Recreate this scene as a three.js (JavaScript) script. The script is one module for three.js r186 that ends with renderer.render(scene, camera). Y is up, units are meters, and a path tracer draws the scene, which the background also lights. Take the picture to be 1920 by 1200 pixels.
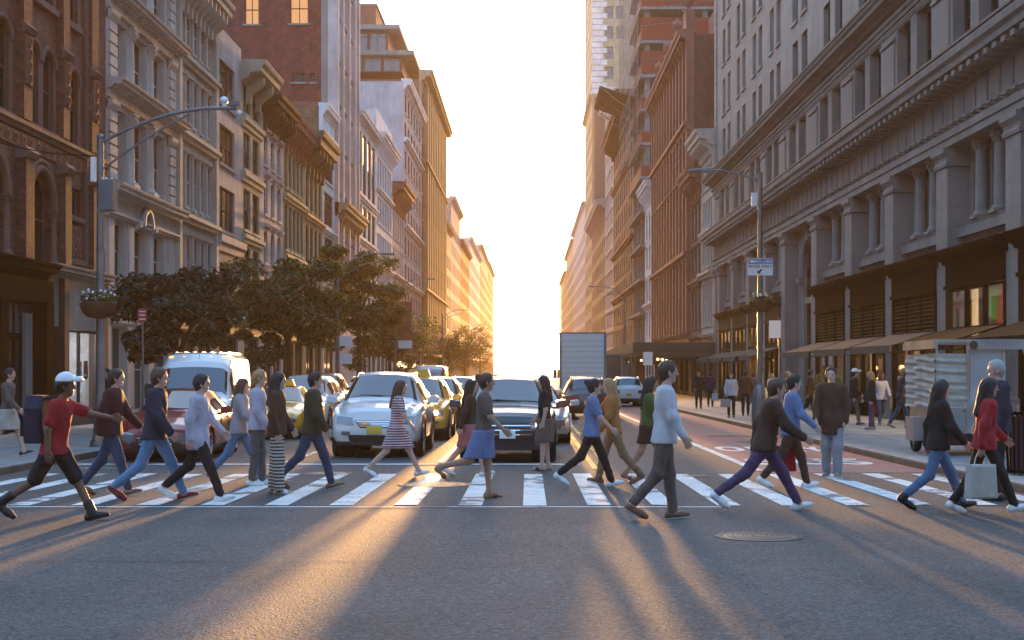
import * as THREE from 'three';
import { mergeGeometries } from 'three/addons/utils/BufferGeometryUtils.js';
import { FontLoader } from 'three/addons/loaders/FontLoader.js';
import { TextGeometry } from 'three/addons/geometries/TextGeometry.js';

// ---------------------------------------------------------------- camera, sky, sun, exposure
const scene = new THREE.Scene();
const camera = new THREE.PerspectiveCamera(25.36, 1.6, 0.1, 5000);   // about a 50 mm lens, held level, shifted up
camera.position.set(0, 1.85, 0);
camera.lookAt(0, 1.85, -10);
camera.setViewOffset(1920, 1200, -30, -88, 1920, 1200);
const renderer = new THREE.WebGLRenderer({ antialias: true });
renderer.toneMapping = THREE.LinearToneMapping;
renderer.toneMappingExposure = 7.3;
renderer.shadowMap.enabled = true;

const SUN_AZ = 0.5 * Math.PI / 180, SUN_EL = 1.65 * Math.PI / 180;
const sunDir = new THREE.Vector3(Math.sin(SUN_AZ) * Math.cos(SUN_EL), Math.sin(SUN_EL), -Math.cos(SUN_AZ) * Math.cos(SUN_EL));
const sun = new THREE.DirectionalLight(new THREE.Color().setRGB(1, 0.5, 0.15), 4.6);
sun.position.copy(sunDir).multiplyScalar(900); sun.target.position.set(0, 0, 0);
sun.castShadow = true; sun.shadow.radius = 3.2;
Object.assign(sun.shadow.camera, { left: -60, right: 60, top: 90, bottom: -30, near: 1, far: 1800 });
sun.shadow.mapSize.set(4096, 4096);
scene.add(sun, sun.target);
{ // evening sky: clear air, blue overhead, a wide warm aureole round the low sun
  const W = 1024, H = 512, d = new Float32Array(W * H * 4), e = Math.exp;
  for (let j = 0; j < H; j++) for (let i = 0; i < W; i++) {
    const el = ((j + 0.5) / H - 0.5) * Math.PI, az = ((i + 0.5) / W - 0.5) * 2 * Math.PI;
    const x = Math.cos(el) * Math.cos(az), y = Math.sin(el), z = Math.cos(el) * Math.sin(az);
    const g = Math.acos(Math.min(1, Math.max(-1, x * sunDir.x + y * sunDir.y + z * sunDir.z))) * 180 / Math.PI;
    const up = Math.pow(Math.max(0, y), 0.55), k = (j * W + i) * 4;
    const q = 0.34, a = q * 38 * e(-g / 6), b = q * 3.4 * e(-g / 16), c = q * 0.7 * e(-g / 50);
    d[k] = q * (0.34 * (1 - up) + 0.09 * up) + a * 1 + b * 1.0 + c * 0.62;
    d[k + 1] = q * (0.52 * (1 - up) + 0.36 * up) + a * 0.47 + b * 0.72 + c * 0.7;
    d[k + 2] = q * (0.74 * (1 - up) + 0.77 * up) + a * 0.075 + b * 0.42 + c * 0.68;
    d[k + 3] = 1;
  }
  const t = new THREE.DataTexture(d, W, H, THREE.RGBAFormat, THREE.FloatType);
  t.mapping = THREE.EquirectangularReflectionMapping; t.magFilter = t.minFilter = THREE.LinearFilter; t.needsUpdate = true;
  scene.background = t; scene.environment = t;
}
scene.fog = new THREE.FogExp2(new THREE.Color().setRGB(1, 0.68, 0.32), 0.00058);

// ---------------------------------------------------------------- helpers
let seed = 7;
const rnd = () => { seed = (seed + 0x6D2B79F5) | 0; let t = Math.imul(seed ^ (seed >>> 15), 1 | seed); t = (t + Math.imul(t ^ (t >>> 7), 61 | t)) ^ t; return ((t ^ (t >>> 14)) >>> 0) / 4294967296; };
const rr = (a, b) => a + (b - a) * rnd();
const pick = (a) => a[Math.floor(rnd() * a.length)];
const clamp = (x, a, b) => Math.min(b, Math.max(a, x));
const lerp = (a, b, t) => a + (b - a) * t;
const sstep = (a, b, x) => { const t = clamp((x - a) / (b - a), 0, 1); return t * t * (3 - 2 * t); };
const V = (x, y, z) => new THREE.Vector3(x, y, z);
const C = (r, g, b) => new THREE.Color().setRGB(r, g, b);
// the street falls gently away from the crossing: height of the roadway at a distance d down the street
const SLOPE = 0.0067, gy = (d) => 0.15 - SLOPE * d;
const KERB = 0.13;

const taken = {};
const numbered = (n) => { const k = taken[n] = (taken[n] ?? -1) + 1; return k ? n + '_' + String(k).padStart(3, '0') : n; };
function tag(o, label, category, group, kind) { Object.assign(o.userData, { label }, category ? { category } : 0, group ? { group } : 0, kind ? { kind } : 0); return o; }
function thing(name, label, category, group) { const o = new THREE.Group(); o.name = numbered(name); tag(o, label, category, group); scene.add(o); return o; }
const flatGeo = (g) => { const n = g.index ? g.toNonIndexed() : g; for (const k of Object.keys(n.attributes)) if (!['position', 'normal', 'uv'].includes(k)) n.deleteAttribute(k); n.clearGroups?.(); return n; };
function metreUV(g) {
  const p = g.attributes.position, n = g.attributes.normal, uv = new Float32Array(p.count * 2);
  for (let i = 0; i < p.count; i++) {
    const ax = Math.abs(n.getX(i)), ay = Math.abs(n.getY(i)), az = Math.abs(n.getZ(i));
    if (az >= ax && az >= ay) { uv[2 * i] = p.getX(i); uv[2 * i + 1] = p.getY(i); }
    else if (ax >= ay) { uv[2 * i] = p.getZ(i); uv[2 * i + 1] = p.getY(i); }
    else { uv[2 * i] = p.getX(i); uv[2 * i + 1] = p.getZ(i); }
  }
  g.setAttribute('uv', new THREE.BufferAttribute(uv, 2)); return g;
}
function merge(list) { const a = list.flat().map(flatGeo); return metreUV(a.length > 1 ? mergeGeometries(a) : a[0]); }
function mesh(name, geo, mat, parent) {
  const m = new THREE.Mesh(Array.isArray(geo) ? merge(geo) : geo, mat); m.name = name; m.castShadow = m.receiveShadow = true;
  (parent || scene).add(m); return m;
}
const structure = (name, geo, mat) => { const m = mesh(numbered(name), geo, mat); m.userData.kind = 'structure'; return m; };
function box(x0, x1, y0, y1, z0, z1) { const g = new THREE.BoxGeometry(Math.abs(x1 - x0), Math.abs(y1 - y0), Math.abs(z1 - z0)); g.translate((x0 + x1) / 2, (y0 + y1) / 2, (z0 + z1) / 2); return g; }
const cyl = (x, y, z, r, h, r2 = r, n = 14) => { const g = new THREE.CylinderGeometry(r2, r, h, n); g.translate(x, y + h / 2, z); return g; };
const lathe = (pts, n = 16) => new THREE.LatheGeometry(pts.map((p) => new THREE.Vector2(...p)), n);
function tube(pts, r, n = 8, seg = 20, tension = 0.5) { const c = new THREE.CatmullRomCurve3(pts.map((p) => V(...p)), false, 'catmullrom', tension); return new THREE.TubeGeometry(c, seg, r, n); }
function bar(a, b, r, n = 8) { const A = V(...a), B = V(...b), g = new THREE.CylinderGeometry(r, r, A.distanceTo(B), n); g.applyQuaternion(new THREE.Quaternion().setFromUnitVectors(V(0, 1, 0), B.clone().sub(A).normalize())); g.translate(...A.add(B).multiplyScalar(0.5).toArray()); return g; }
function extrudeShape(pts, depth, bevel = 0) { const s = new THREE.Shape(pts.map((p) => new THREE.Vector2(...p))); return new THREE.ExtrudeGeometry(s, { depth, bevelEnabled: bevel > 0, bevelSize: bevel, bevelThickness: bevel, bevelSegments: 2, curveSegments: 10 }); }
// place a thing on the sloping roadway (lift 0) or the pavement (lift KERB)
function put(o, x, d, yaw = 0, lift = 0) { o.position.set(x, gy(d) + lift, -d); o.rotation.order = 'XYZ'; o.rotation.set(-SLOPE, yaw, 0); return o; }

// ---------------------------------------------------------------- textures
function lattice(n, s) { let q = s * 7919 + 13; const a = new Float32Array(n * n); for (let i = 0; i < n * n; i++) { q = (Math.imul(q, 1664525) + 1013904223) | 0; a[i] = ((q >>> 8) & 0xffff) / 65535; } return a; }
function noiseTex(n, s) { const L = lattice(n, s); return (u, v) => { // tileable value noise, u and v in 0..1
  const x = u * n, y = v * n, i = Math.floor(x), j = Math.floor(y); let a = x - i, b = y - j; a = a * a * (3 - 2 * a); b = b * b * (3 - 2 * b);
  const i0 = ((i % n) + n) % n, i1 = (i0 + 1) % n, j0 = ((j % n) + n) % n * n, j1 = (((j + 1) % n) + n) % n * n;
  return (L[j0 + i0] * (1 - a) + L[j0 + i1] * a) * (1 - b) + (L[j1 + i0] * (1 - a) + L[j1 + i1] * a) * b; }; }
const fbm = (n, s, oct = 4) => { const f = []; for (let k = 0; k < oct; k++) f.push(noiseTex(n << k, s + k)); return (u, v) => { let t = 0, w = 0.5; for (const q of f) { t += q(u, v) * w; w *= 0.5; } return t / (1 - Math.pow(0.5, oct)); }; };
function dataTex(w, h, fn, metres, srgb = false, metresV = metres) {
  const d = new Uint8Array(w * h * 4);
  for (let j = 0; j < h; j++) for (let i = 0; i < w; i++) { const c = fn(i / w, j / h, i, j), k = (j * w + i) * 4; d[k] = clamp(c[0], 0, 1) * 255; d[k + 1] = clamp(c[1], 0, 1) * 255; d[k + 2] = clamp(c[2], 0, 1) * 255; d[k + 3] = 255; }
  const t = new THREE.DataTexture(d, w, h); t.wrapS = t.wrapT = THREE.RepeatWrapping; t.magFilter = THREE.LinearFilter; t.minFilter = THREE.LinearMipmapLinearFilter; t.generateMipmaps = true;
  if (srgb) t.colorSpace = THREE.SRGBColorSpace; t.repeat.set(1 / metres, 1 / metresV); t.needsUpdate = true; return t;
}
const g3 = (v) => [v, v, v];
// aggregate of the asphalt: stones of 5 to 12 mm, light and dark, over slow blotches
const asphaltTex = (() => { const a = noiseTex(700, 1), b = noiseTex(1100, 2), c = fbm(10, 3, 4), e = noiseTex(420, 4);
  return dataTex(2048, 2048, (u, v) => { const s = a(u, v), t = b(u, v), m = c(u, v), q = e(u, v); let x = 0.40 + 0.46 * (s - 0.5) + 0.36 * (t - 0.5) + 0.26 * (m - 0.5) + 0.34 * (q - 0.5); if (q > 0.86 && t > 0.5) x += 0.35; if (s < 0.12) x *= 0.5; return [x * 1.0, x * 0.985, x * 0.965]; }, 11); })();
const asphaltBump = (() => { const a = noiseTex(900, 1), b = noiseTex(450, 2); return dataTex(1024, 1024, (u, v) => g3(0.5 * a(u, v) + 0.5 * b(u, v)), 5.5); })();
const grain = (() => { const c = fbm(8, 11, 6), f = noiseTex(400, 12); return dataTex(1024, 1024, (u, v) => g3(0.62 + 0.42 * (c(u, v) - 0.5) + 0.16 * (f(u, v) - 0.5)), 3); })();   // stone and concrete
const stain = (() => { const c = fbm(5, 21, 6), d = fbm(24, 22, 3), f = noiseTex(300, 23); return dataTex(1024, 1024, (u, v) => { const st = d(u, v * 0.12 + 0.3); const x = 0.66 + 0.4 * (c(u, v) - 0.5) + 0.22 * (st - 0.5) + 0.12 * (f(u, v) - 0.5); return [x, x * 0.985, x * 0.96]; }, 7); })();   // weathered facade with rain streaks
const stainBump = (() => { const c = fbm(40, 31, 4); return dataTex(512, 512, (u, v) => g3(c(u, v)), 2); })();
function brickTex(seedN, tone) { const f = fbm(6, seedN, 5), r = lattice(256, seedN + 5), hi = noiseTex(350, seedN + 2), rows = 32, cols = 12;   // 2.6 m x 2.4 m
  return dataTex(1024, 1024, (u, v) => { const y = v * rows, j = Math.floor(y), x = u * cols + (j % 2) * 0.5, i = Math.floor(x) % cols, fx = x - Math.floor(x), fy = y - j; const m = fx < 0.045 || fy < 0.13;
    const b = (0.72 + 0.5 * (r[(j * 13 + i * 7) % 65536 & 0xff | ((j * 31 + i) % 256) * 256 & 0xff00] - 0.5) + 0.7 * (f(u, v) - 0.5) + 0.2 * (hi(u, v) - 0.5)); const q = m ? [0.62, 0.56, 0.5] : tone; const w = m ? 0.8 + 0.5 * (f(u, v) - 0.5) : b * 1.25; return [q[0] * w, q[1] * w, q[2] * w]; }, 2.6, false, 2.4); }
const brickA = brickTex(41, [0.62, 0.52, 0.48]);
const wearTex = (() => { const c = fbm(7, 51, 5), f = noiseTex(260, 52), g = fbm(30, 53, 3), cr = fbm(14, 54, 4); // road paint: chipped and tyre-worn
  return dataTex(1024, 1024, (u, v) => { const w = c(u, v) * 0.75 + g(u, v) * 0.3 + 0.12 * f(u, v), k = Math.abs(cr(u, v) - 0.5) < 0.008 ? 1 : 0; const bare = Math.max(sstep(0.66, 0.72, w), k * 0.8); const p = 0.86 - 0.3 * (g(u, v) - 0.4) + 0.12 * (f(u, v) - 0.5); const a = 0.16 + 0.1 * f(u, v); const x = lerp(p, a, bare); return [x, x, x * 0.98]; }, 6); })();
const redWear = (() => { const c = fbm(6, 61, 5), f = noiseTex(400, 62), g = fbm(40, 63, 3); return dataTex(1024, 1024, (u, v) => { const bare = sstep(0.5, 0.66, c(u, v) * 0.8 + g(u, v) * 0.25), q = 0.8 + 0.4 * (f(u, v) - 0.5); return [lerp(0.30, 0.16, bare) * q, lerp(0.105, 0.14, bare) * q, lerp(0.115, 0.14, bare) * q]; }, 9); })();
const clothTex = (() => { const f = noiseTex(300, 71), c = fbm(6, 72, 4); return dataTex(512, 512, (u, v) => g3(0.78 + 0.3 * (f(u, v) - 0.5) + 0.3 * (c(u, v) - 0.5)), 0.6); })();
const leafTex = (() => { const c = fbm(6, 81, 4); return dataTex(256, 256, (u, v) => { const q = 0.7 + 0.7 * (c(u, v) - 0.5); return [q, q, q * 0.8]; }, 1); })();

// ---------------------------------------------------------------- materials
const std = (r, g, b, o = {}) => new THREE.MeshStandardMaterial({ color: C(r, g, b), roughness: 0.85, ...o });
const stone = (r, g, b, o = {}) => std(r / 0.64, g / 0.64, b / 0.64, { map: stain, bumpMap: stainBump, bumpScale: 0.006, roughness: 0.88, ...o });
const phys = (r, g, b, o = {}) => new THREE.MeshPhysicalMaterial({ color: C(r, g, b), roughness: 0.5, ...o });
const M = {
  asphalt: std(0.15, 0.162, 0.172, { map: asphaltTex, bumpMap: asphaltBump, bumpScale: 0.009, roughness: 0.78, vertexColors: true }),
  roadPaint: std(0.78, 0.78, 0.76, { map: wearTex, roughness: 0.7 }),
  yellowPaint: std(0.62, 0.40, 0.10, { map: wearTex, roughness: 0.7 }),
  redLane: std(1, 1, 1, { map: redWear, bumpMap: asphaltBump, bumpScale: 0.004, roughness: 0.75 }),
  tar: std(0.018, 0.018, 0.018, { roughness: 0.7 }),
  concrete: std(0.336, 0.336, 0.328, { map: grain, roughness: 0.9, bumpMap: stainBump, bumpScale: 0.002 }),
  concrete2: std(0.296, 0.300, 0.296, { map: grain, roughness: 0.9, bumpMap: stainBump, bumpScale: 0.002 }),
  concrete3: std(0.368, 0.360, 0.344, { map: grain, roughness: 0.9, bumpMap: stainBump, bumpScale: 0.002 }),
  kerb: std(0.40, 0.38, 0.35, { map: grain, roughness: 0.85 }),
  kerbSteel: std(0.22, 0.17, 0.12, { map: grain, roughness: 0.6, metalness: 0.4 }),
  iron: std(0.16, 0.15, 0.14, { map: grain, roughness: 0.5, metalness: 0.8 }),
  ironPolished: std(0.42, 0.40, 0.38, { map: grain, roughness: 0.38, metalness: 0.8 }),
  limestone: stone(0.205, 0.195, 0.18), limestoneDark: stone(0.13, 0.13, 0.13),
  limestoneGrey: stone(0.235, 0.225, 0.21), copingDark: stone(0.12, 0.115, 0.11),
  whiteIron: stone(0.445, 0.405, 0.373), cream: stone(0.400, 0.368, 0.320), greyRender: stone(0.365, 0.332, 0.323), olive: stone(0.36, 0.33, 0.25), oliveDark: stone(0.10, 0.095, 0.06),
  brick: std(0.248, 0.096, 0.062, { map: brickA, bumpMap: stainBump, bumpScale: 0.004 }), brickDeep: std(0.270, 0.075, 0.064, { map: brickA, bumpMap: stainBump, bumpScale: 0.004 }), brickBrown: std(0.192, 0.088, 0.060, { map: brickA }),
  brickOlive: std(0.30, 0.22, 0.13, { map: brickA }), terracotta: stone(0.210, 0.084, 0.049), brownstone: stone(0.170, 0.093, 0.072), darkBrown: stone(0.085, 0.05, 0.04),
  redstone: stone(0.247, 0.098, 0.068), pinkStone: stone(0.52, 0.42, 0.40), tan: stone(0.408, 0.340, 0.230), white: stone(0.66, 0.65, 0.64), greyWall: stone(0.44, 0.44, 0.46), goldStone: stone(0.384, 0.264, 0.144), blackCornice: stone(0.045, 0.04, 0.03),
  frameDark: std(0.035, 0.035, 0.035, { roughness: 0.5 }), frameCream: std(0.42, 0.39, 0.34, { roughness: 0.6 }), frameBrown: std(0.10, 0.06, 0.04, { roughness: 0.6 }), frameWhite: std(0.6, 0.6, 0.58, { roughness: 0.6 }),
  pane: phys(0.008, 0.009, 0.011, { roughness: 0.05, ior: 1.4 }), pane2: phys(0.02, 0.02, 0.02, { roughness: 0.08, ior: 1.4 }), paneBlue: phys(0.05, 0.08, 0.10, { roughness: 0.04, ior: 1.9 }), blind: phys(0.22, 0.19, 0.16, { roughness: 0.25, ior: 1.5 }), paneRed: phys(0.10, 0.035, 0.03, { roughness: 0.15, ior: 1.5 }),
  paneLit: phys(0.3, 0.2, 0.1, { roughness: 0.15, emissive: C(0.094, 0.037, 0.007) }),
  shopGlass: phys(0.9, 0.93, 0.95, { roughness: 0.02, transmission: 1, thickness: 0, ior: 1.5 }),
  shopBlack: phys(0.003, 0.003, 0.0035, { roughness: 0.9, specularIntensity: 0.04 }), shopBronze: phys(0.055, 0.04, 0.022, { roughness: 0.85, specularIntensity: 0.1 }), canvasBlack: phys(0.014, 0.015, 0.017, { roughness: 0.95, specularIntensity: 0.05, map: clothTex }), canvasGrey: phys(0.130, 0.117, 0.100, { roughness: 0.95, specularIntensity: 0.1, map: clothTex }),
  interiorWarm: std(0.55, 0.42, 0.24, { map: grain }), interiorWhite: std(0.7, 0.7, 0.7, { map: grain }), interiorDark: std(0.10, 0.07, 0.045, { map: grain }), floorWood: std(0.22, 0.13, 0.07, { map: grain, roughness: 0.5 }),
  poleGrey: std(0.30, 0.31, 0.32, { roughness: 0.45, metalness: 0.6, map: grain }), boxGrey: std(0.20, 0.22, 0.24, { roughness: 0.6, map: grain }), basket: std(0.16, 0.075, 0.035, { roughness: 0.9, map: grain }),
  lampGlow: new THREE.MeshStandardMaterial({ color: C(0.9, 0.8, 0.6), emissive: C(0.864, 0.504, 0.202), roughness: 0.4 }),
  signWhite: std(0.75, 0.75, 0.75, { roughness: 0.4 }), signBlue: std(0.08, 0.09, 0.34, { roughness: 0.4 }), signBlack: std(0.02, 0.02, 0.02, { roughness: 0.5 }), signRed: std(0.5, 0.03, 0.04, { roughness: 0.4 }), letterWhite: std(0.8, 0.8, 0.8, { roughness: 0.4 }),
  bark: std(0.085, 0.065, 0.05, { map: grain, bumpMap: stainBump, bumpScale: 0.02 }),
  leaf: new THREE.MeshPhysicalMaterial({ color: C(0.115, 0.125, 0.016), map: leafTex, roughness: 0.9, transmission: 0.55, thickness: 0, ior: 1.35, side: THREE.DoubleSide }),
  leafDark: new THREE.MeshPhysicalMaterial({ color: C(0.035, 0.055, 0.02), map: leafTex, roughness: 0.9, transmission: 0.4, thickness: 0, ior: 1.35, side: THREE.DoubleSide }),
  rubber: std(0.018, 0.018, 0.018, { roughness: 0.85 }), rim: std(0.42, 0.42, 0.43, { roughness: 0.3, metalness: 0.9 }), trimBlack: std(0.02, 0.02, 0.02, { roughness: 0.55 }), chrome: std(0.75, 0.75, 0.75, { roughness: 0.12, metalness: 1 }),
  carGlass: phys(0.012, 0.016, 0.02, { roughness: 0.02, ior: 2.0 }),
  headlamp: phys(0.20, 0.205, 0.215, { roughness: 0.12, metalness: 0.6, clearcoat: 1 }), headlampLit: new THREE.MeshStandardMaterial({ color: C(0.9, 0.85, 0.7), emissive: C(9, 7, 4.2), roughness: 0.3 }), amber: std(0.6, 0.2, 0.02, { roughness: 0.25 }), tail: phys(0.35, 0.015, 0.012, { roughness: 0.15, clearcoat: 1 }), plateYellow: std(0.65, 0.42, 0.05, { roughness: 0.5 }), plateWhite: std(0.7, 0.7, 0.66, { roughness: 0.5 }),
  amberLit: new THREE.MeshStandardMaterial({ color: C(0.7, 0.3, 0.05), emissive: C(0.288, 0.130, 0.022), roughness: 0.4 }),
};
const font = await new FontLoader().loadAsync('fonts/droid/droid_sans_bold.typeface.json');
function textGeo(s, size, depth = 0.01) { const g = new TextGeometry(s, { font, size, depth, curveSegments: 4, bevelEnabled: false }); g.computeBoundingBox(); const b = g.boundingBox; g.translate(-(b.min.x + b.max.x) / 2, -(b.min.y + b.max.y) / 2, 0); return g; }
// ---------------------------------------------------------------- ground, roadway, pavements, markings
const KL = -9.1, KR = 7.2, FL = -14.5, FR = 13.5;   // kerb lines and building lines
function sheet(x0, x1, d0, d1, lift, stepX, stepD, tint) {   // a piece of the sloping plane, uv in metres, with an optional per-vertex tint
  const nx = Math.max(1, Math.round((x1 - x0) / stepX)), nd = Math.max(1, Math.round((d1 - d0) / stepD)), pos = [], uv = [], col = [], idx = [], nor = [];
  for (let j = 0; j <= nd; j++) for (let i = 0; i <= nx; i++) { const x = lerp(x0, x1, i / nx), d = lerp(d0, d1, j / nd); pos.push(x, gy(d) + lift, -d); uv.push(x, d); nor.push(0, 1, 0); if (tint) col.push(...tint(x, d)); }
  for (let j = 0; j < nd; j++) for (let i = 0; i < nx; i++) { const a = j * (nx + 1) + i, b = a + 1, c = a + nx + 1, e = c + 1; idx.push(a, b, c, b, e, c); }
  const g = new THREE.BufferGeometry(); g.setIndex(idx); g.setAttribute('position', new THREE.Float32BufferAttribute(pos, 3)); g.setAttribute('normal', new THREE.Float32BufferAttribute(nor, 3)); g.setAttribute('uv', new THREE.Float32BufferAttribute(uv, 2)); if (tint) g.setAttribute('color', new THREE.Float32BufferAttribute(col, 3)); return g;
}
const blot = fbm(6, 91, 5), blot2 = fbm(16, 93, 4);
const roadTint = (x, d) => { // repaving seams, oil and wheel tracks: matter on the road
  let v = 0.86 + 0.42 * (blot(x / 70, d / 90) - 0.5) + 0.24 * (blot2(x / 26, d / 34) - 0.5);
  for (const c of [-7.9, -3.15, -0.35, 2.7, 5.6]) if (d > 25) { v -= 0.10 * Math.exp(-Math.pow((x - c) / 0.45, 2)); v += 0.05 * Math.exp(-Math.pow((Math.abs(x - c) - 0.8) / 0.25, 2)); }
  if (d < 17.9) v *= 0.97; return [v, v, v];
};
structure('ground', sheet(-260, 260, -60, 800, -0.05, 65, 86), M.concrete2);
{ const a = sheet(-60, 60, -30, 17.6, 0, 0.5, 0.5, roadTint), m = mesh('roadway', mergeGeometries([a, sheet(-60, 60, 17.6, 25, -0.0, 0.5, 0.5, roadTint), sheet(KL - 0.1, KR + 0.1, 25, 200, 0, 0.5, 0.7, roadTint), sheet(KL - 0.1, KR + 0.1, 200, 800, 0, 4, 10, roadTint)]), M.asphalt); m.userData.kind = 'structure'; }
// pavements: a bed with poured slabs on it, a kerb with a steel nosing
function pavement(name, x0, x1, kx, s) {
  const d0 = 13, d1 = 760, bed = mesh(name, merge([sheet(x0, x1, d0, d1, KERB - 0.02, 3, 30), (() => { const g = box(x0, x1, -0.5, 0, -d1, -d0); const p = g.attributes.position; for (let i = 0; i < p.count; i++) p.setY(i, p.getY(i) + gy(-p.getZ(i)) + KERB - 0.03); return g; })()]), M.concrete2); bed.userData.kind = 'structure';
  const slabs = [M.concrete, M.concrete2, M.concrete3, M.concrete], cols = 4, w = (x1 - x0) / cols; const L = 1.6;
  const geos = [0, 1, 2, 3].map(() => { const g = box(-w / 2 + 0.008, w / 2 - 0.008, -0.02, 0, -L / 2 + 0.008, L / 2 - 0.008); g.rotateX(-SLOPE); const q = metreUV(flatGeo(g)), uv = q.attributes.uv, ou = rnd() * 3, ov = rnd() * 3; for (let i = 0; i < uv.count; i++) uv.setXY(i, uv.getX(i) + ou, uv.getY(i) + ov); return q; });
  for (let d = 14; d < 66; d += L) for (let c = 0; c < cols; c++) { const k = Math.floor(rnd() * 4), m = mesh('slab', geos[k], slabs[k], bed); m.position.set(x0 + (c + 0.5) * w, gy(d + L / 2) + KERB + rr(-0.002, 0.003), -(d + L / 2)); }
  const far = mesh('slab_field', sheet(x0, x1, 66, d1, KERB, 3, 30), M.concrete, bed); far.userData.kind = 'stuff';
  const kw = 0.16, k0 = s > 0 ? kx : kx - kw, k1 = k0 + kw;
  for (let d = 13; d < 200; d += d < 60 ? 2.4 : 14) { const len = d < 60 ? 2.4 : 14, g = box(k0, k1, -0.3, KERB + 0.004, -d - len + 0.006, -d - 0.006), p = g.attributes.position; for (let i = 0; i < p.count; i++) p.setY(i, p.getY(i) + gy(-p.getZ(i))); mesh('kerb_stone', [g], pick([M.kerb, M.kerb, M.concrete3]), bed); }
  { const e = s > 0 ? k0 - 0.012 : k1, g = box(e, e + 0.012, 0.0, KERB - 0.02, -200, -13), p = g.attributes.position; for (let i = 0; i < p.count; i++) p.setY(i, p.getY(i) + gy(-p.getZ(i))); mesh('kerb_nosing', [g], M.kerbSteel, bed); }
}
pavement('pavement_left', FL - 0.5, KL - 0.16, KL, -1);
pavement('pavement_right', KR + 0.16, FR + 0.5, KR, 1);
// bus lane
{ const m = mesh('bus_lane_surface', sheet(4.25, KR - 0.02, 25.1, 320, 0.004, 3, 20), M.redLane); m.userData.kind = 'structure'; }
function marking(name, x0, x1, d0, d1, mat = M.roadPaint, lift = 0.008, skew = 0) { const g = sheet(x0, x1, d0, d1, lift, 5, 5), p = g.attributes.position, uv = g.attributes.uv, o = rnd() * 6; for (let i = 0; i < p.count; i++) { const t = (-p.getZ(i) - d0) / (d1 - d0); p.setX(i, p.getX(i) + skew * t); uv.setXY(i, uv.getX(i) + o, uv.getY(i) + o * 1.7); } const m = structure(name, g, mat); return m; }
for (let k = -10; k <= 8; k++) { const x = 0.09 + 0.85 * k; marking('crosswalk_stripe', x - 0.155, x + 0.155, 18.7 + rr(-0.05, 0.05), 24.75 + rr(-0.1, 0.1), M.roadPaint, 0.008, (x - 0.1) * -0.012); }
marking('crosswalk_edge_line', -8.2, 2.6, 18.42, 18.52);
marking('stop_line', -8.9, 1.0, 27.3, 27.62);
for (const x of [-1.73, -4.75]) for (let d = 28; d < 300; d += x < -4 ? 12 : 400) marking('lane_line', x - 0.06, x + 0.06, d, Math.min(300, d + (x < -4 ? 4 : 300)));
marking('centre_line', 1.18, 1.29, 26, 400, M.yellowPaint); marking('centre_line', 1.45, 1.56, 26, 400, M.yellowPaint);
marking('bus_lane_line', 4.06, 4.24, 25.6, 320);
marking('crosswalk_tick', -8.4, -7.6, 26.2, 26.32);
function roadText(s, x, d, w, len) { const g = textGeo(s, 1, 0.004); g.computeBoundingBox(); const b = g.boundingBox, sx = w / (b.max.x - b.min.x), sy = len / (b.max.y - b.min.y); g.scale(sx, sy, 1); g.rotateX(-Math.PI / 2 - SLOPE); g.translate(x, gy(d) + 0.008, -d); const m = mesh(numbered('lane_lettering'), [g], M.roadPaint); m.userData.kind = 'structure'; }
roadText('BUS', 5.55, 28.3, 2.35, 2.0); roadText('ONLY', 5.65, 33.2, 2.5, 2.1);
// manhole covers: frame ring, cover with raised studs
function manhole(x, d, r, bright, label) {
  const t = thing('manhole_cover', label, 'manhole'); put(t, x, d, 0, 0.004);
  const ring = new THREE.RingGeometry(r * 0.86, r, 40); ring.rotateX(-Math.PI / 2); const out = new THREE.CylinderGeometry(r, r, 0.02, 40, 1, true); out.translate(0, -0.008, 0); ring.translate(0, 0.004, 0); mesh('frame', [ring, out], M.iron, t);
  mesh('cover', [cyl(0, -0.02, 0, r * 0.84, 0.021, r * 0.84, 40)], bright ? M.ironPolished : M.iron, t);
  const studs = []; for (let q = 1; q < 7; q++) { const n = q * 6; for (let k = 0; k < n; k++) { const a = k / n * Math.PI * 2 + q * 0.3, rad = q / 7 * r * 0.8; const b = box(-0.018, 0.018, 0, 0.006, -0.026, 0.026); b.rotateY(-a); b.translate(Math.cos(a) * rad, 0.001, Math.sin(a) * rad); studs.push(b); } } studs.push(cyl(0, 0, 0, 0.05, 0.006));
  const m = mesh('tread_studs', studs, M.ironPolished, t); m.userData.kind = 'stuff';
}
manhole(2.46, 15.1, 0.47, true, 'round iron manhole cover alone on the bare asphalt in front of the crosswalk');
manhole(-1.46, 22.35, 0.58, true, 'iron manhole cover lying across the crosswalk stripes near the middle');
manhole(-3.5, 24.9, 0.42, false, 'iron manhole cover at the back edge of the crosswalk before the white SUV');
manhole(2.85, 24.2, 0.24, true, 'small pale valve cover at the far edge of the crosswalk');
manhole(-4.2, 23.1, 0.36, false, 'dark manhole cover among the crosswalk stripes before the taxis');
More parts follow.
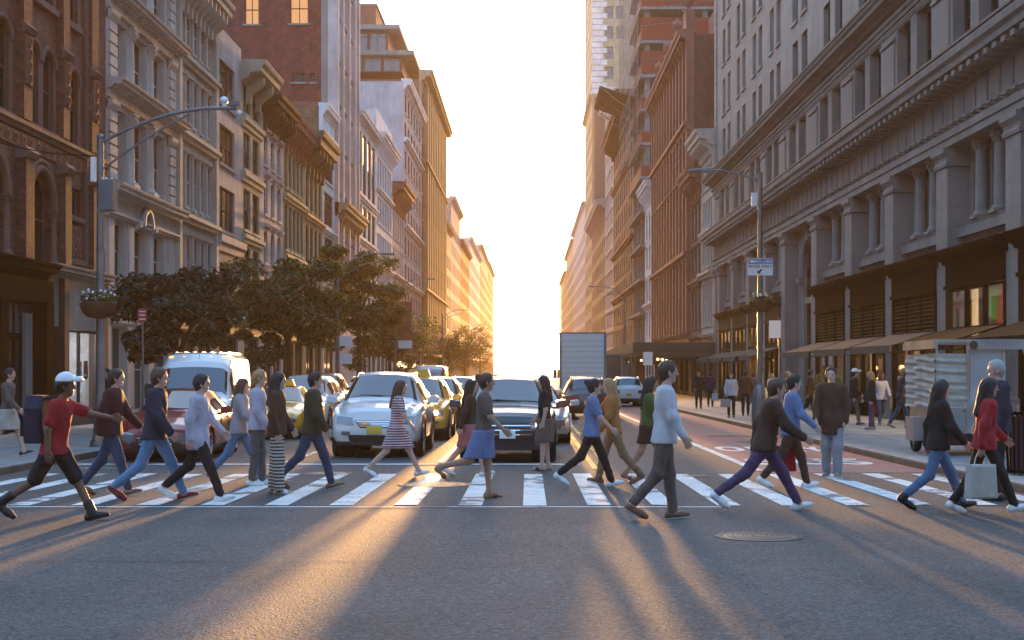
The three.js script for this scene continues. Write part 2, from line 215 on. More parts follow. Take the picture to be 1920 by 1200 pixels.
for (const [x, d, l] of [[6.05, 36.9, 'rusty iron drain grate in the bus lane nearer to the crosswalk'], [5.7, 40.4, 'rusty iron drain grate in the bus lane farther from the crosswalk']]) { const t = thing('drain_grate', l, 'drain'); put(t, x, d, 0, 0.006); mesh('frame', [box(-0.62, 0.62, -0.02, 0.006, -0.4, -0.34), box(-0.62, 0.62, -0.02, 0.006, 0.34, 0.4), box(-0.62, -0.56, -0.02, 0.006, -0.34, 0.34), box(0.56, 0.62, -0.02, 0.006, -0.34, 0.34)], M.iron, t); mesh('well', [box(-0.56, 0.56, -0.02, -0.012, -0.34, 0.34)], M.signBlack, t); for (let k = -6; k <= 6; k++) mesh('bar', [box(k * 0.085 - 0.02, k * 0.085 + 0.02, -0.012, 0.004, -0.34, 0.34)], M.iron, t); }
// paving seams and cracks
for (const [x0, x1, d, w] of [[-7, 1.6, 13.05, 0.018], [-3, 5, 16.6, 0.012], [0.5, 6.8, 11.9, 0.012]]) { const pos = [], idx = [], uv = [], n = 60; for (let i = 0; i <= n; i++) { const x = lerp(x0, x1, i / n), q = d + 0.05 * (blot2(x / 6, d) - 0.5) + 0.03 * (blot(x / 2, d) - 0.5), h = w * (0.4 + blot2(x, d * 2)) * 0.5; for (const e of [-h, h]) { pos.push(x, gy(q + e) + 0.005, -(q + e)); uv.push(x, q + e); } if (i < n) idx.push(i * 2, i * 2 + 2, i * 2 + 1, i * 2 + 1, i * 2 + 2, i * 2 + 3); } const g = new THREE.BufferGeometry(); g.setIndex(idx); g.setAttribute('position', new THREE.Float32BufferAttribute(pos, 3)); g.setAttribute('uv', new THREE.Float32BufferAttribute(uv, 2)); g.computeVertexNormals(); structure('road_seam', g, M.tar); }
// ---------------------------------------------------------------- buildings
const geoCache = new Map();
const cached = (key, make) => { if (!geoCache.has(key)) geoCache.set(key, make()); return geoCache.get(key); };
const k2 = (...a) => a.map((x) => typeof x === 'number' ? x.toFixed(2) : x).join(',');
class Building {
  constructor(name, label, side, near, far, X) {
    this.o = thing(name, label, 'building'); this.s = side < 0 ? 1 : -1; this.near = near; this.far = far; this.base = gy(far) - 0.25;
    this.o.position.set(X ?? (side < 0 ? FL : FR), 0, -near); this.o.rotation.y = side < 0 ? Math.PI / 2 : -Math.PI / 2;
  }
  x(d) { return this.s * (d - this.near); }
  box(d0, d1, y0, y1, n0, n1) { return box(this.x(d0), this.x(d1), y0, y1, n0, n1); }
  add(name, geos, mat, parent) { return mesh(name, Array.isArray(geos) ? geos : [geos], mat, parent || this.o); }
  slab(name, d0, d1, y0, y1, n0, n1, mat, parent) { return this.add(name, [this.box(d0, d1, y0, y1, n0, n1)], mat, parent); }
  // a wall with real openings: [d0, d1, y0, y1, rise of the arched head]
  wall(d0, d1, y0, y1, n, thick, openings, mat, name = 'wall') {
    const xa = Math.min(this.x(d0), this.x(d1)), xb = Math.max(this.x(d0), this.x(d1)), sh = new THREE.Shape([new THREE.Vector2(xa, y0), new THREE.Vector2(xb, y0), new THREE.Vector2(xb, y1), new THREE.Vector2(xa, y1)]);
    for (const [a, b, p, q, rise = 0] of openings) {
      const l = Math.min(this.x(a), this.x(b)), r = Math.max(this.x(a), this.x(b)), pts = [[l, p], [r, p]];
      if (rise) for (let k = 0; k <= 10; k++) { const t = Math.PI * k / 10; pts.push([(l + r) / 2 + Math.cos(t) * (r - l) / 2, q - rise + Math.sin(t) * rise]); } else pts.push([r, q], [l, q]);
      sh.holes.push(new THREE.Path(pts.map((v) => new THREE.Vector2(...v))));
    }
    const g = new THREE.ExtrudeGeometry(sh, { depth: thick, bevelEnabled: false }); g.translate(0, 0, n - thick); return this.add(name, [g], mat);
  }
  // window: frame with panes as sub-parts. cols x rows panes; sash = lower light set back
  window(d0, d1, y0, y1, n, { frame = M.frameDark, panes = [M.pane], cols = 1, rows = 2, rise = 0, bar = 0.05, edge = 0.07 } = {}) {
    const w = Math.abs(d1 - d0), h = y1 - y0, key = k2('w', w, h, cols, rows, rise, bar, edge);
    const fg = cached(key, () => { const a = [box(-w / 2, -w / 2 + edge, -h / 2, h / 2, -0.05, 0.05), box(w / 2 - edge, w / 2, -h / 2, h / 2, -0.05, 0.05), box(-w / 2 + edge, w / 2 - edge, -h / 2, -h / 2 + edge, -0.05, 0.05), box(-w / 2 + edge, w / 2 - edge, h / 2 - edge, h / 2, -0.05, 0.05)];
      for (let i = 1; i < cols; i++) { const x = -w / 2 + w * i / cols; a.push(box(x - bar / 2, x + bar / 2, -h / 2 + edge, h / 2 - edge, -0.035, 0.035)); }
      for (let j = 1; j < rows; j++) { const y = -h / 2 + h * j / rows; a.push(box(-w / 2 + edge, w / 2 - edge, y - bar / 2, y + bar / 2, -0.03, 0.03)); }
      if (rise) { const sh = new THREE.Shape(); sh.moveTo(-w / 2, h / 2 - rise); for (let k = 0; k <= 10; k++) { const t = Math.PI * (1 - k / 10); sh.lineTo(Math.cos(t) * w / 2, h / 2 - rise + Math.sin(t) * rise); } sh.lineTo(w / 2, h / 2); sh.lineTo(-w / 2, h / 2); const e = new THREE.ExtrudeGeometry(sh, { depth: 0.04, bevelEnabled: false }); e.translate(0, 0, 0.03); a.push(e); }
      return merge(a); });
    const f = mesh('window', fg, frame, this.o); f.position.set(this.x((d0 + d1) / 2), (y0 + y1) / 2, n);
    const pw = w / cols, ph = h / rows, pg = cached(k2('p', pw, ph), () => merge([box(-pw / 2 + 0.01, pw / 2 - 0.01, -ph / 2 + 0.01, ph / 2 - 0.01, -0.012, 0)]));
    for (let i = 0; i < cols; i++) for (let j = 0; j < rows; j++) { const p = mesh('pane', pg, typeof panes === 'function' ? panes(i, j) : pick(panes), f); p.position.set(-w / 2 + (i + 0.5) * pw, -h / 2 + (j + 0.5) * ph, rows > 1 && j < rows / 2 ? -0.022 : -0.004); p.rotation.set(rr(-0.006, 0.006), rr(-0.008, 0.008), 0); }
    return f;
  }
  profile(name, d0, d1, pts, mat, parent) { const g = extrudeShape(pts.map(([n, y]) => [-n, y]), Math.abs(d1 - d0)); g.rotateY(Math.PI / 2); g.translate(Math.min(this.x(d0), this.x(d1)), 0, 0); return this.add(name, [g], mat, parent); }
  cornice(d0, d1, y0, y1, p, mat, n = 0, name = 'cornice') { const h = y1 - y0; return this.profile(name, d0, d1, [[n - 0.3, y0], [n + 0.04, y0], [n + 0.06, y0 + h * 0.12], [n + p * 0.3, y0 + h * 0.2], [n + p * 0.36, y0 + h * 0.42], [n + p * 0.82, y0 + h * 0.48], [n + p * 0.84, y0 + h * 0.72], [n + p * 0.95, y0 + h * 0.8], [n + p, y0 + h * 0.94], [n + p, y1], [n - 0.3, y1 + 0.04]], mat); }
  string(d0, d1, y, h, p, mat, n = 0) { return this.profile('string_course', d0, d1, [[n - 0.1, y], [n + p * 0.5, y], [n + p * 0.6, y + h * 0.4], [n + p, y + h * 0.55], [n + p, y + h], [n - 0.1, y + h + 0.02]], mat); }
  brackets(ds, y0, y1, n0, n1, w, mat, name = 'bracket') { const g = cached(k2('br', y1 - y0, n1 - n0, w), () => { const h = y1 - y0, p = n1 - n0, e = extrudeShape([[0, 0], [-p * 0.25, 0.02], [-p * 0.3, h * 0.35], [-p * 0.8, h * 0.6], [-p, h * 0.7], [-p, h], [0, h]], w); e.rotateY(Math.PI / 2); e.translate(-w / 2, 0, 0); return merge([e]); }); for (const d of ds) { const m = mesh(name, g, mat, this.o); m.position.set(this.x(d), y0, n0); } }
  column(d, y0, y1, r, n, mat, fancy = true) {
    const h = y1 - y0, s = mesh('column', cached(k2('cs', h, r), () => merge([lathe([[r, 0], [r * 1.0, h * 0.33], [r * 0.86, h]], 14)])), mat, this.o); s.position.set(this.x(d), y0, n);
    mesh('column_base', cached(k2('cb', r), () => merge([box(-r * 1.5, r * 1.5, 0, r * 0.5, -r * 1.5, r * 1.5), lathe([[r * 1.4, r * 0.5], [r * 1.5, r * 0.7], [r * 1.15, r * 0.95], [r * 1.2, r * 1.15], [r * 0.98, r * 1.3]], 14)])), mat, s);
    const c = mesh('capital', cached(k2('cc', r, fancy ? 1 : 0), () => { const a = [lathe([[r * 0.86, 0], [r * 0.98, r * 0.1], [r * 0.9, r * 0.3], [r * 1.05, r * 1.0], [r * 1.45, r * 1.6], [r * 1.2, r * 1.75]], 14), box(-r * 1.45, r * 1.45, r * 1.7, r * 2.0, -r * 1.45, r * 1.45)]; if (fancy) for (let k = 0; k < 8; k++) { const t = k / 8 * Math.PI * 2; for (const [yy, q] of [[0.5, 1.15], [1.1, 1.4]]) { const l = new THREE.SphereGeometry(r * 0.3, 6, 5); l.scale(0.6, 1.3, 1); l.rotateY(-t); l.translate(Math.cos(t + yy) * r * q * 0.92, r * yy, Math.sin(t + yy) * r * q * 0.92); a.push(l); } } return merge(a); }), mat, s); c.position.y = h - r * 2.0;
    return s;
  }
  shell(mat, H, n0 = -0.5, depth = 18, d0 = this.near, d1 = this.far, y0 = this.base) { return this.slab('party_wall', d0 + 0.002, d1 - 0.002, y0, H, -depth, n0, mat); }
}
const spans = (d0, d1, n, w) => Array.from({ length: n }, (_, i) => { const c = d0 + (d1 - d0) * (i + 0.5) / n; return [c - w / 2, c + w / 2]; });
// a terrace building from a table of its rows
function terrace(q) {
  const b = new Building(q.name, q.label, q.side, q.near, q.far), { near, far, H } = q, n = q.cols.length;
  const ops = []; for (const [y0, y1, rise] of q.rows) for (const [a, c] of q.cols) ops.push([a, c, y0, y1, rise || 0]);
  const gf = q.gf ?? 4.3, door = q.noShop ? [] : spans(near + 0.5, far - 0.5, Math.max(1, Math.round((far - near) / 4.2)), (far - near - 1) / Math.max(1, Math.round((far - near) / 4.2)) - 0.5).map(([a, c]) => [a, c, gy(near) + 0.35, gf - 0.95]);
  b.wall(near, far, b.base, H, 0, q.thick ?? 0.26, [...ops, ...door], q.mat); b.shell(q.party || q.mat, H - 0.12, -(q.thick ?? 0.26), q.depth ?? 18);
  const wn = -(q.thick ?? 0.26) + 0.07 + (q.shallow ? 0.25 : 0.04);
  for (const [a, c, y0, y1, rise] of ops) b.window(a, c, y0, y1, wn, { frame: q.frame || M.frameDark, panes: q.panes || [M.pane, M.pane, M.pane2, M.blind], rise, ...(q.win || {}) });
  for (const [a, c, y0, y1] of door) { b.window(a, c, y0, y1, -(q.thick ?? 0.26) + 0.12, { frame: M.frameBrown, panes: [M.pane, M.pane2], cols: 2, rows: 1 }); }
  if (!q.noShop) { b.cornice(near + 0.1, far - 0.1, gf - 0.35, gf, 0.35, q.trim || q.mat); b.slab('fascia', near + 0.4, far - 0.4, gf - 0.85, gf - 0.4, 0.0, 0.08, q.fascia || M.frameBrown); }
  for (const [y0, y1] of q.rows) if (q.sills !== 0) for (const [a, c] of q.cols) b.slab('sill', a - 0.1, c + 0.1, y0 - 0.14, y0 - 0.003, -0.3, 0.11, q.trim || q.mat);
  if (q.hoods) for (const [y0, y1, rise] of q.rows) for (const [a, c] of q.cols) b.cornice(a - 0.15, c + 0.15, y1 + 0.08, y1 + 0.34, 0.24, q.trim || q.mat, 0, 'window_hood');
  for (const s of q.strings || []) b.string(near + 0.01, far - 0.01, s[0], s[1] ?? 0.3, s[2] ?? 0.16, q.trim || q.mat);
  if (q.piers) for (const d of q.piers) b.slab('pilaster', d - (q.pierW ?? 0.3), d + (q.pierW ?? 0.3), gf + 0.01, H - 0.5, 0, q.pierP ?? 0.16, q.trim || q.mat);
  if (q.slim) for (const [y0, y1] of q.rows) for (const d of q.slim) b.column(d, y0, y1, 0.13, -0.08, q.trim || q.mat, false);
  if (q.corn) { const [y0, y1, p, m, nb] = q.corn; b.cornice(near + 0.003, far - 0.003, y0, y1, p, m || q.mat, 0); if (nb) b.brackets(spans(near + 0.2, far - 0.2, nb, 0.1).map(([a, c]) => (a + c) / 2), y0 - (q.brH ?? 0.9), y0 + (y1 - y0) * 0.46, 0.0, p * 0.72, q.brW ?? 0.22, q.brM || m || q.mat); }
  return b;
}

// --- left side, nearest first: brick corner building with a black shopfront
{
  const b = new Building('brick_building', 'red brick building with arched windows and a black shopfront on the corner', -1, 26, 48.8), T = M.terracotta, Bn = M.brownstone;
  const hi = [[30.2, 31.2, 8.95, 11.35, 0.42], [31.7, 32.7, 8.95, 11.35, 0.42], [34.2, 35.2, 8.95, 11.2, 0.4], [38.6, 39.7, 8.95, 11.45, 0.45], [41.15, 42.05, 8.95, 11.35, 0.42], [42.45, 43.4, 8.95, 11.35, 0.42], [44.85, 45.75, 8.85, 11.25, 0.4]];
  const top = hi.map(([a, c]) => [a, c, 12.75, 15.1, 0]), low = [[30.2, 32.2, 4.95, 7.6, 0.95], [37.2, 39.3, 4.95, 7.6, 0.95], [41.3, 43.25, 4.95, 7.6, 0.95]], sq = [[33.8, 35.4, 6.65, 7.55], [44.5, 46.1, 6.65, 7.55]];
  const third = hi.map(([a, c]) => [a, c, 16.4, 18.6, 0.4]);
  b.wall(26, 48.8, 4.75, 21, 0, 0.55, [...hi, ...top, ...low, ...sq, ...third], M.brick); b.shell(M.brickBrown, 20.8, -0.55, 16, 26, 48.8, 4.75);
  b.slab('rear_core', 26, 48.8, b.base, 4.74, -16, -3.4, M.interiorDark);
  for (const [a, c, y0, y1, r] of [...hi, ...top, ...third]) { b.window(a, c, y0, y1, -0.1, { frame: M.darkBrown, panes: [M.pane], rows: 2, rise: r }); b.slab('jamb', a - 0.19, a - 0.003, y0, y1 - (r || 0), -0.05, 0.03, Bn); b.slab('jamb', c + 0.003, c + 0.19, y0, y1 - (r || 0), -0.05, 0.03, Bn); b.slab('sill', a - 0.2, c + 0.2, y0 - 0.2, y0 - 0.003, -0.3, 0.14, Bn); if (r) { const e = new THREE.TorusGeometry((c - a) / 2 + 0.1, 0.1, 5, 14, Math.PI); e.scale(1, r / ((c - a) / 2), 0.9); e.translate(b.x((a + c) / 2), y1 - r, 0.03); b.add('arch_ring', [e], Bn); } else b.slab('lintel', a - 0.2, c + 0.2, y1 + 0.003, y1 + 0.25, -0.05, 0.09, Bn); }
  for (const [a, c, y0, y1, r] of low) { b.window(a, c, y0, y1, -0.25, { frame: M.darkBrown, panes: [M.pane], cols: 2, rows: 2, rise: r }); for (const [k, w] of [[0.12, 0.14], [0.34, 0.1]]) { const e = new THREE.TorusGeometry((c - a) / 2 + k, w, 6, 20, Math.PI); e.translate(b.x((a + c) / 2), y1 - r, 0.02); b.add('arch_ring', [e], k < 0.2 ? T : Bn); } b.column(a - 0.16, 4.95, y1 - r, 0.12, 0.0, Bn); b.column(c + 0.16, 4.95, y1 - r, 0.12, 0.0, Bn); }
  for (const [a, c, y0, y1] of sq) { b.window(a, c, y0, y1, -0.2, { frame: M.darkBrown, cols: 3, rows: 1 }); b.slab('sill', a - 0.1, c + 0.1, y0 - 0.16, y0 - 0.003, -0.2, 0.13, Bn); const p = b.slab('terracotta_panel', a, c, 5.35, 6.35, 0, 0.05, T); for (let i = 0; i < 4; i++) for (let j = 0; j < 3; j++) { const s = new THREE.TorusGeometry(0.13, 0.045, 5, 10); s.translate(b.x(a + (c - a) * (i + 0.5) / 4), 5.5 + j * 0.34, 0.05); b.add('rosette', [s], T, p); } b.slab('sill', a - 0.15, c + 0.2, 5.12, 5.3, -0.1, 0.13, Bn); }
  b.string(26, 48.79, 8.6, 0.26, 0.22, Bn); b.slab('frieze_band', 26.01, 48.78, 8.12, 8.55, -0.02, 0.06, T);
  for (let d = 26.4; d < 48.6; d += 0.62) { const s = new THREE.TorusGeometry(0.13, 0.04, 5, 10); s.translate(b.x(d), 8.33, 0.06); b.add('rosette', [s], T); }
  for (const [d, w] of [[29.4, 0.3], [33.4, 0.3], [36.1, 0.3], [40.6, 0.34], [44.0, 0.3], [46.9, 0.35]]) { b.slab('pier', d - w, d + w, 4.96, 8.1, 0, 0.3, M.brick); b.slab('pier', d - w, d + w, 8.9, 20.5, 0, 0.24, M.brick); b.profile('pier_cap', d - w - 0.1, d + w + 0.1, [[0, 7.75], [0.35, 7.8], [0.45, 7.95], [0.3, 8.11], [0, 8.11]], Bn); const p = b.slab('terracotta_panel', d - w * 0.8, d + w * 0.8, 9.9, 11.3, 0.2, 0.28, T); for (let j = 0; j < 4; j++) { const s = new THREE.TorusGeometry(0.14, 0.05, 5, 10); s.translate(b.x(d), 10.08 + j * 0.35, 0.28); b.add('rosette', [s], T, p); } b.profile('pier_cap', d - w - 0.08, d + w + 0.08, [[0.2, 11.35], [0.3, 11.35], [0.4, 11.5], [0.24, 11.65], [0.2, 11.65]], Bn); }
  b.slab('downpipe', 46.35, 46.47, 5, 20, 0.02, 0.14, M.brownstone);
  // ground floor: black shopfront, then a lit shop under a stone course
  b.cornice(26, 42.65, 4.4, 4.9, 0.55, M.shopBlack); b.slab('fascia', 26, 42.6, 3.75, 4.39, -0.3, 0.3, M.shopBlack);
  for (const d of [26.3, 29.5, 32.6, 35.6, 38.5, 42.2]) b.slab('shop_pier', d - 0.32, d + 0.32, b.base, 3.74, -0.3, 0.34, M.shopBlack);
  for (const [a, c] of [[26.62, 29.18], [29.82, 32.28], [32.92, 35.28], [35.92, 38.18], [38.82, 41.88]]) { b.window(a, c, 2.75, 3.74, -0.1, { frame: M.shopBlack, panes: [M.paneBlue], cols: 2, rows: 1 }); b.window(a, c, 0.35, 2.74, -0.1, { frame: M.shopBlack, panes: [M.pane], cols: 2, rows: 1, edge: 0.12 }); b.slab('bulkhead', a, c, b.base, 0.34, -0.3, 0.0, M.shopBlack); }
  b.slab('shop_back', 26, 42.6, b.base, 3.74, -1.0, -0.31, M.interiorDark);
  b.slab('stone_panel', 40.9, 41.45, 0.2, 3.4, -0.05, 0.06, M.limestone);
  b.cornice(42.66, 48.79, 4.6, 4.98, 0.4, M.limestoneGrey, 0.02);
  b.slab('shop_pier', 42.66, 42.95, b.base, 4.59, -0.4, 0.12, M.darkBrown); b.slab('shop_pier', 44.1, 44.55, b.base, 4.59, -0.4, 0.14, M.darkBrown); b.slab('shop_pier', 48.25, 48.79, b.base, 4.59, -0.4, 0.1, M.darkBrown);
  b.slab('stone_panel', 42.96, 44.09, 3.1, 4.59, -0.35, -0.05, M.limestoneGrey); b.slab('door', 42.96, 44.09, b.base, 3.09, -0.42, -0.3, M.darkBrown);
  b.slab('stone_panel', 44.56, 48.24, 3.05, 4.59, -0.4, 0.05, M.limestoneGrey);
  const w = b.add('shop_window', [b.box(44.56, 44.64, 0.35, 3.04, -0.2, -0.1), b.box(48.16, 48.24, 0.35, 3.04, -0.2, -0.1), b.box(46.3, 46.38, 0.35, 3.04, -0.2, -0.1), b.box(44.64, 46.3, 0.35, 0.43, -0.2, -0.1), b.box(46.38, 48.16, 0.35, 0.43, -0.2, -0.1), b.box(44.64, 46.3, 2.96, 3.04, -0.2, -0.1), b.box(46.38, 48.16, 2.96, 3.04, -0.2, -0.1)], M.frameDark);
  b.add('pane', [b.box(44.64, 46.3, 0.43, 2.96, -0.16, -0.15)], M.shopGlass, w); b.add('pane', [b.box(46.38, 48.16, 0.43, 2.96, -0.16, -0.15)], M.shopGlass, w);
  b.slab('bulkhead', 44.56, 48.24, b.base, 0.34, -0.3, 0.02, M.darkBrown);
  b.add('shop_interior', [b.box(44.3, 48.5, b.base, b.base + 0.1, -3.3, -0.3), b.box(44.3, 48.5, 3.05, 3.15, -3.3, -0.42), b.box(44.2, 44.3, b.base, 3.1, -3.3, -0.3), b.box(48.5, 48.6, b.base, 3.1, -3.3, -0.3), b.box(44.3, 48.5, b.base, 3.1, -3.38, -3.3)], M.interiorWhite);
  const mx = (d, y, n) => V(FL + n, y, -d);
  const lamp = tag(mesh(numbered('ceiling_light'), [box(-0.12, 0.12, -0.04, 0, -1.4, 1.4)], new THREE.MeshStandardMaterial({ color: C(0.9, 0.9, 0.9), emissive: C(1.2, 1.2, 1.3), roughness: 0.4 })), 'white strip light on the ceiling of the shop under the brick building', 'ceiling light'); lamp.position.copy(mx(46.4, 3.04, -1.2));
  const pl = new THREE.PointLight(C(1, 0.98, 1), 2.2, 12); pl.position.copy(mx(46.4, 2.8, -1.2)); pl.castShadow = true; pl.shadow.radius = 8; scene.add(pl);
  // goods in the shop window
  const shelf = thing('shop_shelf', 'white shelf unit with packed goods behind the lit shop window', 'shelf'); shelf.position.copy(mx(46.4, b.base + 0.1, -2.9)); shelf.rotation.y = Math.PI / 2;
  for (let j = 0; j < 4; j++) { mesh('board', [box(-1.9, 1.9, 0.5 + j * 0.5, 0.53 + j * 0.5, -0.3, 0)], M.interiorWhite, shelf); for (let i = 0; i < 16; i++) mesh('package', [box(-1.85 + i * 0.23, -1.85 + i * 0.23 + rr(0.1, 0.2), 0.535 + j * 0.5, 0.535 + j * 0.5 + rr(0.15, 0.36), -0.25, -0.05)], pick([M.signRed, M.signBlue, M.signWhite, M.plateYellow, M.frameDark, M.paneBlue]), shelf); }
  for (const [d, y, l, m] of [[46.7, 1.75, 'dark poster with red print in the lit shop window, nearer one', 0], [47.35, 1.75, 'dark poster with red print in the lit shop window, farther one', 0], [44.95, 2.1, 'red and white poster in the lit shop window beside the dark doorway', 1]]) { const t = thing('poster', l, 'poster'); t.position.copy(mx(d, y, -0.22)); t.rotation.y = Math.PI / 2; mesh('sheet', [box(-0.22, 0.22, -0.3, 0.3, -0.006, 0)], m ? M.signWhite : M.frameDark, t); mesh('print', [box(-0.16, 0.16, -0.05, 0.2, 0.0, 0.004)], M.signRed, t); mesh('print', [box(-0.16, 0.1, -0.22, -0.14, 0.0, 0.004)], m ? M.signBlue : M.signWhite, t); }
}
// --- white cast-iron front with columns
{
  const b = new Building('cast_iron_building', 'white cast-iron building with columns and heavy cornices next to the brick building', -1, 48.8, 58.6), W = M.whiteIron;
  const bays = [[49.9, 51.4], [52.35, 54.1], [55.05, 56.75]], fl = [[8.35, 10.95], [11.85, 14.05], [15.0, 17.2], [18.2, 20.3]];
  const ops = [...bays.map(([a, c]) => [a, c, 5.0, 7.0]), ...fl.flatMap(([y0, y1]) => bays.map(([a, c]) => [a, c, y0, y1]))];
  b.wall(48.8, 58.6, b.base, 22, 0, 0.42, [...ops, ...[[49.5, 51.5], [52.3, 54.4], [55.2, 57.8]].map(([a, c]) => [a, c, 0.2, 3.3])], W); b.shell(M.brickBrown, 21.8, -0.42, 16);
  for (const [a, c, y0, y1] of ops) b.window(a, c, y0, y1, -0.3, { frame: M.frameCream, panes: [M.pane, M.pane2, M.pane], rows: 2, cols: y0 < 6 ? 2 : 1 });
  for (const [a, c] of [[49.5, 51.5], [52.3, 54.4], [55.2, 57.8]]) b.window(a, c, 0.2, 3.3, -0.3, { frame: M.frameCream, panes: [M.pane, M.pane2], cols: 2, rows: 2 });
  for (const [y0, y1] of fl) {
    for (const d of [51.88, 54.58]) b.column(d, y0 + 0.02, y1 + 0.1, 0.24, -0.1, W);
    for (const d of [49.35, 57.6]) { b.slab('pier', d - 0.5, d + 0.5, y0 - 0.1, y1 + 0.2, 0, 0.06, W); for (let y = y0; y < y1 - 0.3; y += 0.4) b.add('rustic_block', [b.box(d - 0.42, d + 0.42, y + 0.04, y + 0.36, 0.06, 0.14)], W); b.profile('capital', d - 0.5, d + 0.5, [[-0.1, y1 - 0.22], [0.1, y1 - 0.18], [0.22, y1], [0.24, y1 + 0.14], [-0.1, y1 + 0.14]], W); }
    b.slab('architrave', 48.81, 58.59, y1 + 0.2, y1 + 0.44, 0, 0.14, W); b.cornice(48.801, 58.6, y1 + 0.46, y1 + 0.86, 0.62, W, 0.05);
    b.slab('sill', 48.81, 58.59, y0 - 0.12, y0 - 0.004, 0, 0.14, W);
    b.brackets(spans(49, 58.5, 26, 0.1).map(([a, c]) => (a + c) / 2), y1 + 0.44, y1 + 0.64, 0.1, 0.4, 0.12, W, 'dentil');
  }
  b.cornice(48.8, 58.6, 7.75, 8.2, 0.6, W, 0.0); b.slab('frieze_band', 48.81, 58.59, 7.25, 7.74, 0, 0.05, W); b.string(48.81, 58.59, 7.06, 0.2, 0.22, W, 0.0);
  { const e = new THREE.TorusGeometry(0.62, 0.13, 6, 18, Math.PI); e.translate(b.x(53.6), 7.1, 0.15); const f = new THREE.CircleGeometry(0.6, 16, 0, Math.PI); f.translate(b.x(53.6), 7.1, 0.06); const p = b.add('arched_pediment', [e], W); b.add('tympanum', [f, b.box(53, 54.2, 7.02, 7.1, -0.3, 0.2)], W, p); b.brackets([52.5, 54.7], 6.6, 7.2, -0.3, 0.25, 0.3, W, 'scroll_bracket'); }
  for (const d of [49.35, 51.88, 54.58, 57.6]) b.slab('pilaster', d - 0.3, d + 0.3, 4.5, 7.05, 0, 0.06, W);
  b.cornice(48.8, 58.6, 3.85, 4.3, 0.35, W, 0.0); b.slab('fascia', 48.81, 58.59, 3.4, 3.84, 0, 0.06, M.greyRender);
}
// --- the rest of the left terrace
terrace({ name: 'cream_building', label: 'cream building with rows of slim white columns between narrow windows', side: -1, near: 58.6, far: 66, H: 18.0, mat: M.cream, party: M.brickBrown, cols: spans(59.0, 65.6, 5, 1.0), rows: [[5.2, 7.5], [8.55, 11.0], [12.05, 14.25], [15.25, 17.3]], slim: [60.32, 61.64, 62.96, 64.28], frame: M.frameCream, panes: [M.pane, M.paneRed, M.paneRed, M.pane2], strings: [[7.95, 0.35, 0.3], [11.4, 0.35, 0.3], [14.6, 0.35, 0.3]], corn: [17.6, 18.5, 0.95, M.cream, 9], piers: [58.85, 65.75], pierW: 0.22, sills: 0 });
terrace({ name: 'grey_building', label: 'plain grey building with one wide window to each storey', side: -1, near: 66, far: 71.9, H: 17.9, mat: M.greyRender, party: M.brickDeep, cols: [[66.85, 70.3]], rows: [[5.0, 6.8], [8.35, 10.4], [11.5, 13.35], [14.35, 16.4]], win: { cols: 3, rows: 2 }, panes: [M.pane, M.pane2, M.pane2, M.blind], frame: M.frameBrown, strings: [[7.3, 0.75, 0.3]] });
terrace({ name: 'olive_building', label: 'olive painted building with an overhanging cornice beside the plain grey one', side: -1, near: 71.9, far: 77.3, H: 17.0, mat: M.olive, party: M.brickDeep, cols: spans(72.2, 77.0, 2, 1.85), rows: [[5.2, 8.0], [8.9, 11.0], [12.0, 13.9], [14.85, 16.3]], win: { cols: 2, rows: 2 }, strings: [[11.3, 0.5, 0.25], [14.1, 0.5, 0.25], [8.2, 0.4, 0.25]], corn: [16.3, 17.4, 1.25, M.olive, 2], brM: M.olive, brW: 0.5, frame: M.frameBrown });
terrace({ name: 'arched_window_building', label: 'pale building with three hooded windows under an ornate black cornice', side: -1, near: 77.3, far: 84.2, H: 16.2, mat: M.pinkStone, party: M.brickBrown, cols: spans(77.6, 83.9, 3, 1.15), rows: [[4.9, 6.9, 0.3], [7.6, 9.4, 0.3], [10.3, 12.2, 0.3], [13.0, 14.6, 0.3]], hoods: 1, corn: [15.8, 16.7, 1.15, M.blackCornice, 7], brH: 1.0, brM: M.blackCornice, frame: M.frameCream });
terrace({ name: 'narrow_bay_building', label: 'tan building with tall narrow bays left of the dark cornice', side: -1, near: 84.2, far: 92.2, H: 16.8, mat: M.goldStone, party: M.brickBrown, cols: spans(84.5, 91.9, 5, 0.95), rows: [[5.0, 8.0], [8.9, 11.6], [12.6, 14.8]], slim: spans(85.98 - 0.74, 91.9 - 0.74, 4, 0.1).map(([a, c]) => (a + c) / 2), corn: [15.6, 16.9, 0.9, M.redstone, 6], strings: [[8.2, 0.4, 0.25], [11.8, 0.4, 0.25]], trim: M.tan });
terrace({ name: 'dark_cornice_building', label: 'tan building under a deep dark cornice beside the white glazed front', side: -1, near: 92.2, far: 100.4, H: 16.9, mat: M.goldStone, party: M.brickBrown, cols: spans(92.5, 100.1, 4, 1.2), rows: [[5.0, 7.6], [8.6, 11.2], [12.2, 14.6]], corn: [15.4, 17.2, 1.3, M.oliveDark, 5], strings: [[7.9, 0.4, 0.25], [11.5, 0.4, 0.25]] });
terrace({ name: 'white_glazed_building', label: 'narrow white building with gridded windows below the red brick tower', side: -1, near: 100.4, far: 106.6, H: 20.4, mat: M.white, party: M.brickOlive, cols: [[101.2, 105.9]], rows: [[5.0, 7.6], [8.6, 11.2], [12.0, 14.4], [15.2, 17.4]], win: { cols: 6, rows: 4 }, panes: [M.paneBlue, M.pane], corn: [19.6, 20.5, 0.5, M.white], strings: [[11.4, 0.35, 0.25], [18.0, 0.5, 0.3]], frame: M.frameDark });
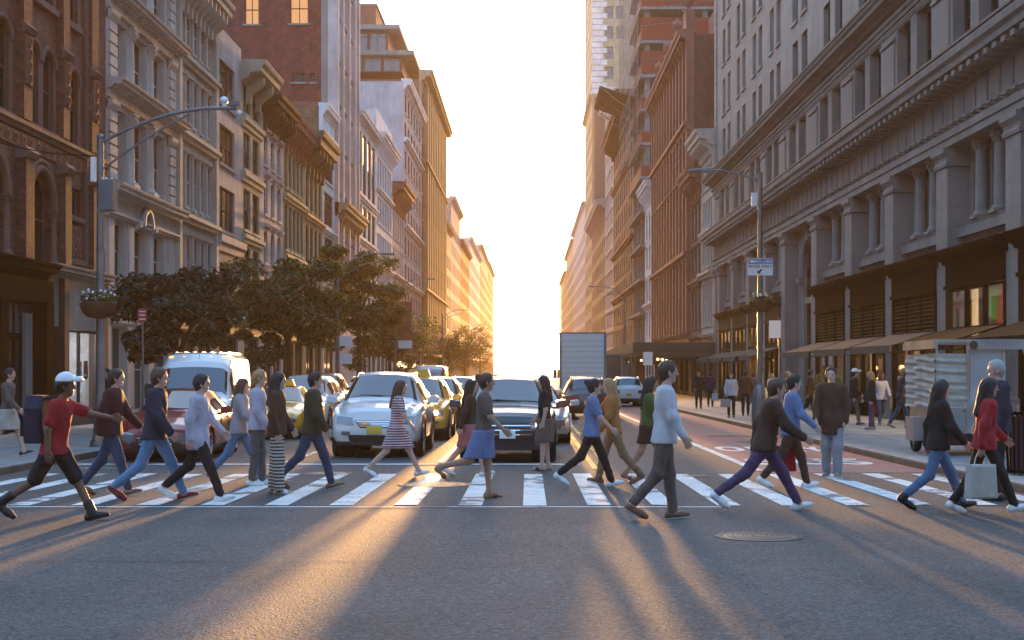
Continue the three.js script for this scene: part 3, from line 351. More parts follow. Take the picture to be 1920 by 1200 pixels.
{ // tall tower: red brick flank, limestone front
  const b = new Building('brick_tower', 'tall red brick tower with a limestone street front and a few golden windows', -1, 106.6, 120.4), H = 52;
  const cols = [[107.9, 109.3], [110.4, 111.6], [111.9, 113.1], [114.2, 115.4], [115.7, 116.9], [118.0, 119.2]], rows = Array.from({ length: 14 }, (_, k) => [5.6 + k * 3.35, 7.9 + k * 3.35]), ops = rows.flatMap(([p, q]) => cols.map(([a, c]) => [a, c, p, q]));
  b.wall(106.6, 120.4, b.base, H, 0, 0.5, ops, M.pinkStone); for (const [a, c, p, q] of ops) b.window(a, c, p, q, -0.18, { frame: M.frameBrown, panes: [M.pane, M.pane, M.pane2] });
  for (const d of [106.85, 109.85, 113.65, 117.45, 120.1]) b.slab('pilaster', d - 0.25, d + 0.25, 5, H - 1, 0, 0.3, M.pinkStone);
  for (const [p, q] of rows) b.string(106.61, 120.39, q + 0.35, 0.25, 0.12, M.limestone);
  b.cornice(106.6, 120.4, 13.2, 14.2, 0.9, M.goldStone, 0.2); b.brackets(spans(107, 120, 12, 0.1).map(([a, c]) => (a + c) / 2), 12.4, 13.6, 0.1, 0.7, 0.3, M.goldStone);
  b.slab('stone_return', 106.61, 120.39, b.base, H, -1.0, -0.5, M.limestoneGrey);
  // the flank facing the crossing, with real openings: X along -n
  const sh = new THREE.Shape([[-24, b.base], [-1.0, b.base], [-1.0, H], [-24, H]].map((p) => new THREE.Vector2(...p))), holes = [];
  for (const [n0, n1, y0, y1] of [[-6.75, -5.65, 27.55, 29.75], [-3.35, -1.95, 27.6, 29.9], [-11.2, -9.9, 27.5, 29.7], [-3.2, -2.2, 23.2, 23.85], [-1.85, -1.45, 23.2, 23.85], [-6.75, -5.65, 33.8, 36], [-3.35, -1.95, 33.8, 36]]) { sh.holes.push(new THREE.Path([[n0, y0], [n1, y0], [n1, y1], [n0, y1]].map((p) => new THREE.Vector2(...p)))); holes.push([n0, n1, y0, y1]); }
  const g = new THREE.ExtrudeGeometry(sh, { depth: 0.35, bevelEnabled: false }); g.rotateY(-Math.PI / 2); g.translate(0.36, 0, 0); b.add('party_wall', [g], M.brickDeep); b.slab('core', 107.2, 120.3, b.base, H, -24, -1.01, M.brickDeep);
  for (const [n0, n1, y0, y1] of holes) { const lit = y1 - y0 > 1, f = mesh('window', [box(-(n1 - n0) / 2, -(n1 - n0) / 2 + 0.09, -(y1 - y0) / 2, (y1 - y0) / 2, -0.04, 0.04), box((n1 - n0) / 2 - 0.09, (n1 - n0) / 2, -(y1 - y0) / 2, (y1 - y0) / 2, -0.04, 0.04), box(-(n1 - n0) / 2, (n1 - n0) / 2, -0.04, 0.04, -0.03, 0.03), box(-0.03, 0.03, -(y1 - y0) / 2, (y1 - y0) / 2, -0.03, 0.03)], M.frameBrown, b.o); f.position.set(0.22, (y0 + y1) / 2, (n0 + n1) / 2); f.rotation.y = -Math.PI / 2; mesh('window_pane', [box(-(n1 - n0) / 2, (n1 - n0) / 2, -(y1 - y0) / 2, (y1 - y0) / 2, -0.02, -0.01)], lit ? M.paneLit : M.pane, f); b.add('sill', [box(-0.12, 0.25, y0 - 0.15, y0 - 0.003, n0 - 0.12, n1 + 0.12)], M.limestoneGrey); }
  b.add('roof_scar', [box(-0.015, 0.0, 21.2, 21.75, -16, -1.0)], M.redstone);
}
terrace({ name: 'glass_front_building', label: 'white framed building with tall glazed bays beyond the brick tower', side: -1, near: 120.4, far: 136, H: 23.6, mat: M.white, cols: spans(121, 135.4, 4, 2.9), rows: [[5.2, 8.2], [9.2, 12.2], [13.2, 16.0], [17.0, 22.4]], win: { cols: 3, rows: 2 }, panes: [M.paneBlue], corn: [22.8, 23.7, 0.7, M.white], strings: [[12.6, 0.4, 0.3], [16.3, 0.4, 0.3]] });
terrace({ name: 'white_ornate_building', label: 'white building with a tall blank parapet beyond the glazed bays', side: -1, near: 136, far: 152, H: 26.6, mat: M.white, party: M.white, cols: spans(136.6, 151.4, 6, 1.3), rows: [[5, 7.6], [8.6, 11.2], [12.2, 14.8], [15.8, 18.4], [19.4, 22.2]], slim: spans(137.8, 150.2, 5, 0.1).map(([a, c]) => (a + c) / 2), corn: [23.4, 24.4, 1.0, M.white, 12], strings: [[8.0, 0.4, 0.3], [11.5, 0.4, 0.3], [18.8, 0.4, 0.3]] });
terrace({ name: 'scroll_cornice_building', label: 'pink stone building with a scrolled cornice before the grey slab', side: -1, near: 152, far: 166, H: 21.6, mat: M.pinkStone, cols: spans(152.5, 165.5, 5, 1.3), rows: [[5, 7.6], [8.6, 11.2], [12.2, 14.8], [15.8, 18.8, 0.5]], corn: [20.2, 21.7, 1.5, M.redstone, 8], brH: 1.4, strings: [[8.0, 0.4, 0.3], [11.6, 0.4, 0.3]] });
terrace({ name: 'grey_slab_building', label: 'tall building with a blank grey flank, several storeys above its neighbours', side: -1, near: 166, far: 193, H: 35.3, mat: M.pinkStone, party: M.greyWall, depth: 30, cols: spans(166.5, 192.5, 6, 2.6), rows: Array.from({ length: 9 }, (_, k) => [5 + k * 3.35, 7.3 + k * 3.35]), win: { cols: 2, rows: 2 }, corn: [34.2, 35.5, 0.9, M.white], strings: [11.4, 18.1, 28.2].map((y) => [y, 0.5, 0.5]), trim: M.white });
{ const b = terrace({ name: 'brown_block', label: 'tall brown block with close vertical piers and a stepped glass penthouse', side: -1, near: 193, far: 245, H: 41, mat: M.goldStone, party: M.redstone, depth: 40, cols: spans(194, 244, 13, 2.0), rows: Array.from({ length: 10 }, (_, k) => [5.2 + k * 3.5, 7.9 + k * 3.5]), shallow: 1, win: { cols: 1, rows: 2 }, panes: [M.pane, M.paneBlue], corn: [40.6, 42.2, 1.6, M.goldStone], piers: spans(193 - 1.92, 245 + 1.92, 14, 0.1).map(([a, c]) => (a + c) / 2).filter((d) => d > 193.5 && d < 244.6), pierW: 0.55, pierP: 0.7, strings: [[12.0, 0.6, 0.9], [29.5, 0.6, 0.9]] });
  for (const [y0, y1, y2, back, d0] of [[42.2, 44.0, 44.5, -2.6, 194], [45.0, 48.2, 48.9, -4.8, 197]]) { b.slab('penthouse_core', d0 + 0.4, 240, y0 - 0.1, y2, -38, back - 0.1, M.redstone); b.slab('terrace_slab', d0 - 1.2, 242, y1 + 0.2, y1 + 0.8, -39, back + 1.6, M.limestoneGrey); for (let k = 0; k < 8; k++) { const n1 = back - 0.3 - k * 2.6, f = mesh('penthouse_window', [box(-1.15, -1.07, -(y1 - y0) / 2, (y1 - y0) / 2, -0.05, 0.05), box(1.07, 1.15, -(y1 - y0) / 2, (y1 - y0) / 2, -0.05, 0.05), box(-1.07, 1.07, -(y1 - y0) / 2, -(y1 - y0) / 2 + 0.08, -0.05, 0.05), box(-0.03, 0.03, -(y1 - y0) / 2, (y1 - y0) / 2, -0.04, 0.04), box(-1.07, 1.07, (y1 - y0) * 0.3, (y1 - y0) * 0.3 + 0.06, -0.04, 0.04)], M.frameDark, b.o); f.position.set(b.x(d0 + 0.3), (y0 + y1) / 2, n1 - 1.2); f.rotation.y = -Math.PI / 2; mesh('pane', [box(-1.07, 1.07, -(y1 - y0) / 2, (y1 - y0) / 2, -0.02, 0)], M.paneBlue, f); } }
  b.slab('penthouse_crown', 203, 236, 49.0, 53.4, -36, -7.2, M.redstone); b.slab('coping', 202.8, 236.2, 53.4, 53.7, -36.2, -7.0, M.limestoneGrey);
}
for (const [n0, n1, H, m, l] of [[245, 268, 27, M.tan, 'low tan building just past the brown block with penthouse'], [268, 304, 34, M.pinkStone, 'pale building with a flat roof, second past the brown block'], [304, 352, 29, M.redstone, 'reddish building, third past the brown block'], [352, 430, 34, M.white, 'pale building, fourth past the brown block'], [430, 516, 39, M.tan, 'tan building, second from the far end of the left row'], [516, 600, 40, M.goldStone, 'brown building at the far end of the left row']]) { const c = Math.round((n1 - n0) / 5); terrace({ name: 'far_building', label: l, side: -1, near: n0, far: n1, H, mat: m, depth: 30, cols: spans(n0 + 0.6, n1 - 0.6, c, 2.2), rows: Array.from({ length: Math.floor((H - 7) / 3.6) }, (_, k) => [5.2 + k * 3.6, 7.6 + k * 3.6]), win: { cols: 1, rows: 1 }, corn: [H - 1, H + 0.1, 0.9, m], sills: 0, panes: [M.pane, M.paneBlue], gf: 4.6 }); }
// --- right side: the long limestone building with pillars and shopfronts
{
  const b = new Building('limestone_building', 'long grey limestone building with pillars, two heavy cornices and black shopfronts', 1, 26, 103.5), L = M.limestone, G = M.limestoneGrey;
  const P = [26.0, 32.8, 39.6, 46.4, 53.2, 60.0, 67.2, 75.4, 81.4, 87.6, 94.2, 101.0], end = 103.5, top = 36;
  const bays = P.slice(0, -1).map((p, i) => [p, P[i + 1]]), arch = 6;
  // upper storeys
  const ups = [], att = [];
  for (const [p, q] of bays) { const c = (p + q) / 2, k = Math.min(1, (q - p) / 6.8); for (const s of [-1, 1]) { att.push([c + s * 0.4 * k, c + s * 2.2 * k].sort((a, z) => a - z)); for (let r = 0; r < 6; r++) ups.push([...[c + s * 0.5 * k, c + s * 1.95 * k].sort((a, z) => a - z), 15.95 + r * 3.45, 18.4 + r * 3.45]); } }
  b.wall(26, end, 15.1, top, -0.12, 0.5, ups, G); for (const [a, c, y0, y1] of ups) { b.window(a, c, y0, y1, -0.4, { frame: M.frameDark, panes: [M.pane, M.pane2, M.pane] }); b.slab('sill', a - 0.06, c + 0.06, y0 - 0.13, y0 - 0.003, -0.5, -0.02, G); }
  for (let y = 15.5; y < top; y += 0.62) b.slab('quoin', 102.4, end, y, y + 0.56, -0.12, -0.05, G);
  b.wall(26, end, 11.3, 14.75, 0, 0.75, att.map(([a, c]) => [a, c, 11.62, 14.15]), L);
  for (const [a, c] of att) b.window(a, c, 11.62, 14.15, -0.42, { frame: M.frameDark, panes: [M.pane, M.pane2] });
  for (let i = 1; i < P.length; i++) { const w = 1.0; b.slab('pier_panel', P[i] - w + 0.1, P[i] + w - 0.1, 12.05, 13.75, 0, 0.05, L); b.profile('panel_moulding', P[i] - w, P[i] + w, [[0, 13.82], [0.1, 13.84], [0.1, 13.95], [0, 14.0]], L); }
  b.string(26, end, 14.2, 0.16, 0.08, L); b.string(26, end, 14.42, 0.3, 0.2, L); b.cornice(25.9, end + 0.12, 14.76, 15.36, 0.85, L); b.slab('coping', 25.9, end + 0.15, 15.36, 15.46, -0.2, 0.9, M.copingDark);
  // entablature
  b.slab('architrave', 26, end, 8.92, 9.16, -0.95, 0.03, L); b.slab('architrave', 26, end, 9.17, 9.4, -0.95, 0.08, L); b.slab('frieze', 26, end, 9.41, 10.7, -0.95, -0.06, L);
  { const ds = []; for (let d = 26.2; d < end; d += 0.72) ds.push(d); b.brackets(ds, 9.42, 9.56, -0.06, 0.16, 0.4, L, 'dentil'); const ps = []; for (let d = 26.5; d < end; d += 1.13) { b.slab('frieze_panel', d - 0.4, d + 0.4, 9.7, 10.5, -0.06, -0.02, L); ps.push(d); } for (let d = 26.3; d < end; d += 0.75) b.add('modillion', [b.box(d - 0.17, d + 0.17, 10.62, 10.78, 0.0, 0.72)], L); }
  b.string(26, end, 9.58, 0.1, 0.1, L, -0.06);
  b.profile('cornice', 25.9, end + 0.15, [[-0.5, 10.6], [0.05, 10.6], [0.1, 10.8], [0.78, 10.82], [0.8, 11.0], [0.92, 11.08], [0.95, 11.24], [0.95, 11.3], [-0.3, 11.34]], L); b.slab('coping', 25.9, end + 0.16, 11.34, 11.42, -0.1, 0.98, M.copingDark);
  // pillars
  for (const p of [...P, 102.8]) { const w = p > 102 ? 0.5 : 0.62; const s = b.slab('pillar', p - w, p + w, b.base, 8.3, -1.0, 0, L); b.profile('pillar_capital', p - w - 0.1, p + w + 0.1, [[-0.95, 8.31], [0.05, 8.31], [0.08, 8.42], [0.02, 8.5], [0.04, 8.6], [0.16, 8.74], [0.16, 8.91], [-0.95, 8.91]], L); b.profile('pillar_base', p - w - 0.08, p + w + 0.08, [[-0.95, b.base], [0.12, b.base], [0.12, 0.75], [0.06, 0.85], [0.08, 0.95], [0.0, 1.02], [-0.95, 1.02]], L); for (const y of [2.6, 4.1, 5.7, 7.0]) b.add('joint', [b.box(p - w - 0.004, p + w + 0.004, y, y + 0.015, -0.9, 0.004)], M.limestoneDark, s); }
  // mezzanine
  bays.forEach(([p, q], i) => {
    const a = p + 0.63, c = q - 0.63, w = (c - a);
    if (i === arch) { // the tall arched doorway
      const r = 1.9, m = (a + c) / 2; b.wall(a, c, b.base, 8.91, -0.7, 0.3, [[m - r, m + r, b.base + 0.05, 8.4, r]], L); const e = new THREE.TorusGeometry(r + 0.1, 0.16, 6, 24, Math.PI); e.translate(b.x(m), 6.5, -0.66); b.add('archivolt', [e], L); for (const s of [-1, 1]) { b.slab('impost', m + s * (r + 0.05), m + s * (r + 0.95), 6.2, 6.5, -0.95, -0.45, L); } b.add('keystone', [b.box(m - 0.25, m + 0.25, 8.2, 8.9, -0.9, -0.45)], L);
      b.window(m - r, m + r, 3.4, 8.4, -0.92, { frame: M.shopBronze, panes: [M.pane, M.pane2], cols: 4, rows: 4, rise: r }); b.window(m - r, m + r, b.base + 0.3, 3.39, -0.92, { frame: M.shopBronze, panes: [M.pane], cols: 4, rows: 1, edge: 0.12 }); return;
    }
    const n = w > 4.8 ? 3 : 2, ops = spans(a + 0.1, c - 0.1, n, (w - 0.2) / n - 0.55).map(([u, v]) => [u, v, 6.45, 8.85]);
    b.wall(a, c, 5.5, 8.91, -0.72, 0.28, ops, L); for (const [u, v, y0, y1] of ops) b.window(u, v, y0, y1, -0.86, { frame: M.frameDark, panes: [M.pane], rows: 2 });
    for (let k = 1; k < n; k++) b.column(a + 0.1 + (w - 0.2) * k / n, 6.42, 8.91, 0.2, -0.5, L);
    b.profile('window_sill', a, c, [[-0.72, 6.0], [-0.3, 6.0], [-0.3, 6.3], [-0.26, 6.4], [-0.72, 6.42]], L); b.profile('sill_moulding', a, c, [[-0.72, 5.66], [-0.55, 5.66], [-0.5, 5.76], [-0.52, 5.84], [-0.42, 5.99], [-0.72, 5.99]], G);
  });
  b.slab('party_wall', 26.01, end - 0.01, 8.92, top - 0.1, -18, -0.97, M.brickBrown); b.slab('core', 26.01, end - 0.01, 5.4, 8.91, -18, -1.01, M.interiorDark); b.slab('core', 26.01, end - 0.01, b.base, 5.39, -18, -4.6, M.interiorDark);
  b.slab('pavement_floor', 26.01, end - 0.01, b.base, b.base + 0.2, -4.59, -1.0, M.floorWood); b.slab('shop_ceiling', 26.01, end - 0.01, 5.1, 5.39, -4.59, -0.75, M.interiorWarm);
  // shopfronts
  const lit = { 0: 1, 1: 1, 2: 1, 3: 2, 4: 2, 5: 2, 7: 3, 8: 3, 9: 3, 10: 3 };
  bays.forEach(([p, q], i) => {
    if (i === arch) return; const far = i > arch, K = far ? M.shopBronze : M.shopBlack, a = p + 0.66, c = q - 0.66, g0 = gy(q) + KERB, louvre = i >= 3 && i <= 5;
    b.profile('shop_cornice', a - 0.28, c + 0.28, [[-0.7, 5.12], [0.1, 5.12], [0.14, 5.22], [0.3, 5.3], [0.4, 5.45], [0.42, 5.56], [0.3, 5.6], [-0.7, 5.64]], K); b.slab('shop_fascia', a - 0.08, c + 0.08, 4.45, 5.11, -0.7, 0.06, K); b.slab('shop_fascia', a - 0.1, c + 0.1, 4.32, 4.44, -0.7, 0.12, K);
    for (const d of [a - 0.02, c + 0.02]) b.slab('shop_post', d - 0.09, d + 0.09, g0 - 0.1, 4.31, -0.75, 0.04, K);
    const t0 = a + 0.08, t1 = c - 0.08, th = (t1 - t0) / 3;
    for (let k = 0; k < 3; k++) {
      const u = t0 + th * k, v = u + th;
      if (k) b.slab('shop_post', u - 0.06, u + 0.06, g0, 4.31, -0.12, 0.02, K);
      if (louvre) { for (let y = 3.1; y < 4.3; y += 0.135) { const s = box(-th / 2 + 0.06, th / 2 - 0.06, -0.008, 0.008, -0.06, 0.06); s.rotateX(0.6); s.translate(b.x((u + v) / 2), y, -0.04); b.add('louvre', [s], M.shopBronze); } }
      else { const f = b.add('transom', [b.box(u, v, 3.02, 3.1, -0.1, 0.0), b.box(u, v, 4.24, 4.31, -0.1, 0.0)], K); b.add('pane', [b.box(u + 0.06, v - 0.06, 3.1, 4.24, -0.06, -0.05)], M.shopGlass, f); }
      const f = b.add('shop_window', [b.box(u, v, g0 + 0.42, g0 + 0.5, -0.1, 0.0), b.box(u, v, 2.92, 3.0, -0.1, 0.0)], K); b.add('pane', [b.box(u + 0.06, v - 0.06, g0 + 0.5, 2.92, -0.06, -0.05)], M.shopGlass, f);
    }
    if (louvre) b.slab('louvre_back', t0, t1, 3.0, 4.31, -0.5, -0.2, M.shopBlack);
    b.slab('bulkhead', t0, t1, g0 - 0.2, g0 + 0.41, -0.5, -0.02, K);
    // interior: back and side walls
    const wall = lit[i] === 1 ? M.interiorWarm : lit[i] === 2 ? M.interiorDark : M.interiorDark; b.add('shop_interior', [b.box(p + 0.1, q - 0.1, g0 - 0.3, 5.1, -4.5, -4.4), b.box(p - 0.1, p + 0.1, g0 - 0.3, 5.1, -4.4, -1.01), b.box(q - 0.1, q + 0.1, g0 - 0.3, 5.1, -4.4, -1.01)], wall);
    // awning
    const aw = extrudeShape([[-0.04, 3.08], [-1.55, 2.62], [-1.57, 2.62], [-1.57, 2.36], [-1.55, 2.36], [-1.54, 2.585], [-0.04, 3.04]], c - a + 0.1); aw.rotateY(Math.PI / 2); aw.translate(Math.min(b.x(a - 0.05), b.x(c + 0.05)), g0 * 0.6, 0); const A = b.add('awning', [aw], i < 3 ? M.canvasBlack : M.canvasGrey); b.add('awning_arm', [bar([b.x(a + 0.2), 2.4 + g0 * 0.6, 0.0], [b.x(a + 0.2), 2.6 + g0 * 0.6, 1.5], 0.018), bar([b.x(c - 0.2), 2.4 + g0 * 0.6, 0.0], [b.x(c - 0.2), 2.6 + g0 * 0.6, 1.5], 0.018)], M.shopBlack, A);
  });
  const at = (d, y, n) => V(FR - n, y, -d);
  [[36.6, 4.5, -2.0, 15, 0.95, 'beside the green hanging display'], [42.6, 4.3, -2.2, 26, 1.0, 'behind the green hanging display'], [30, 4.3, -2.2, 12, 0.9, 'in the shop nearest the crossing'], [49.5, 3.0, -2.2, 13, 0.8, 'in the first shop under louvres'], [56.5, 2.9, -2.2, 13, 0.8, 'in the second shop under louvres'], [63.5, 2.9, -2.4, 11, 0.8, 'in the third shop under louvres'], [84.3, 3.0, -2.2, 14, 0.7, 'in the shop past the arched doorway']].forEach(([d, y, n, k, w, l]) => { const t = thing('pendant_lamp', 'small glowing pendant lamp ' + l, 'lamp'); t.position.copy(at(d, y, n)); const s = new THREE.SphereGeometry(0.11, 12, 8); mesh('bulb', [s], M.lampGlow, t); mesh('stem', [bar([0, 0.1, 0], [0, 5.09 - y, 0], 0.01)], M.shopBlack, t); mesh('lamp_shade', [lathe([[0.03, 0.16], [0.1, 0.14], [0.24, 0.02]], 16)], M.shopBronze, t); const p = new THREE.PointLight(C(1, 0.66, 0.3), k, 14); p.position.copy(at(d, y, n)); p.castShadow = true; p.shadow.radius = 5; scene.add(p); });
  // display pieces in the windows
  { const t = thing('hanging_display', 'green and red cut-paper decoration hanging in the lit shop window', 'decoration'); t.position.copy(at(43.6, 3.75, -0.9)); t.rotation.y = -0.9; const gsh = extrudeShape([[-0.5, -0.1], [-0.3, 0.15], [-0.25, 0.55], [0.25, 0.6], [0.32, 0.2], [0.5, 0], [0.1, -0.5], [-0.2, -0.35]], 0.12, 0.02); mesh('green_leaf', [gsh], std(0.05, 0.42, 0.06, { roughness: 0.6 }), t); mesh('red_ribbon', [extrudeShape([[0.2, 0.6], [0.36, 0.6], [0.42, 0.0], [0.3, -0.5], [0.36, -0.8], [0.2, -0.55], [0.08, -0.85], [0.12, -0.3]], 0.06).translate(0, 0, 0.15)], std(0.55, 0.05, 0.06, { roughness: 0.6 }), t); mesh('dark_leaf', [extrudeShape([[-0.6, 0.4], [-0.3, 0.5], [-0.32, 0.0], [-0.55, -0.1]], 0.06).translate(0, 0, -0.1)], M.frameDark, t); mesh('cord', [bar([0, 0.6, 0], [0, 1.3, 0], 0.008)], M.shopBlack, t); }
  for (const [d, y, n, w, h, c1, c2, l] of [[40.9, 2.1, -0.5, 0.5, 1.5, [0.5, 0.2, 0.04], [0.04, 0.02, 0.02], 'tall poster of orange and black shapes in the lit shop window'], [48.0, 1.75, -0.5, 0.6, 0.9, [0.6, 0.25, 0.22], [0.7, 0.66, 0.6], 'pink poster in the first shop window under louvres'], [56.2, 1.75, -0.5, 0.7, 0.9, [0.6, 0.14, 0.12], [0.7, 0.6, 0.5], 'red and white poster in the second shop window under louvres']]) { const t = thing('poster', l, 'poster'); t.position.copy(at(d, y, n)); t.rotation.y = -Math.PI / 2; mesh('sheet', [box(-w, w, -h / 2, h / 2, -0.01, 0)], std(...c1, { roughness: 0.6 }), t); for (let k = 0; k < 7; k++) mesh('print', [(() => { const g = new THREE.CircleGeometry(rr(0.06, 0.16), 7); g.scale(1, rr(0.7, 1.5), 1); g.translate(rr(-w * 0.7, w * 0.7), rr(-h * 0.4, h * 0.4), 0.002 + k * 0.001); return g; })()], std(...c2, { roughness: 0.6 }), t); }
  for (let k = 0; k < 6; k++) { const t = thing('display_table', `low wooden display table with folded goods inside the ${['nearest', 'second', 'third', 'fourth', 'fifth', 'sixth'][k]} limestone shopfront from the crossing`, 'table'); t.position.copy(at(36 + k * 6.4 - 6, b.base + 0.2, -2.6)); mesh('table_top', [box(-0.5, 0.5, 0.8, 0.86, -1, 1)], M.floorWood, t); for (const [x, z] of [[-0.45, -0.95], [0.45, -0.95], [-0.45, 0.95], [0.45, 0.95]]) mesh('leg', [box(x - 0.03, x + 0.03, 0, 0.8, z - 0.03, z + 0.03)], M.shopBlack, t); for (let j = 0; j < 6; j++) mesh('folded_goods', [box(-0.35, 0.3, 0.86, 0.86 + rr(0.1, 0.35), -0.9 + j * 0.3, -0.66 + j * 0.3)], pick([M.signRed, M.interiorWhite, M.plateYellow, M.frameBrown, M.olive]), t); }
}
// --- the rest of the right terrace
terrace({ name: 'pale_narrow_building', label: 'narrow pale building under a bright-edged cornice next to the limestone one', side: 1, near: 103.5, far: 110.6, H: 18.6, mat: M.cream, party: M.brickBrown, cols: spans(103.9, 110.2, 4, 0.95), rows: [[5.0, 8.2], [9.4, 11.4], [12.4, 14.4], [15.2, 17.0]], slim: spans(104.7, 109.4, 3, 0.1).map(([a, c]) => (a + c) / 2), corn: [17.9, 19.2, 1.35, M.cream, 12], strings: [[8.5, 0.5, 0.4], [11.6, 0.5, 0.3]], brH: 0.5 });
terrace({ name: 'brown_narrow_building', label: 'narrow brown building between the pale narrow one and the gabled red one', side: 1, near: 110.6, far: 118, H: 16.6, mat: M.brownstone, party: M.brickBrown, cols: spans(111, 117.6, 3, 1.2), rows: [[5.0, 8.0], [9.2, 11.2, 0.4], [12.2, 14.6, 0.4]], hoods: 1, corn: [16.0, 17.4, 1.2, M.redstone, 6], strings: [[8.3, 0.5, 0.3]] });
{ const b = terrace({ name: 'gabled_red_building', label: 'dark red building with stepped gables, ball finials and tall window bays', side: 1, near: 118, far: 152, H: 29.6, mat: M.redstone, party: M.brickBrown, depth: 26, cols: spans(118.5, 151.5, 12, 1.7), rows: [[4.9, 7.6], [8.0, 10.4], [12.0, 14.6], [15.0, 17.6], [18.0, 21.0], [22.9, 25.3], [25.8, 28.2]], win: { cols: 1, rows: 2 }, frame: M.darkBrown, panes: [M.pane, M.paneRed, M.pane], piers: spans(118.5 - 1.37, 151.5 + 1.37, 13, 0.1).map(([a, c]) => (a + c) / 2), pierW: 0.36, pierP: 0.35, corn: [28.6, 29.9, 1.1, M.redstone, 16], strings: [[10.8, 0.7, 0.6], [21.6, 0.7, 0.6], [17.7, 0.25, 0.4]], gf: 4.7 });
  for (const d of [121, 130, 139, 148]) { b.profile('gable', d - 1.6, d + 1.6, [[-0.6, 29.9], [0.2, 29.9], [0.2, 31.0], [-0.6, 31.0]], M.redstone); b.profile('gable', d - 0.9, d + 0.9, [[-0.6, 31.0], [0.2, 31.0], [0.2, 32.0], [-0.6, 32.0]], M.redstone); const l = lathe([[0.5, 0], [0.5, 0.15], [0.22, 0.25], [0.18, 0.5], [0.42, 0.75], [0.5, 1.05], [0.4, 1.35], [0.15, 1.5], [0.01, 1.7]], 14); l.translate(b.x(d), 32, -0.15); b.add('finial', [l], M.redstone); }
  b.slab('roof_block', 118.3, 130, 29.5, 33.5, -24, -3.0, M.brickDeep);
  for (let k = 0; k < 3; k++) { const a = 119.2 + k * 4.4, aw = extrudeShape([[-0.05, 4.1], [-2.3, 2.7], [-2.32, 2.6], [-0.05, 4.0]], 3.6); aw.rotateY(Math.PI / 2); aw.translate(b.x(a + 3.6), -0.5, 0); b.add('awning', [aw], M.canvasGrey); }
}
{ const b = terrace({ name: 'white_arched_building', label: 'slim white building with arched top windows beside the gabled red one', side: 1, near: 152, far: 164, H: 21.8, mat: M.white, cols: spans(152.5, 163.5, 3, 1.8), rows: [[5.2, 8.0], [9, 12], [13, 15.4], [16.2, 19.2, 0.9]], strings: [[8.4, 0.5, 0.4]], corn: [20.6, 21.9, 1.1, M.white, 8] }); void b; }
{ // concrete frame under construction
  const b = new Building('construction_frame', 'unfinished concrete building with bare floor slabs, orange netting and scaffolding', 1, 164, 182), K = M.concrete3, net = std(0.30, 0.045, 0.02, { roughness: 0.8, map: clothTex }), pipe = M.poleGrey;
  for (let k = 0; k < 13; k++) { const y = 4 + k * 3.9; const s = b.slab('floor_slab', 163.6, 182, y, y + 0.32, -20, 0.6, K); b.add('slab_edge', [b.box(163.58, 182.02, y + 0.04, y + 0.28, 0.6, 0.63)], M.concrete, s); for (const d of [164.6, 170, 176, 181.4]) for (const n of [-0.3, -7, -14]) b.add('concrete_column', [b.box(d - 0.28, d + 0.28, y + 0.33, y + 3.89, n - 0.28, n + 0.28)], K); if (k > 4) { b.slab('safety_net', 164.0, 181.8, y + 0.33, y + 1.5, 0.5, 0.53, net); b.slab('safety_net', 163.62, 163.65, y + 0.33, y + (k > 7 ? 3.0 : 1.5), -12, 0.45, net); b.slab('net_screen', 168, 181, y + 0.33, y + 3.8, -8.1, -8.0, net); } }
  for (let k = 0; k < 16; k++) b.add('scaffold_pole', [bar([b.x(163.4 + (k % 8) * 2.6), 26, 0.9 + (k > 7 ? 0.9 : 0)], [b.x(163.4 + (k % 8) * 2.6), 56, 0.9 + (k > 7 ? 0.9 : 0)], 0.04, 6)], pipe);
  for (let j = 0; j < 14; j++) { b.add('scaffold_rail', [bar([b.x(163.3), 27 + j * 2, 1.8], [b.x(182), 27 + j * 2, 1.8], 0.035, 6), bar([b.x(163.3), 27 + j * 2, 0.9], [b.x(163.3), 27 + j * 2, 1.8], 0.035, 6), bar([b.x(163.3), 27 + j * 2, 0.6], [b.x(163.3), 28 + j * 2, -9], 0.035, 6)], pipe); }
  const n2 = extrudeShape([[-0.2, 0], [-4.6, 1.5], [-4.7, 1.7], [-0.2, 0.2]], 14); n2.rotateY(Math.PI / 2); n2.translate(b.x(181), 33.2, 0.4); b.add('catch_net', [n2], std(0.12, 0.075, 0.05, { roughness: 0.9, map: clothTex })); for (const d of [167, 172, 177, 181]) b.add('net_strut', [bar([b.x(d), 31.2, 0.5], [b.x(d), 34.8, 5.1], 0.06)], pipe);
  const WHICH = { 41.3: 'topmost', 40.6: 'second from the top', 37.4: 'third from the top', 33.5: 'third from the bottom', 29.6: 'second from the bottom', 25.7: 'lowest' };
  for (const [d, y, n] of [[166, 41.3, -4], [168, 40.6, -5], [167, 37.4, -4], [169, 33.5, -4], [166.5, 29.6, -3], [168, 25.7, -4]]) { const t = thing('work_light', `bare work lamp glowing inside the unfinished building, ${WHICH[y]} of the six`, 'lamp'); t.position.set(FR - n, y, -d); mesh('bulb', [new THREE.SphereGeometry(0.17, 10, 8)], M.lampGlow, t); mesh('cord', [bar([0, 0.15, 0], [0, 1.2, 0], 0.02)], M.shopBlack, t); }
}
terrace({ name: 'brown_cornice_building', label: 'tall brown building with a dark bracketed cornice past the construction frame', side: 1, near: 182, far: 225, H: 36.5, mat: M.brownstone, party: M.brickBrown, depth: 30, cols: spans(183, 224, 9, 2.0), rows: Array.from({ length: 9 }, (_, k) => [5 + k * 3.4, 7.4 + k * 3.4]), hoods: 0, corn: [35, 37, 2.0, M.blackCornice, 18], strings: [[11.6, 0.6, 0.5], [18.4, 0.6, 0.5], [28.6, 0.6, 0.5]], trim: M.redstone });
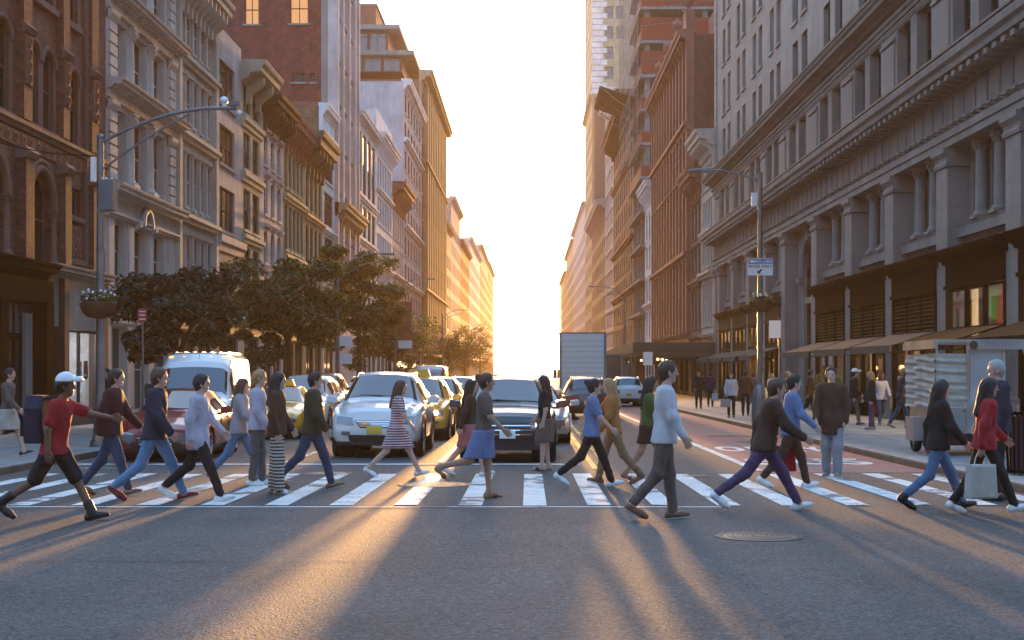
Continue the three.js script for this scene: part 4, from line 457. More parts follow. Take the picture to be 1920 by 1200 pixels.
terrace({ name: 'white_pier_building', label: 'narrow pale building with many small hooded windows before the tower', side: 1, near: 225, far: 248, H: 46, mat: M.pinkStone, party: M.brickDeep, cols: spans(226, 247, 6, 1.5), rows: Array.from({ length: 12 }, (_, k) => [5 + k * 3.3, 7.2 + k * 3.3]), hoods: 1, corn: [45, 46.2, 1.2, M.white], sills: 0 });
terrace({ name: 'low_cornice_building', label: 'lower brown building with a curled cornice at the foot of the tower', side: 1, near: 248, far: 300, H: 30.5, mat: M.brownstone, cols: spans(249, 299, 10, 2.2), rows: Array.from({ length: 7 }, (_, k) => [5 + k * 3.5, 7.4 + k * 3.5]), corn: [29.4, 31.2, 1.8, M.pinkStone, 12], sills: 0 });
{ // tower: brown below, cream with white quoins above
  const b = new Building('cream_tower', 'very tall tower, brown below and cream with white quoins above', 1, 300, 336), rows = Array.from({ length: 24 }, (_, k) => [6 + k * 3.9, 8.4 + k * 3.9]), cols = spans(301, 335, 7, 2.2);
  b.wall(300, 336, b.base, 58.8, 0, 0.5, rows.filter((r) => r[1] < 57).flatMap(([p, q]) => cols.map(([a, c]) => [a, c, p, q])), M.goldStone); b.wall(300, 336, 58.81, 104, 0.0, 0.5, rows.filter((r) => r[0] > 59).flatMap(([p, q]) => cols.map(([a, c]) => [a, c, p, q])), M.tan); for (const [p, q] of rows) if (q < 57 || p > 59) for (const [a, c] of cols) b.window(a, c, p, q, -0.35, { rows: 1, panes: [M.pane, M.paneBlue] });
  b.slab('lower_core', 300.01, 335.9, b.base, 58.8, -40, -0.5, M.brownstone); b.cornice(299.6, 336.2, 58.4, 59.2, 0.8, M.tan);
  const sh = new THREE.Shape([[-40, 58.81], [-0.5, 58.81], [-0.5, 104], [-40, 104]].map((p) => new THREE.Vector2(...p))), hs = []; for (let k = 0; k < 10; k++) for (const n of [-3.6, -6.0, -11.5, -14, -20, -22.5]) { if (k < 2 && n === -6.0) continue; const y = 62.6 + k * 4.25; hs.push([n, y]); sh.holes.push(new THREE.Path([[n - 0.85, y], [n + 0.85, y], [n + 0.85, y + 2.6], [n - 0.85, y + 2.6]].map((p) => new THREE.Vector2(...p)))); }
  const g = new THREE.ExtrudeGeometry(sh, { depth: 0.4, bevelEnabled: false }); g.rotateY(-Math.PI / 2); const gp = g.clone(); g.scale(-1, 1, 1); { const i = g.index; if (!i) { const p = g.attributes.position.array, n = g.attributes.normal.array; for (let t = 0; t < p.length; t += 9) for (let c = 0; c < 3; c++) { [p[t + 3 + c], p[t + 6 + c]] = [p[t + 6 + c], p[t + 3 + c]]; [n[t + 3 + c], n[t + 6 + c]] = [n[t + 6 + c], n[t + 3 + c]]; } } } g.translate(-0.42, 0, 0); b.add('flank_wall', [g], M.tan); void gp; b.slab('upper_core', 301, 335.9, 58.81, 104, -40, -0.5, M.tan);
  hs.forEach(([n, y]) => { const f = mesh('window', [box(-0.85, -0.73, 0, 2.6, -0.05, 0.05), box(0.73, 0.85, 0, 2.6, -0.05, 0.05), box(-0.73, 0.73, 1.25, 1.37, -0.04, 0.04), box(-0.73, 0.73, 2.48, 2.6, -0.05, 0.05)], M.frameDark, b.o); f.position.set(b.x(300.35), y, n); f.rotation.y = Math.PI / 2; mesh('pane', [box(-0.75, 0.75, 0, 2.5, -0.03, -0.01)], M.paneBlue, f); });
  for (let k = 0; k < 36; k++) b.slab('quoin', 299.9, 300.1, 59.5 + k * 1.22, 60.55 + k * 1.22, k % 2 ? -3.2 : -2.3, 0.12, M.white);
}
for (const [n0, n1, H, m, l] of [[336, 424, 41, M.pinkStone, 'pale building just past the cream tower'], [424, 505, 40, M.tan, 'tan building, second past the cream tower'], [505, 590, 36, M.goldStone, 'brown building at the far end of the right row']]) { const c = Math.round((n1 - n0) / 6); terrace({ name: 'far_building', label: l, side: 1, near: n0, far: n1, H, mat: m, depth: 30, cols: spans(n0 + 0.6, n1 - 0.6, c, 2.6), rows: Array.from({ length: Math.floor((H - 7) / 3.8) }, (_, k) => [5.2 + k * 3.8, 7.8 + k * 3.8]), win: { cols: 1, rows: 1 }, corn: [H - 1, H + 0.1, 0.9, m], sills: 0, panes: [M.pane, M.paneBlue], gf: 4.6 }); }
// --- the street goes on behind the crossing: two plain blocks that shade it
terrace({ name: 'corner_block', label: 'tan corner block on the near side of the crossing, left of the viewpoint', side: -1, near: -70, far: -9, H: 30, mat: M.tan, depth: 20, cols: spans(-69, -10, 12, 2.2), rows: Array.from({ length: 6 }, (_, k) => [5.4 + k * 3.8, 8 + k * 3.8]), win: { cols: 1, rows: 2 }, corn: [29, 30.2, 1, M.tan], sills: 0 });
terrace({ name: 'corner_block', label: 'brown corner block on the near side of the crossing, right of the viewpoint', side: 1, near: -70, far: -9, H: 30, mat: M.brownstone, depth: 20, cols: spans(-69, -10, 12, 2.2), rows: Array.from({ length: 6 }, (_, k) => [5.4 + k * 3.8, 8 + k * 3.8]), win: { cols: 1, rows: 2 }, corn: [29, 30.2, 1, M.brownstone], sills: 0 });
// ---------------------------------------------------------------- trees and street furniture
function tree(label, x, d, H, rx, ry, cy, leaves, mat, seedN) {
  const keep = seed; seed = seedN; const t = thing('street_tree', label, 'tree', 'young trees along the left pavement'); put(t, x, d, 0, KERB); t.rotation.set(0, 0, 0);
  const clumps = []; const tubes = []; const limb = (a, b, r0, r1, bend) => { const m = a.clone().lerp(b, 0.5).add(V(rr(-bend, bend), rr(0, bend), rr(-bend, bend))); const c = new THREE.QuadraticBezierCurve3(a, m, b), n = 8, g = new THREE.TubeGeometry(c, n, 1, 7), p = g.attributes.position, ctr = []; for (let i = 0; i <= n; i++) ctr.push(c.getPointAt(i / n)); for (let i = 0; i < p.count; i++) { const k = Math.floor(i / 8), q = ctr[k], r = lerp(r0, r1, k / n); p.setXYZ(i, q.x + (p.getX(i) - q.x) * r, q.y + (p.getY(i) - q.y) * r, q.z + (p.getZ(i) - q.z) * r); } tubes.push(g); return c; };
  const fork = V(rr(-0.1, 0.1), cy - ry * 0.75, rr(-0.1, 0.1)), r0 = 0.05 + H * 0.013; limb(V(0, -0.05, 0), fork, r0 * 1.25, r0 * 0.85, 0.08); limb(fork, V(rr(-0.2, 0.2), cy + ry * 0.7, rr(-0.2, 0.2)), r0 * 0.8, 0.02, 0.2);
  for (let k = 0; k < 13; k++) { const a = k * 2.4 + rr(-0.3, 0.3), el = rr(-0.3, 0.9), e = V(Math.cos(a) * rx * rr(0.6, 0.95), cy + ry * el * 0.9, Math.sin(a) * rx * rr(0.6, 0.95)); limb(fork.clone().lerp(V(0, cy + ry * 0.5, 0), rr(0, 0.8)), e, r0 * 0.42, 0.012, 0.3); clumps.push([e, rr(0.26, 0.42) * rx]); }
  for (let k = 0; k < 30; k++) { const a = rr(0, 6.283), z = rr(-1, 1), q = Math.pow(rnd(), 0.45), s = Math.sqrt(1 - z * z), taper = z > 0 ? 1 - 0.35 * z : 1; clumps.push([V(Math.cos(a) * s * rx * q * taper, cy + z * ry * q, Math.sin(a) * s * rx * q * taper), rr(0.16, 0.36) * rx]); }
  mesh('trunk', tubes, M.bark, t);
  const pos = [], nor = [], uv = []; const X = V(0, 0, 0), Y = V(0, 0, 0), N = V(0, 0, 0);
  for (let k = 0; k < leaves; k++) { const [c, r] = pick(clumps), a = rr(0, 6.283), z = rr(-1, 1), q = r * Math.pow(rnd(), 0.4), s = Math.sqrt(1 - z * z), p = V(c.x + Math.cos(a) * s * q, c.y + z * q * 0.6, c.z + Math.sin(a) * s * q); const L = rr(0.10, 0.19), W = L * 0.42; N.set(rr(-0.8, 0.8), rr(0.3, 1), rr(-0.8, 0.8)).normalize(); X.set(rr(-1, 1), rr(-0.5, 0.1), rr(-1, 1)).cross(N).normalize(); Y.copy(N).cross(X); const f = 0.25 * W; const pt = (l, w, h) => [p.x + X.x * l + Y.x * w + N.x * h, p.y + X.y * l + Y.y * w + N.y * h, p.z + X.z * l + Y.z * w + N.z * h]; const A = pt(-L, 0, -f), B = pt(-0.1 * L, W, f), D = pt(L, 0, -f * 1.6), E = pt(-0.1 * L, -W, f), u = rnd(), v = rnd(); for (const tri of [[A, D, B], [A, E, D]]) for (const q2 of tri) { pos.push(...q2); nor.push(N.x, N.y, N.z); uv.push(u, v); } }
  const g = new THREE.BufferGeometry(); g.setAttribute('position', new THREE.Float32BufferAttribute(pos, 3)); g.setAttribute('normal', new THREE.Float32BufferAttribute(nor, 3)); g.setAttribute('uv', new THREE.Float32BufferAttribute(uv, 2)); mesh('crown', g, mat, t);
  mesh('tree_pit_soil', [box(-0.7, 0.7, -0.02, 0.03, -0.9, 0.9)], M.bark, t); seed = keep;
}
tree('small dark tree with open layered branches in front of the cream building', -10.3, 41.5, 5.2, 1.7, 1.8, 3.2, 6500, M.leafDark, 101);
tree('dense round street tree above the yellow taxi sedan', -10.4, 61, 7.8, 2.35, 3.0, 4.7, 14000, M.leaf, 102);
tree('tall leafy tree with glowing edges left of the globe lamps', -10.5, 89, 9.8, 2.8, 3.9, 6.0, 13000, M.leaf, 103);
tree('spreading low tree before the globe lamps', -10.4, 106, 7.4, 3.3, 2.6, 4.5, 8000, M.leaf, 104);
tree('hazy tree far down the left pavement, nearer one', -10.6, 190, 9, 3.6, 3.4, 5.2, 5000, M.leaf, 105);
tree('hazy tree far down the left pavement, middle one', -10.4, 235, 11, 4.4, 4.2, 6.2, 5000, M.leaf, 106);
tree('hazy tree far down the left pavement, farthest one', -10.2, 300, 12, 5, 4.6, 6.5, 4000, M.leaf, 107);

function flowerBasket(x, y, z, label) { const t = thing('flower_basket', label, 'flower basket', 'flower baskets on lamp posts'); t.position.set(x, y, z); mesh('bowl', [lathe([[0.08, 0], [0.2, 0.03], [0.32, 0.14], [0.4, 0.34], [0.38, 0.36], [0.1, 0.3]], 20)], M.basket, t); for (let k = 0; k < 20; k++) { const a = k / 20 * Math.PI * 2; const pts = [[0.21, 0.03], [0.33, 0.14], [0.41, 0.34]].map(([r, h]) => [Math.cos(a) * r, h, Math.sin(a) * r]); mesh('stave', [tube(pts, 0.012, 5, 8)], M.basket, t); } const L = [], F = []; for (let k = 0; k < 170; k++) { const a = rr(0, 6.28), r = 0.36 * Math.sqrt(rnd()), g = new THREE.PlaneGeometry(0.1, 0.05); g.rotateX(rr(-1.2, 1.2)); g.rotateY(rr(0, 6)); g.rotateZ(rr(-0.8, 0.8)); g.translate(Math.cos(a) * r, 0.34 + rr(0, 0.22) * (1.2 - r), Math.sin(a) * r); L.push(g); } for (let k = 0; k < 26; k++) { const a = rr(0, 6.28), r = 0.36 * Math.sqrt(rnd()), g = new THREE.SphereGeometry(0.032, 6, 5); g.translate(Math.cos(a) * r, 0.44 + rr(0, 0.2), Math.sin(a) * r); F.push(g); } mesh('foliage', L, M.leaf, t); mesh('blossoms', F, M.signWhite, t); }
function octPole(r0, r1, h) { return cyl(0, 0, 0, r0, h, r1, 8); }
{ // near left post: mast arm with cameras, control box, cable
  const t = thing('signal_post', 'grey steel post with a long curved arm and cameras at the left kerb', 'street post'); put(t, -9.62, 32, 0, KERB); t.rotation.set(0, 0, 0); const H = 6.95;
  mesh('post_base', [lathe([[0.24, 0], [0.24, 0.08], [0.17, 0.2], [0.14, 0.7], [0.115, 0.75]], 12)], M.poleGrey, t); mesh('pole', [cyl(0, 0.7, 0, 0.1, H - 0.7, 0.075, 10)], M.poleGrey, t); mesh('cap', [new THREE.SphereGeometry(0.085, 10, 8).translate(0, H, 0)], M.poleGrey, t);
  mesh('mast_arm', [tube([[0, H - 0.12, 0], [0.7, H + 0.22, 0], [1.5, H + 0.5, 0], [2.3, H + 0.64, 0], [3.05, H + 0.65, 0]], 0.042, 8, 30)], M.poleGrey, t); mesh('brace_arm', [tube([[0, H - 0.75, 0], [0.7, H - 0.25, 0], [1.4, H + 0.2, 0], [2.0, H + 0.52, 0]], 0.026, 8, 24)], M.poleGrey, t);
  const c = mesh('camera_dome', [new THREE.SphereGeometry(0.1, 14, 10).scale(1, 0.9, 1).translate(2.78, H + 0.83, 0), cyl(2.78, H + 0.69, 0, 0.05, 0.1)], M.signWhite, t); void c; mesh('sensor', [box(2.92, 3.06, H + 0.7, H + 0.82, -0.06, 0.06)], M.boxGrey, t); mesh('sensor', [new THREE.SphereGeometry(0.065, 10, 8).translate(3.12, H + 0.55, 0)], M.signWhite, t); mesh('floodlight', [box(2.98, 3.16, H + 0.72, H + 0.8, -0.1, 0.1)], M.poleGrey, t);
  mesh('control_box', [box(0.02, 0.34, 5.3, 5.98, -0.16, 0.2)], M.boxGrey, t); mesh('box_bracket', [box(-0.05, 0.12, 5.26, 5.3, -0.1, 0.1)], M.poleGrey, t); for (const x of [0.06, 0.14, 0.27]) mesh('gland', [cyl(x, 5.98, 0.05, 0.02, 0.07)], M.signWhite, t); mesh('sensor', [box(-0.2, -0.1, 5.95, 6.5, -0.05, 0.08)], M.signWhite, t); mesh('strap', [cyl(0, 4.4, 0, 0.1, 0.04)], M.boxGrey, t);
  const wire = tag(mesh(numbered('span_wire'), [tube([[0, 0, 0], [-1.2, 0.05, 0.4], [-2.6, 0.42, 1], [-5.1, 1.6, 2]], 0.012, 5, 30)], M.shopBlack), 'thin cable sagging from the signal post to the brick building', 'cable'); wire.position.set(-9.7, gy(32) + KERB + H - 0.42, -32);
}
flowerBasket(-9.62, 2.93, -31.85, 'brown hanging flower basket with white blooms on the left post');
{ // right lamp post with bus lane sign
  const d = 48.7, x = 7.95, t = thing('lamp_post', 'tall steel street lamp with the bus lane sign at the right kerb', 'street lamp'); put(t, x, d, 0, KERB); t.rotation.set(0, 0, 0); const H = 8.55;
  mesh('post_base', [lathe([[0.3, 0], [0.3, 0.5], [0.24, 1.1], [0.14, 1.25], [0.12, 1.3]], 12)], M.poleGrey, t); mesh('pole', [cyl(0, 1.25, 0, 0.105, H - 1.25, 0.075, 10)], M.poleGrey, t); mesh('lamp_arm', [tube([[0, H - 0.35, 0], [-0.5, H - 0.12, 0], [-1.2, H + 0.06, 0], [-1.7, H + 0.08, 0]], 0.032, 8, 24)], M.poleGrey, t); mesh('lamp_head', [extrudeShape([[-2.5, 0], [-2.45, 0.05], [-1.7, 0.11], [-1.62, 0.05], [-1.7, 0]], 0.26, 0.02).translate(0, H + 0.03, -0.13)], M.poleGrey, t); mesh('junction_box', [box(-0.3, -0.12, 7.4, 7.85, -0.1, 0.1)], M.signWhite, t);
  mesh('arm_bracket', [bar([0, H - 0.1, 0], [-0.18, H + 0.12, 0], 0.02), bar([0, H - 0.2, 0], [-0.3, H - 0.18, 0], 0.02)], M.poleGrey, t);
  const s = thing('bus_lane_sign', 'white sign with a blue band reading BUS LANE BUSES ONLY on the right lamp post', 'sign'); s.position.set(x - 0.02, 5.26, -d + 0.14); mesh('sign_panel', [extrudeShape([[-0.42, -0.28], [0.42, -0.28], [0.42, 0.28], [-0.42, 0.28]], 0.02, 0.008)], M.signWhite, s); mesh('blue_band', [box(-0.41, 0.41, 0.11, 0.27, 0.03, 0.034)], M.signBlue, s); mesh('lettering', [textGeo('BUS LANE', 0.095, 0.004).translate(0.09, 0.19, 0.036)], M.letterWhite, s); mesh('bus_symbol', [box(-0.36, -0.22, 0.15, 0.23, 0.034, 0.038)], M.letterWhite, s); mesh('lettering', [textGeo('BUSES ONLY', 0.1, 0.004).translate(0, 0.03, 0.03)], M.signBlack, s); mesh('arrow', [extrudeShape([[-0.1, -0.22], [0.02, -0.22], [-0.015, -0.185], [0.07, -0.1], [0.03, -0.06], [-0.055, -0.145], [-0.1, -0.1]], 0.004).translate(0, 0, 0.03)], M.signBlack, s); mesh('clamp', [box(-0.12, 0.12, -0.02, 0.02, -0.22, -0.005)], M.poleGrey, s);
}
flowerBasket(7.95, 3.72, -48.55, 'dark hanging flower basket with greenery on the right lamp post');
{ const t = thing('sign_post', 'blank back of a white street sign beside the right lamp post', 'sign'); put(t, 9.0, 51, 0, KERB); t.rotation.set(0, 0, 0); mesh('pole', [cyl(0, 0, 0, 0.03, 3.7)], M.poleGrey, t); mesh('sign_panel', [extrudeShape([[-0.46, -0.3], [-0.05, -0.3], [-0.05, 0.32], [-0.46, 0.32]], 0.01, 0.005).translate(0.1, 3.25, 0.04)], M.signWhite, t); }
{ const t = thing('no_standing_sign', 'small red parking sign on a thin post before the cream building', 'sign'); put(t, -9.7, 35.8, 0, KERB); t.rotation.set(0, 0, 0); mesh('pole', [cyl(0, 0, 0, 0.025, 3.3)], M.poleGrey, t); mesh('sign_panel', [box(-0.11, 0.11, 2.95, 3.28, 0.03, 0.04)], M.signRed, t); for (const y of [3.19, 3.1, 3.0]) mesh('print_line', [box(-0.08, 0.08, y, y + 0.025, 0.04, 0.044)], M.letterWhite, t); }
for (const [x, d, H, l] of [[-9.6, 71.7, 7.3, 'curved street lamp rising between the two dense trees'], [-9.6, 103, 8.2, 'street lamp half hidden by trees with a banner on it'], [8.0, 118, 8.6, 'street lamp on the right pavement beyond the scaffold shed'], [-9.6, 160, 8.6, 'hazy street lamp far down the left pavement']]) { const t = thing('lamp_post', l, 'street lamp'); put(t, x, d, 0, KERB); t.rotation.set(0, 0, 0); const s = x < 0 ? 1 : -1; mesh('pole', [cyl(0, 0, 0, 0.12, H, 0.08, 8)], M.poleGrey, t); mesh('post_base', [lathe([[0.28, 0], [0.26, 0.5], [0.13, 0.9]], 10)], M.poleGrey, t); mesh('lamp_arm', [tube([[0, H - 0.5, 0], [s * 0.7, H + 0.1, 0], [s * 1.6, H + 0.45, 0], [s * 2.3, H + 0.45, 0]], 0.035, 7, 20)], M.poleGrey, t); mesh('lamp_arm', [tube([[0, H - 0.9, 0], [s * 0.9, H - 0.25, 0], [s * 1.7, H + 0.0, 0], [s * 2.4, H + 0.08, 0]], 0.025, 7, 20)], M.poleGrey, t); mesh('lamp_head', [box(s * 2.2, s * 2.9, H + 0.38, H + 0.48, -0.14, 0.14)], M.poleGrey, t); if (d > 100 && x < 0 && d < 110) { mesh('banner', [box(0.2, 1.2, H - 4.0, H - 1.2, -0.02, 0.02)], std(0.30, 0.10, 0.07, { map: clothTex }), t); mesh('banner_hem', [box(0.2, 1.2, H - 4.6, H - 4.02, -0.02, 0.02)], M.signWhite, t); } if (d < 80) for (const y of [3.1, 2.2]) mesh('street_sign', [box(0.06, 0.72, y, y + 0.5, -0.02, 0.02)], M.signWhite, t); }
// globe lamps in front of the far left shops
for (let k = 0; k < 7; k++) { const d = 110 + k * 11, t = thing('globe_lamp', k ? 'glowing globe lamp in the row beyond the nearest one' : 'nearest glowing globe lamp on a short post past the trees', 'street lamp', 'globe lamps along the left pavement'); put(t, -9.9 - (k > 0 ? 0.6 : 0), d, 0, KERB); t.rotation.set(0, 0, 0); mesh('pole', [cyl(0, 0, 0, 0.05, 2.3, 0.04)], M.shopBlack, t); mesh('lamp_globe', [new THREE.SphereGeometry(0.24, 14, 10).translate(0, 2.5, 0)], M.lampGlow, t); mesh('post_base', [lathe([[0.16, 0], [0.14, 0.3], [0.06, 0.5]], 10)], M.shopBlack, t); }
{ // scaffold shed over the right pavement
  const t = thing('sidewalk_shed', 'dark scaffold shed with a solid parapet over the right pavement', 'scaffold'), d0 = 101, d1 = 146; put(t, 10.4, d0, 0, KERB); const K = std(0.085, 0.10, 0.06, { roughness: 0.8, map: grain }); const L = d1 - d0;
  mesh('deck', [box(-2.9, 2.9, 3.05, 3.25, -L, 0)], M.brownstone, t); mesh('parapet', [box(-2.95, -2.85, 3.25, 4.0, -L, 0.05)], K, t); mesh('parapet', [box(-2.84, 2.9, 3.25, 4.0, -0.05, 0.05)], K, t); for (let k = 0; k <= 12; k++) for (const x of [-2.8, 2.7]) mesh('post', [bar([x, 0, -k * L / 12], [x, 3.05, -k * L / 12], 0.045, 8)], M.poleGrey, t); for (let k = 0; k < 12; k += 2) mesh('brace', [bar([-2.8, 0.6, -k * L / 12], [-2.8, 2.9, -(k + 1) * L / 12], 0.03, 6)], M.poleGrey, t); for (let k = 0; k < 5; k++) mesh('cross_beam', [box(-2.85, 2.85, 2.9, 3.04, -1 - k * 9, -0.85 - k * 9)], M.poleGrey, t);
  for (let k = 0; k < 7; k++) { const q = thing('shed_lamp', 'small bare lamp glowing under the scaffold shed', 'lamp', 'lamps under the scaffold shed'); q.position.set(9.4 + (k % 3) * 0.8, 2.4, -d0 - 2 - k * 5); mesh('bulb', [new THREE.SphereGeometry(0.1, 10, 8)], M.lampGlow, q); mesh('cord', [bar([0, 0.08, 0], [0, 0.42, 0], 0.01)], M.shopBlack, q); }
  const s = thing('parking_sign', 'small white parking sign at the near end of the scaffold shed', 'sign'); put(s, 7.75, 92, 0, KERB); s.rotation.set(0, 0, 0); mesh('pole', [cyl(0, 0, 0, 0.03, 3.2)], M.poleGrey, s); mesh('sign_panel', [box(-0.3, 0.3, 2.3, 3.15, 0.03, 0.05)], M.signWhite, s);
}
{ // food cart
  const t = thing('food_cart', 'tall silver food cart with a canvas side parked on the right pavement', 'food cart'); put(t, 8.7, 27.9, 0, KERB); const A = std(0.62, 0.62, 0.6, { metalness: 0.75, roughness: 0.38, map: grain }), Wh = std(0.55, 0.56, 0.57, { roughness: 0.55, map: grain }), Cv = std(0.50, 0.45, 0.38, { roughness: 0.9, map: clothTex });
  mesh('cart_body', [box(-0.62, 0.75, 0.45, 1.08, -2.2, 0)], A, t); mesh('end_panel', [box(-0.02, 0.6, 1.08, 2.12, -0.06, -0.02)], Wh, t); mesh('back_panel', [box(0.62, 0.68, 1.08, 2.12, -2.2, -0.02)], Wh, t);
  mesh('roof', [box(-0.72, 1.02, 2.24, 2.3, -2.3, 0.06)], A, t); mesh('roof_fascia', [box(-0.1, 1.02, 2.1, 2.25, 0.06, 0.09), box(-0.74, -0.71, 2.12, 2.25, -2.3, 0.06)], A, t); for (const [x, z] of [[-0.68, -2.2], [-0.68, 0.0], [-0.08, 0.02], [0.72, -2.2]]) mesh('frame_post', [box(x - 0.02, x + 0.02, 1.08, 2.24, z - 0.02, z + 0.02)], A, t); mesh('roof_arm', [bar([0.98, 2.24, 0.05], [1.14, 1.65, 0.05], 0.03)], A, t);
  { // canvas: hanging cloth with horizontal folds, wrapping the street side and part of the end
    const mk = (len, fn) => { const pos = [], idx = [], uv = [], nu = 24, nv = 40; for (let j = 0; j <= nv; j++) for (let i = 0; i <= nu; i++) { const u = i / nu * len, y = lerp(0.95, 2.02, j / nv), f = 0.018 * Math.sin(y * 34 + Math.sin(u * 4) * 1.3) + 0.012 * Math.sin(y * 61 + u * 3) + 0.01 * Math.sin(u * 9); pos.push(...fn(u, y, f)); uv.push(u, y); } for (let j = 0; j < nv; j++) for (let i = 0; i < nu; i++) { const a = j * (nu + 1) + i, b = a + 1, c = a + nu + 1, e = c + 1; idx.push(a, b, c, b, e, c); } const g = new THREE.BufferGeometry(); g.setIndex(idx); g.setAttribute('position', new THREE.Float32BufferAttribute(pos, 3)); g.setAttribute('uv', new THREE.Float32BufferAttribute(uv, 2)); g.computeVertexNormals(); return g; };
    const side = mk(2.2, (u, y, f) => [-0.7 - f, y, -2.2 + u]); mesh('canvas_side', side, Cv, t); mesh('canvas_end', mk(0.62, (u, y, f) => [-0.7 + u, y, 0.02 + f]), Cv, t);
  }
  for (const s of [-1, 1]) { const g = lathe([[0.12, -0.07], [0.2, -0.075], [0.23, -0.04], [0.23, 0.04], [0.2, 0.075], [0.12, 0.07]], 22); g.rotateZ(Math.PI / 2); for (const z of [-0.35, -1.8]) { const w = mesh('wheel', [g.clone()], M.rubber, t); w.position.set(s * 0.6, 0.23, z); const r = new THREE.CylinderGeometry(0.13, 0.13, 0.1, 14); r.rotateZ(Math.PI / 2); mesh('rim', [r], M.rim, w); } }
  mesh('axle', [box(-0.55, 0.55, 0.2, 0.26, -0.38, -0.32), box(-0.55, 0.55, 0.2, 0.26, -1.83, -1.77), box(-0.3, 0.3, 0.26, 0.45, -2.0, -0.2)], M.trimBlack, t); mesh('lamp_cluster', [box(-0.68, -0.6, 0.62, 0.82, 0.0, 0.04)], M.amber, t); for (const x of [-0.45, -0.1, 0.25]) mesh('cabinet_door', [box(x, x + 0.3, 0.52, 1.0, 0, 0.02)], A, t); mesh('cabinet_handle', [box(-0.2, -0.12, 0.88, 0.92, 0.02, 0.04)], M.chrome, t); mesh('mudguard', [box(-0.78, -0.62, 0.46, 0.5, -0.6, -0.08)], A, t); mesh('step_box', [box(-0.95, -0.75, 0.28, 0.75, -1.3, -0.7)], A, t);
  const e = new THREE.CircleGeometry(0.09, 10); e.translate(0.02, 2.18, 0.095); mesh('rosette', [e], M.basket, t);
}
{ const t = thing('litter_bin', 'black slatted litter bin with a liner at the right frame edge', 'bin'); put(t, 7.95, 22.7, 0, KERB); mesh('liner', [lathe([[0.26, 0.08], [0.28, 0.9], [0.3, 0.93], [0.27, 0.93], [0.25, 0.1]], 20)], std(0.05, 0.012, 0.02, { roughness: 0.7 }), t); for (let k = 0; k < 22; k++) { const a = k / 22 * Math.PI * 2; mesh('slat', [tube([[0.28, 0.02], [0.3, 0.5], [0.31, 0.94], [0.36, 1.0]].map(([r, y]) => [Math.cos(a) * r, y, Math.sin(a) * r]), 0.012, 5, 10)], M.shopBlack, t); } for (const [y, r] of [[0.05, 0.28], [0.98, 0.36]]) { const g = new THREE.TorusGeometry(r, 0.018, 6, 26); g.rotateX(Math.PI / 2); g.translate(0, y, 0); mesh('rim', [g], M.shopBlack, t); } }
for (const [x, d, l] of [[-11.2, 45.6, 'thin dark post by the lit shop window']]) { const t = thing('bollard', l, 'bollard'); put(t, x, d, 0, KERB); mesh('post', [cyl(0, 0, 0, 0.05, 0.95, 0.045)], M.shopBlack, t); mesh('cap', [new THREE.SphereGeometry(0.06, 10, 8).translate(0, 0.97, 0)], M.shopBlack, t); }
// ---------------------------------------------------------------- vehicles
const paint = (r, g, b, o = {}) => phys(r, g, b, { roughness: 0.32, clearcoat: 1, clearcoatRoughness: 0.06, ...o });
const PAINT = { white: paint(0.72, 0.72, 0.71), pearl: paint(0.66, 0.65, 0.63), black: paint(0.012, 0.012, 0.014), red: paint(0.22, 0.012, 0.016), taxi: paint(0.75, 0.36, 0.02), silver: paint(0.42, 0.42, 0.43, { metalness: 0.5 }), grey: paint(0.12, 0.125, 0.13, { metalness: 0.3 }), blue: paint(0.03, 0.05, 0.11), dark: paint(0.03, 0.028, 0.03), beige: paint(0.4, 0.34, 0.26) };
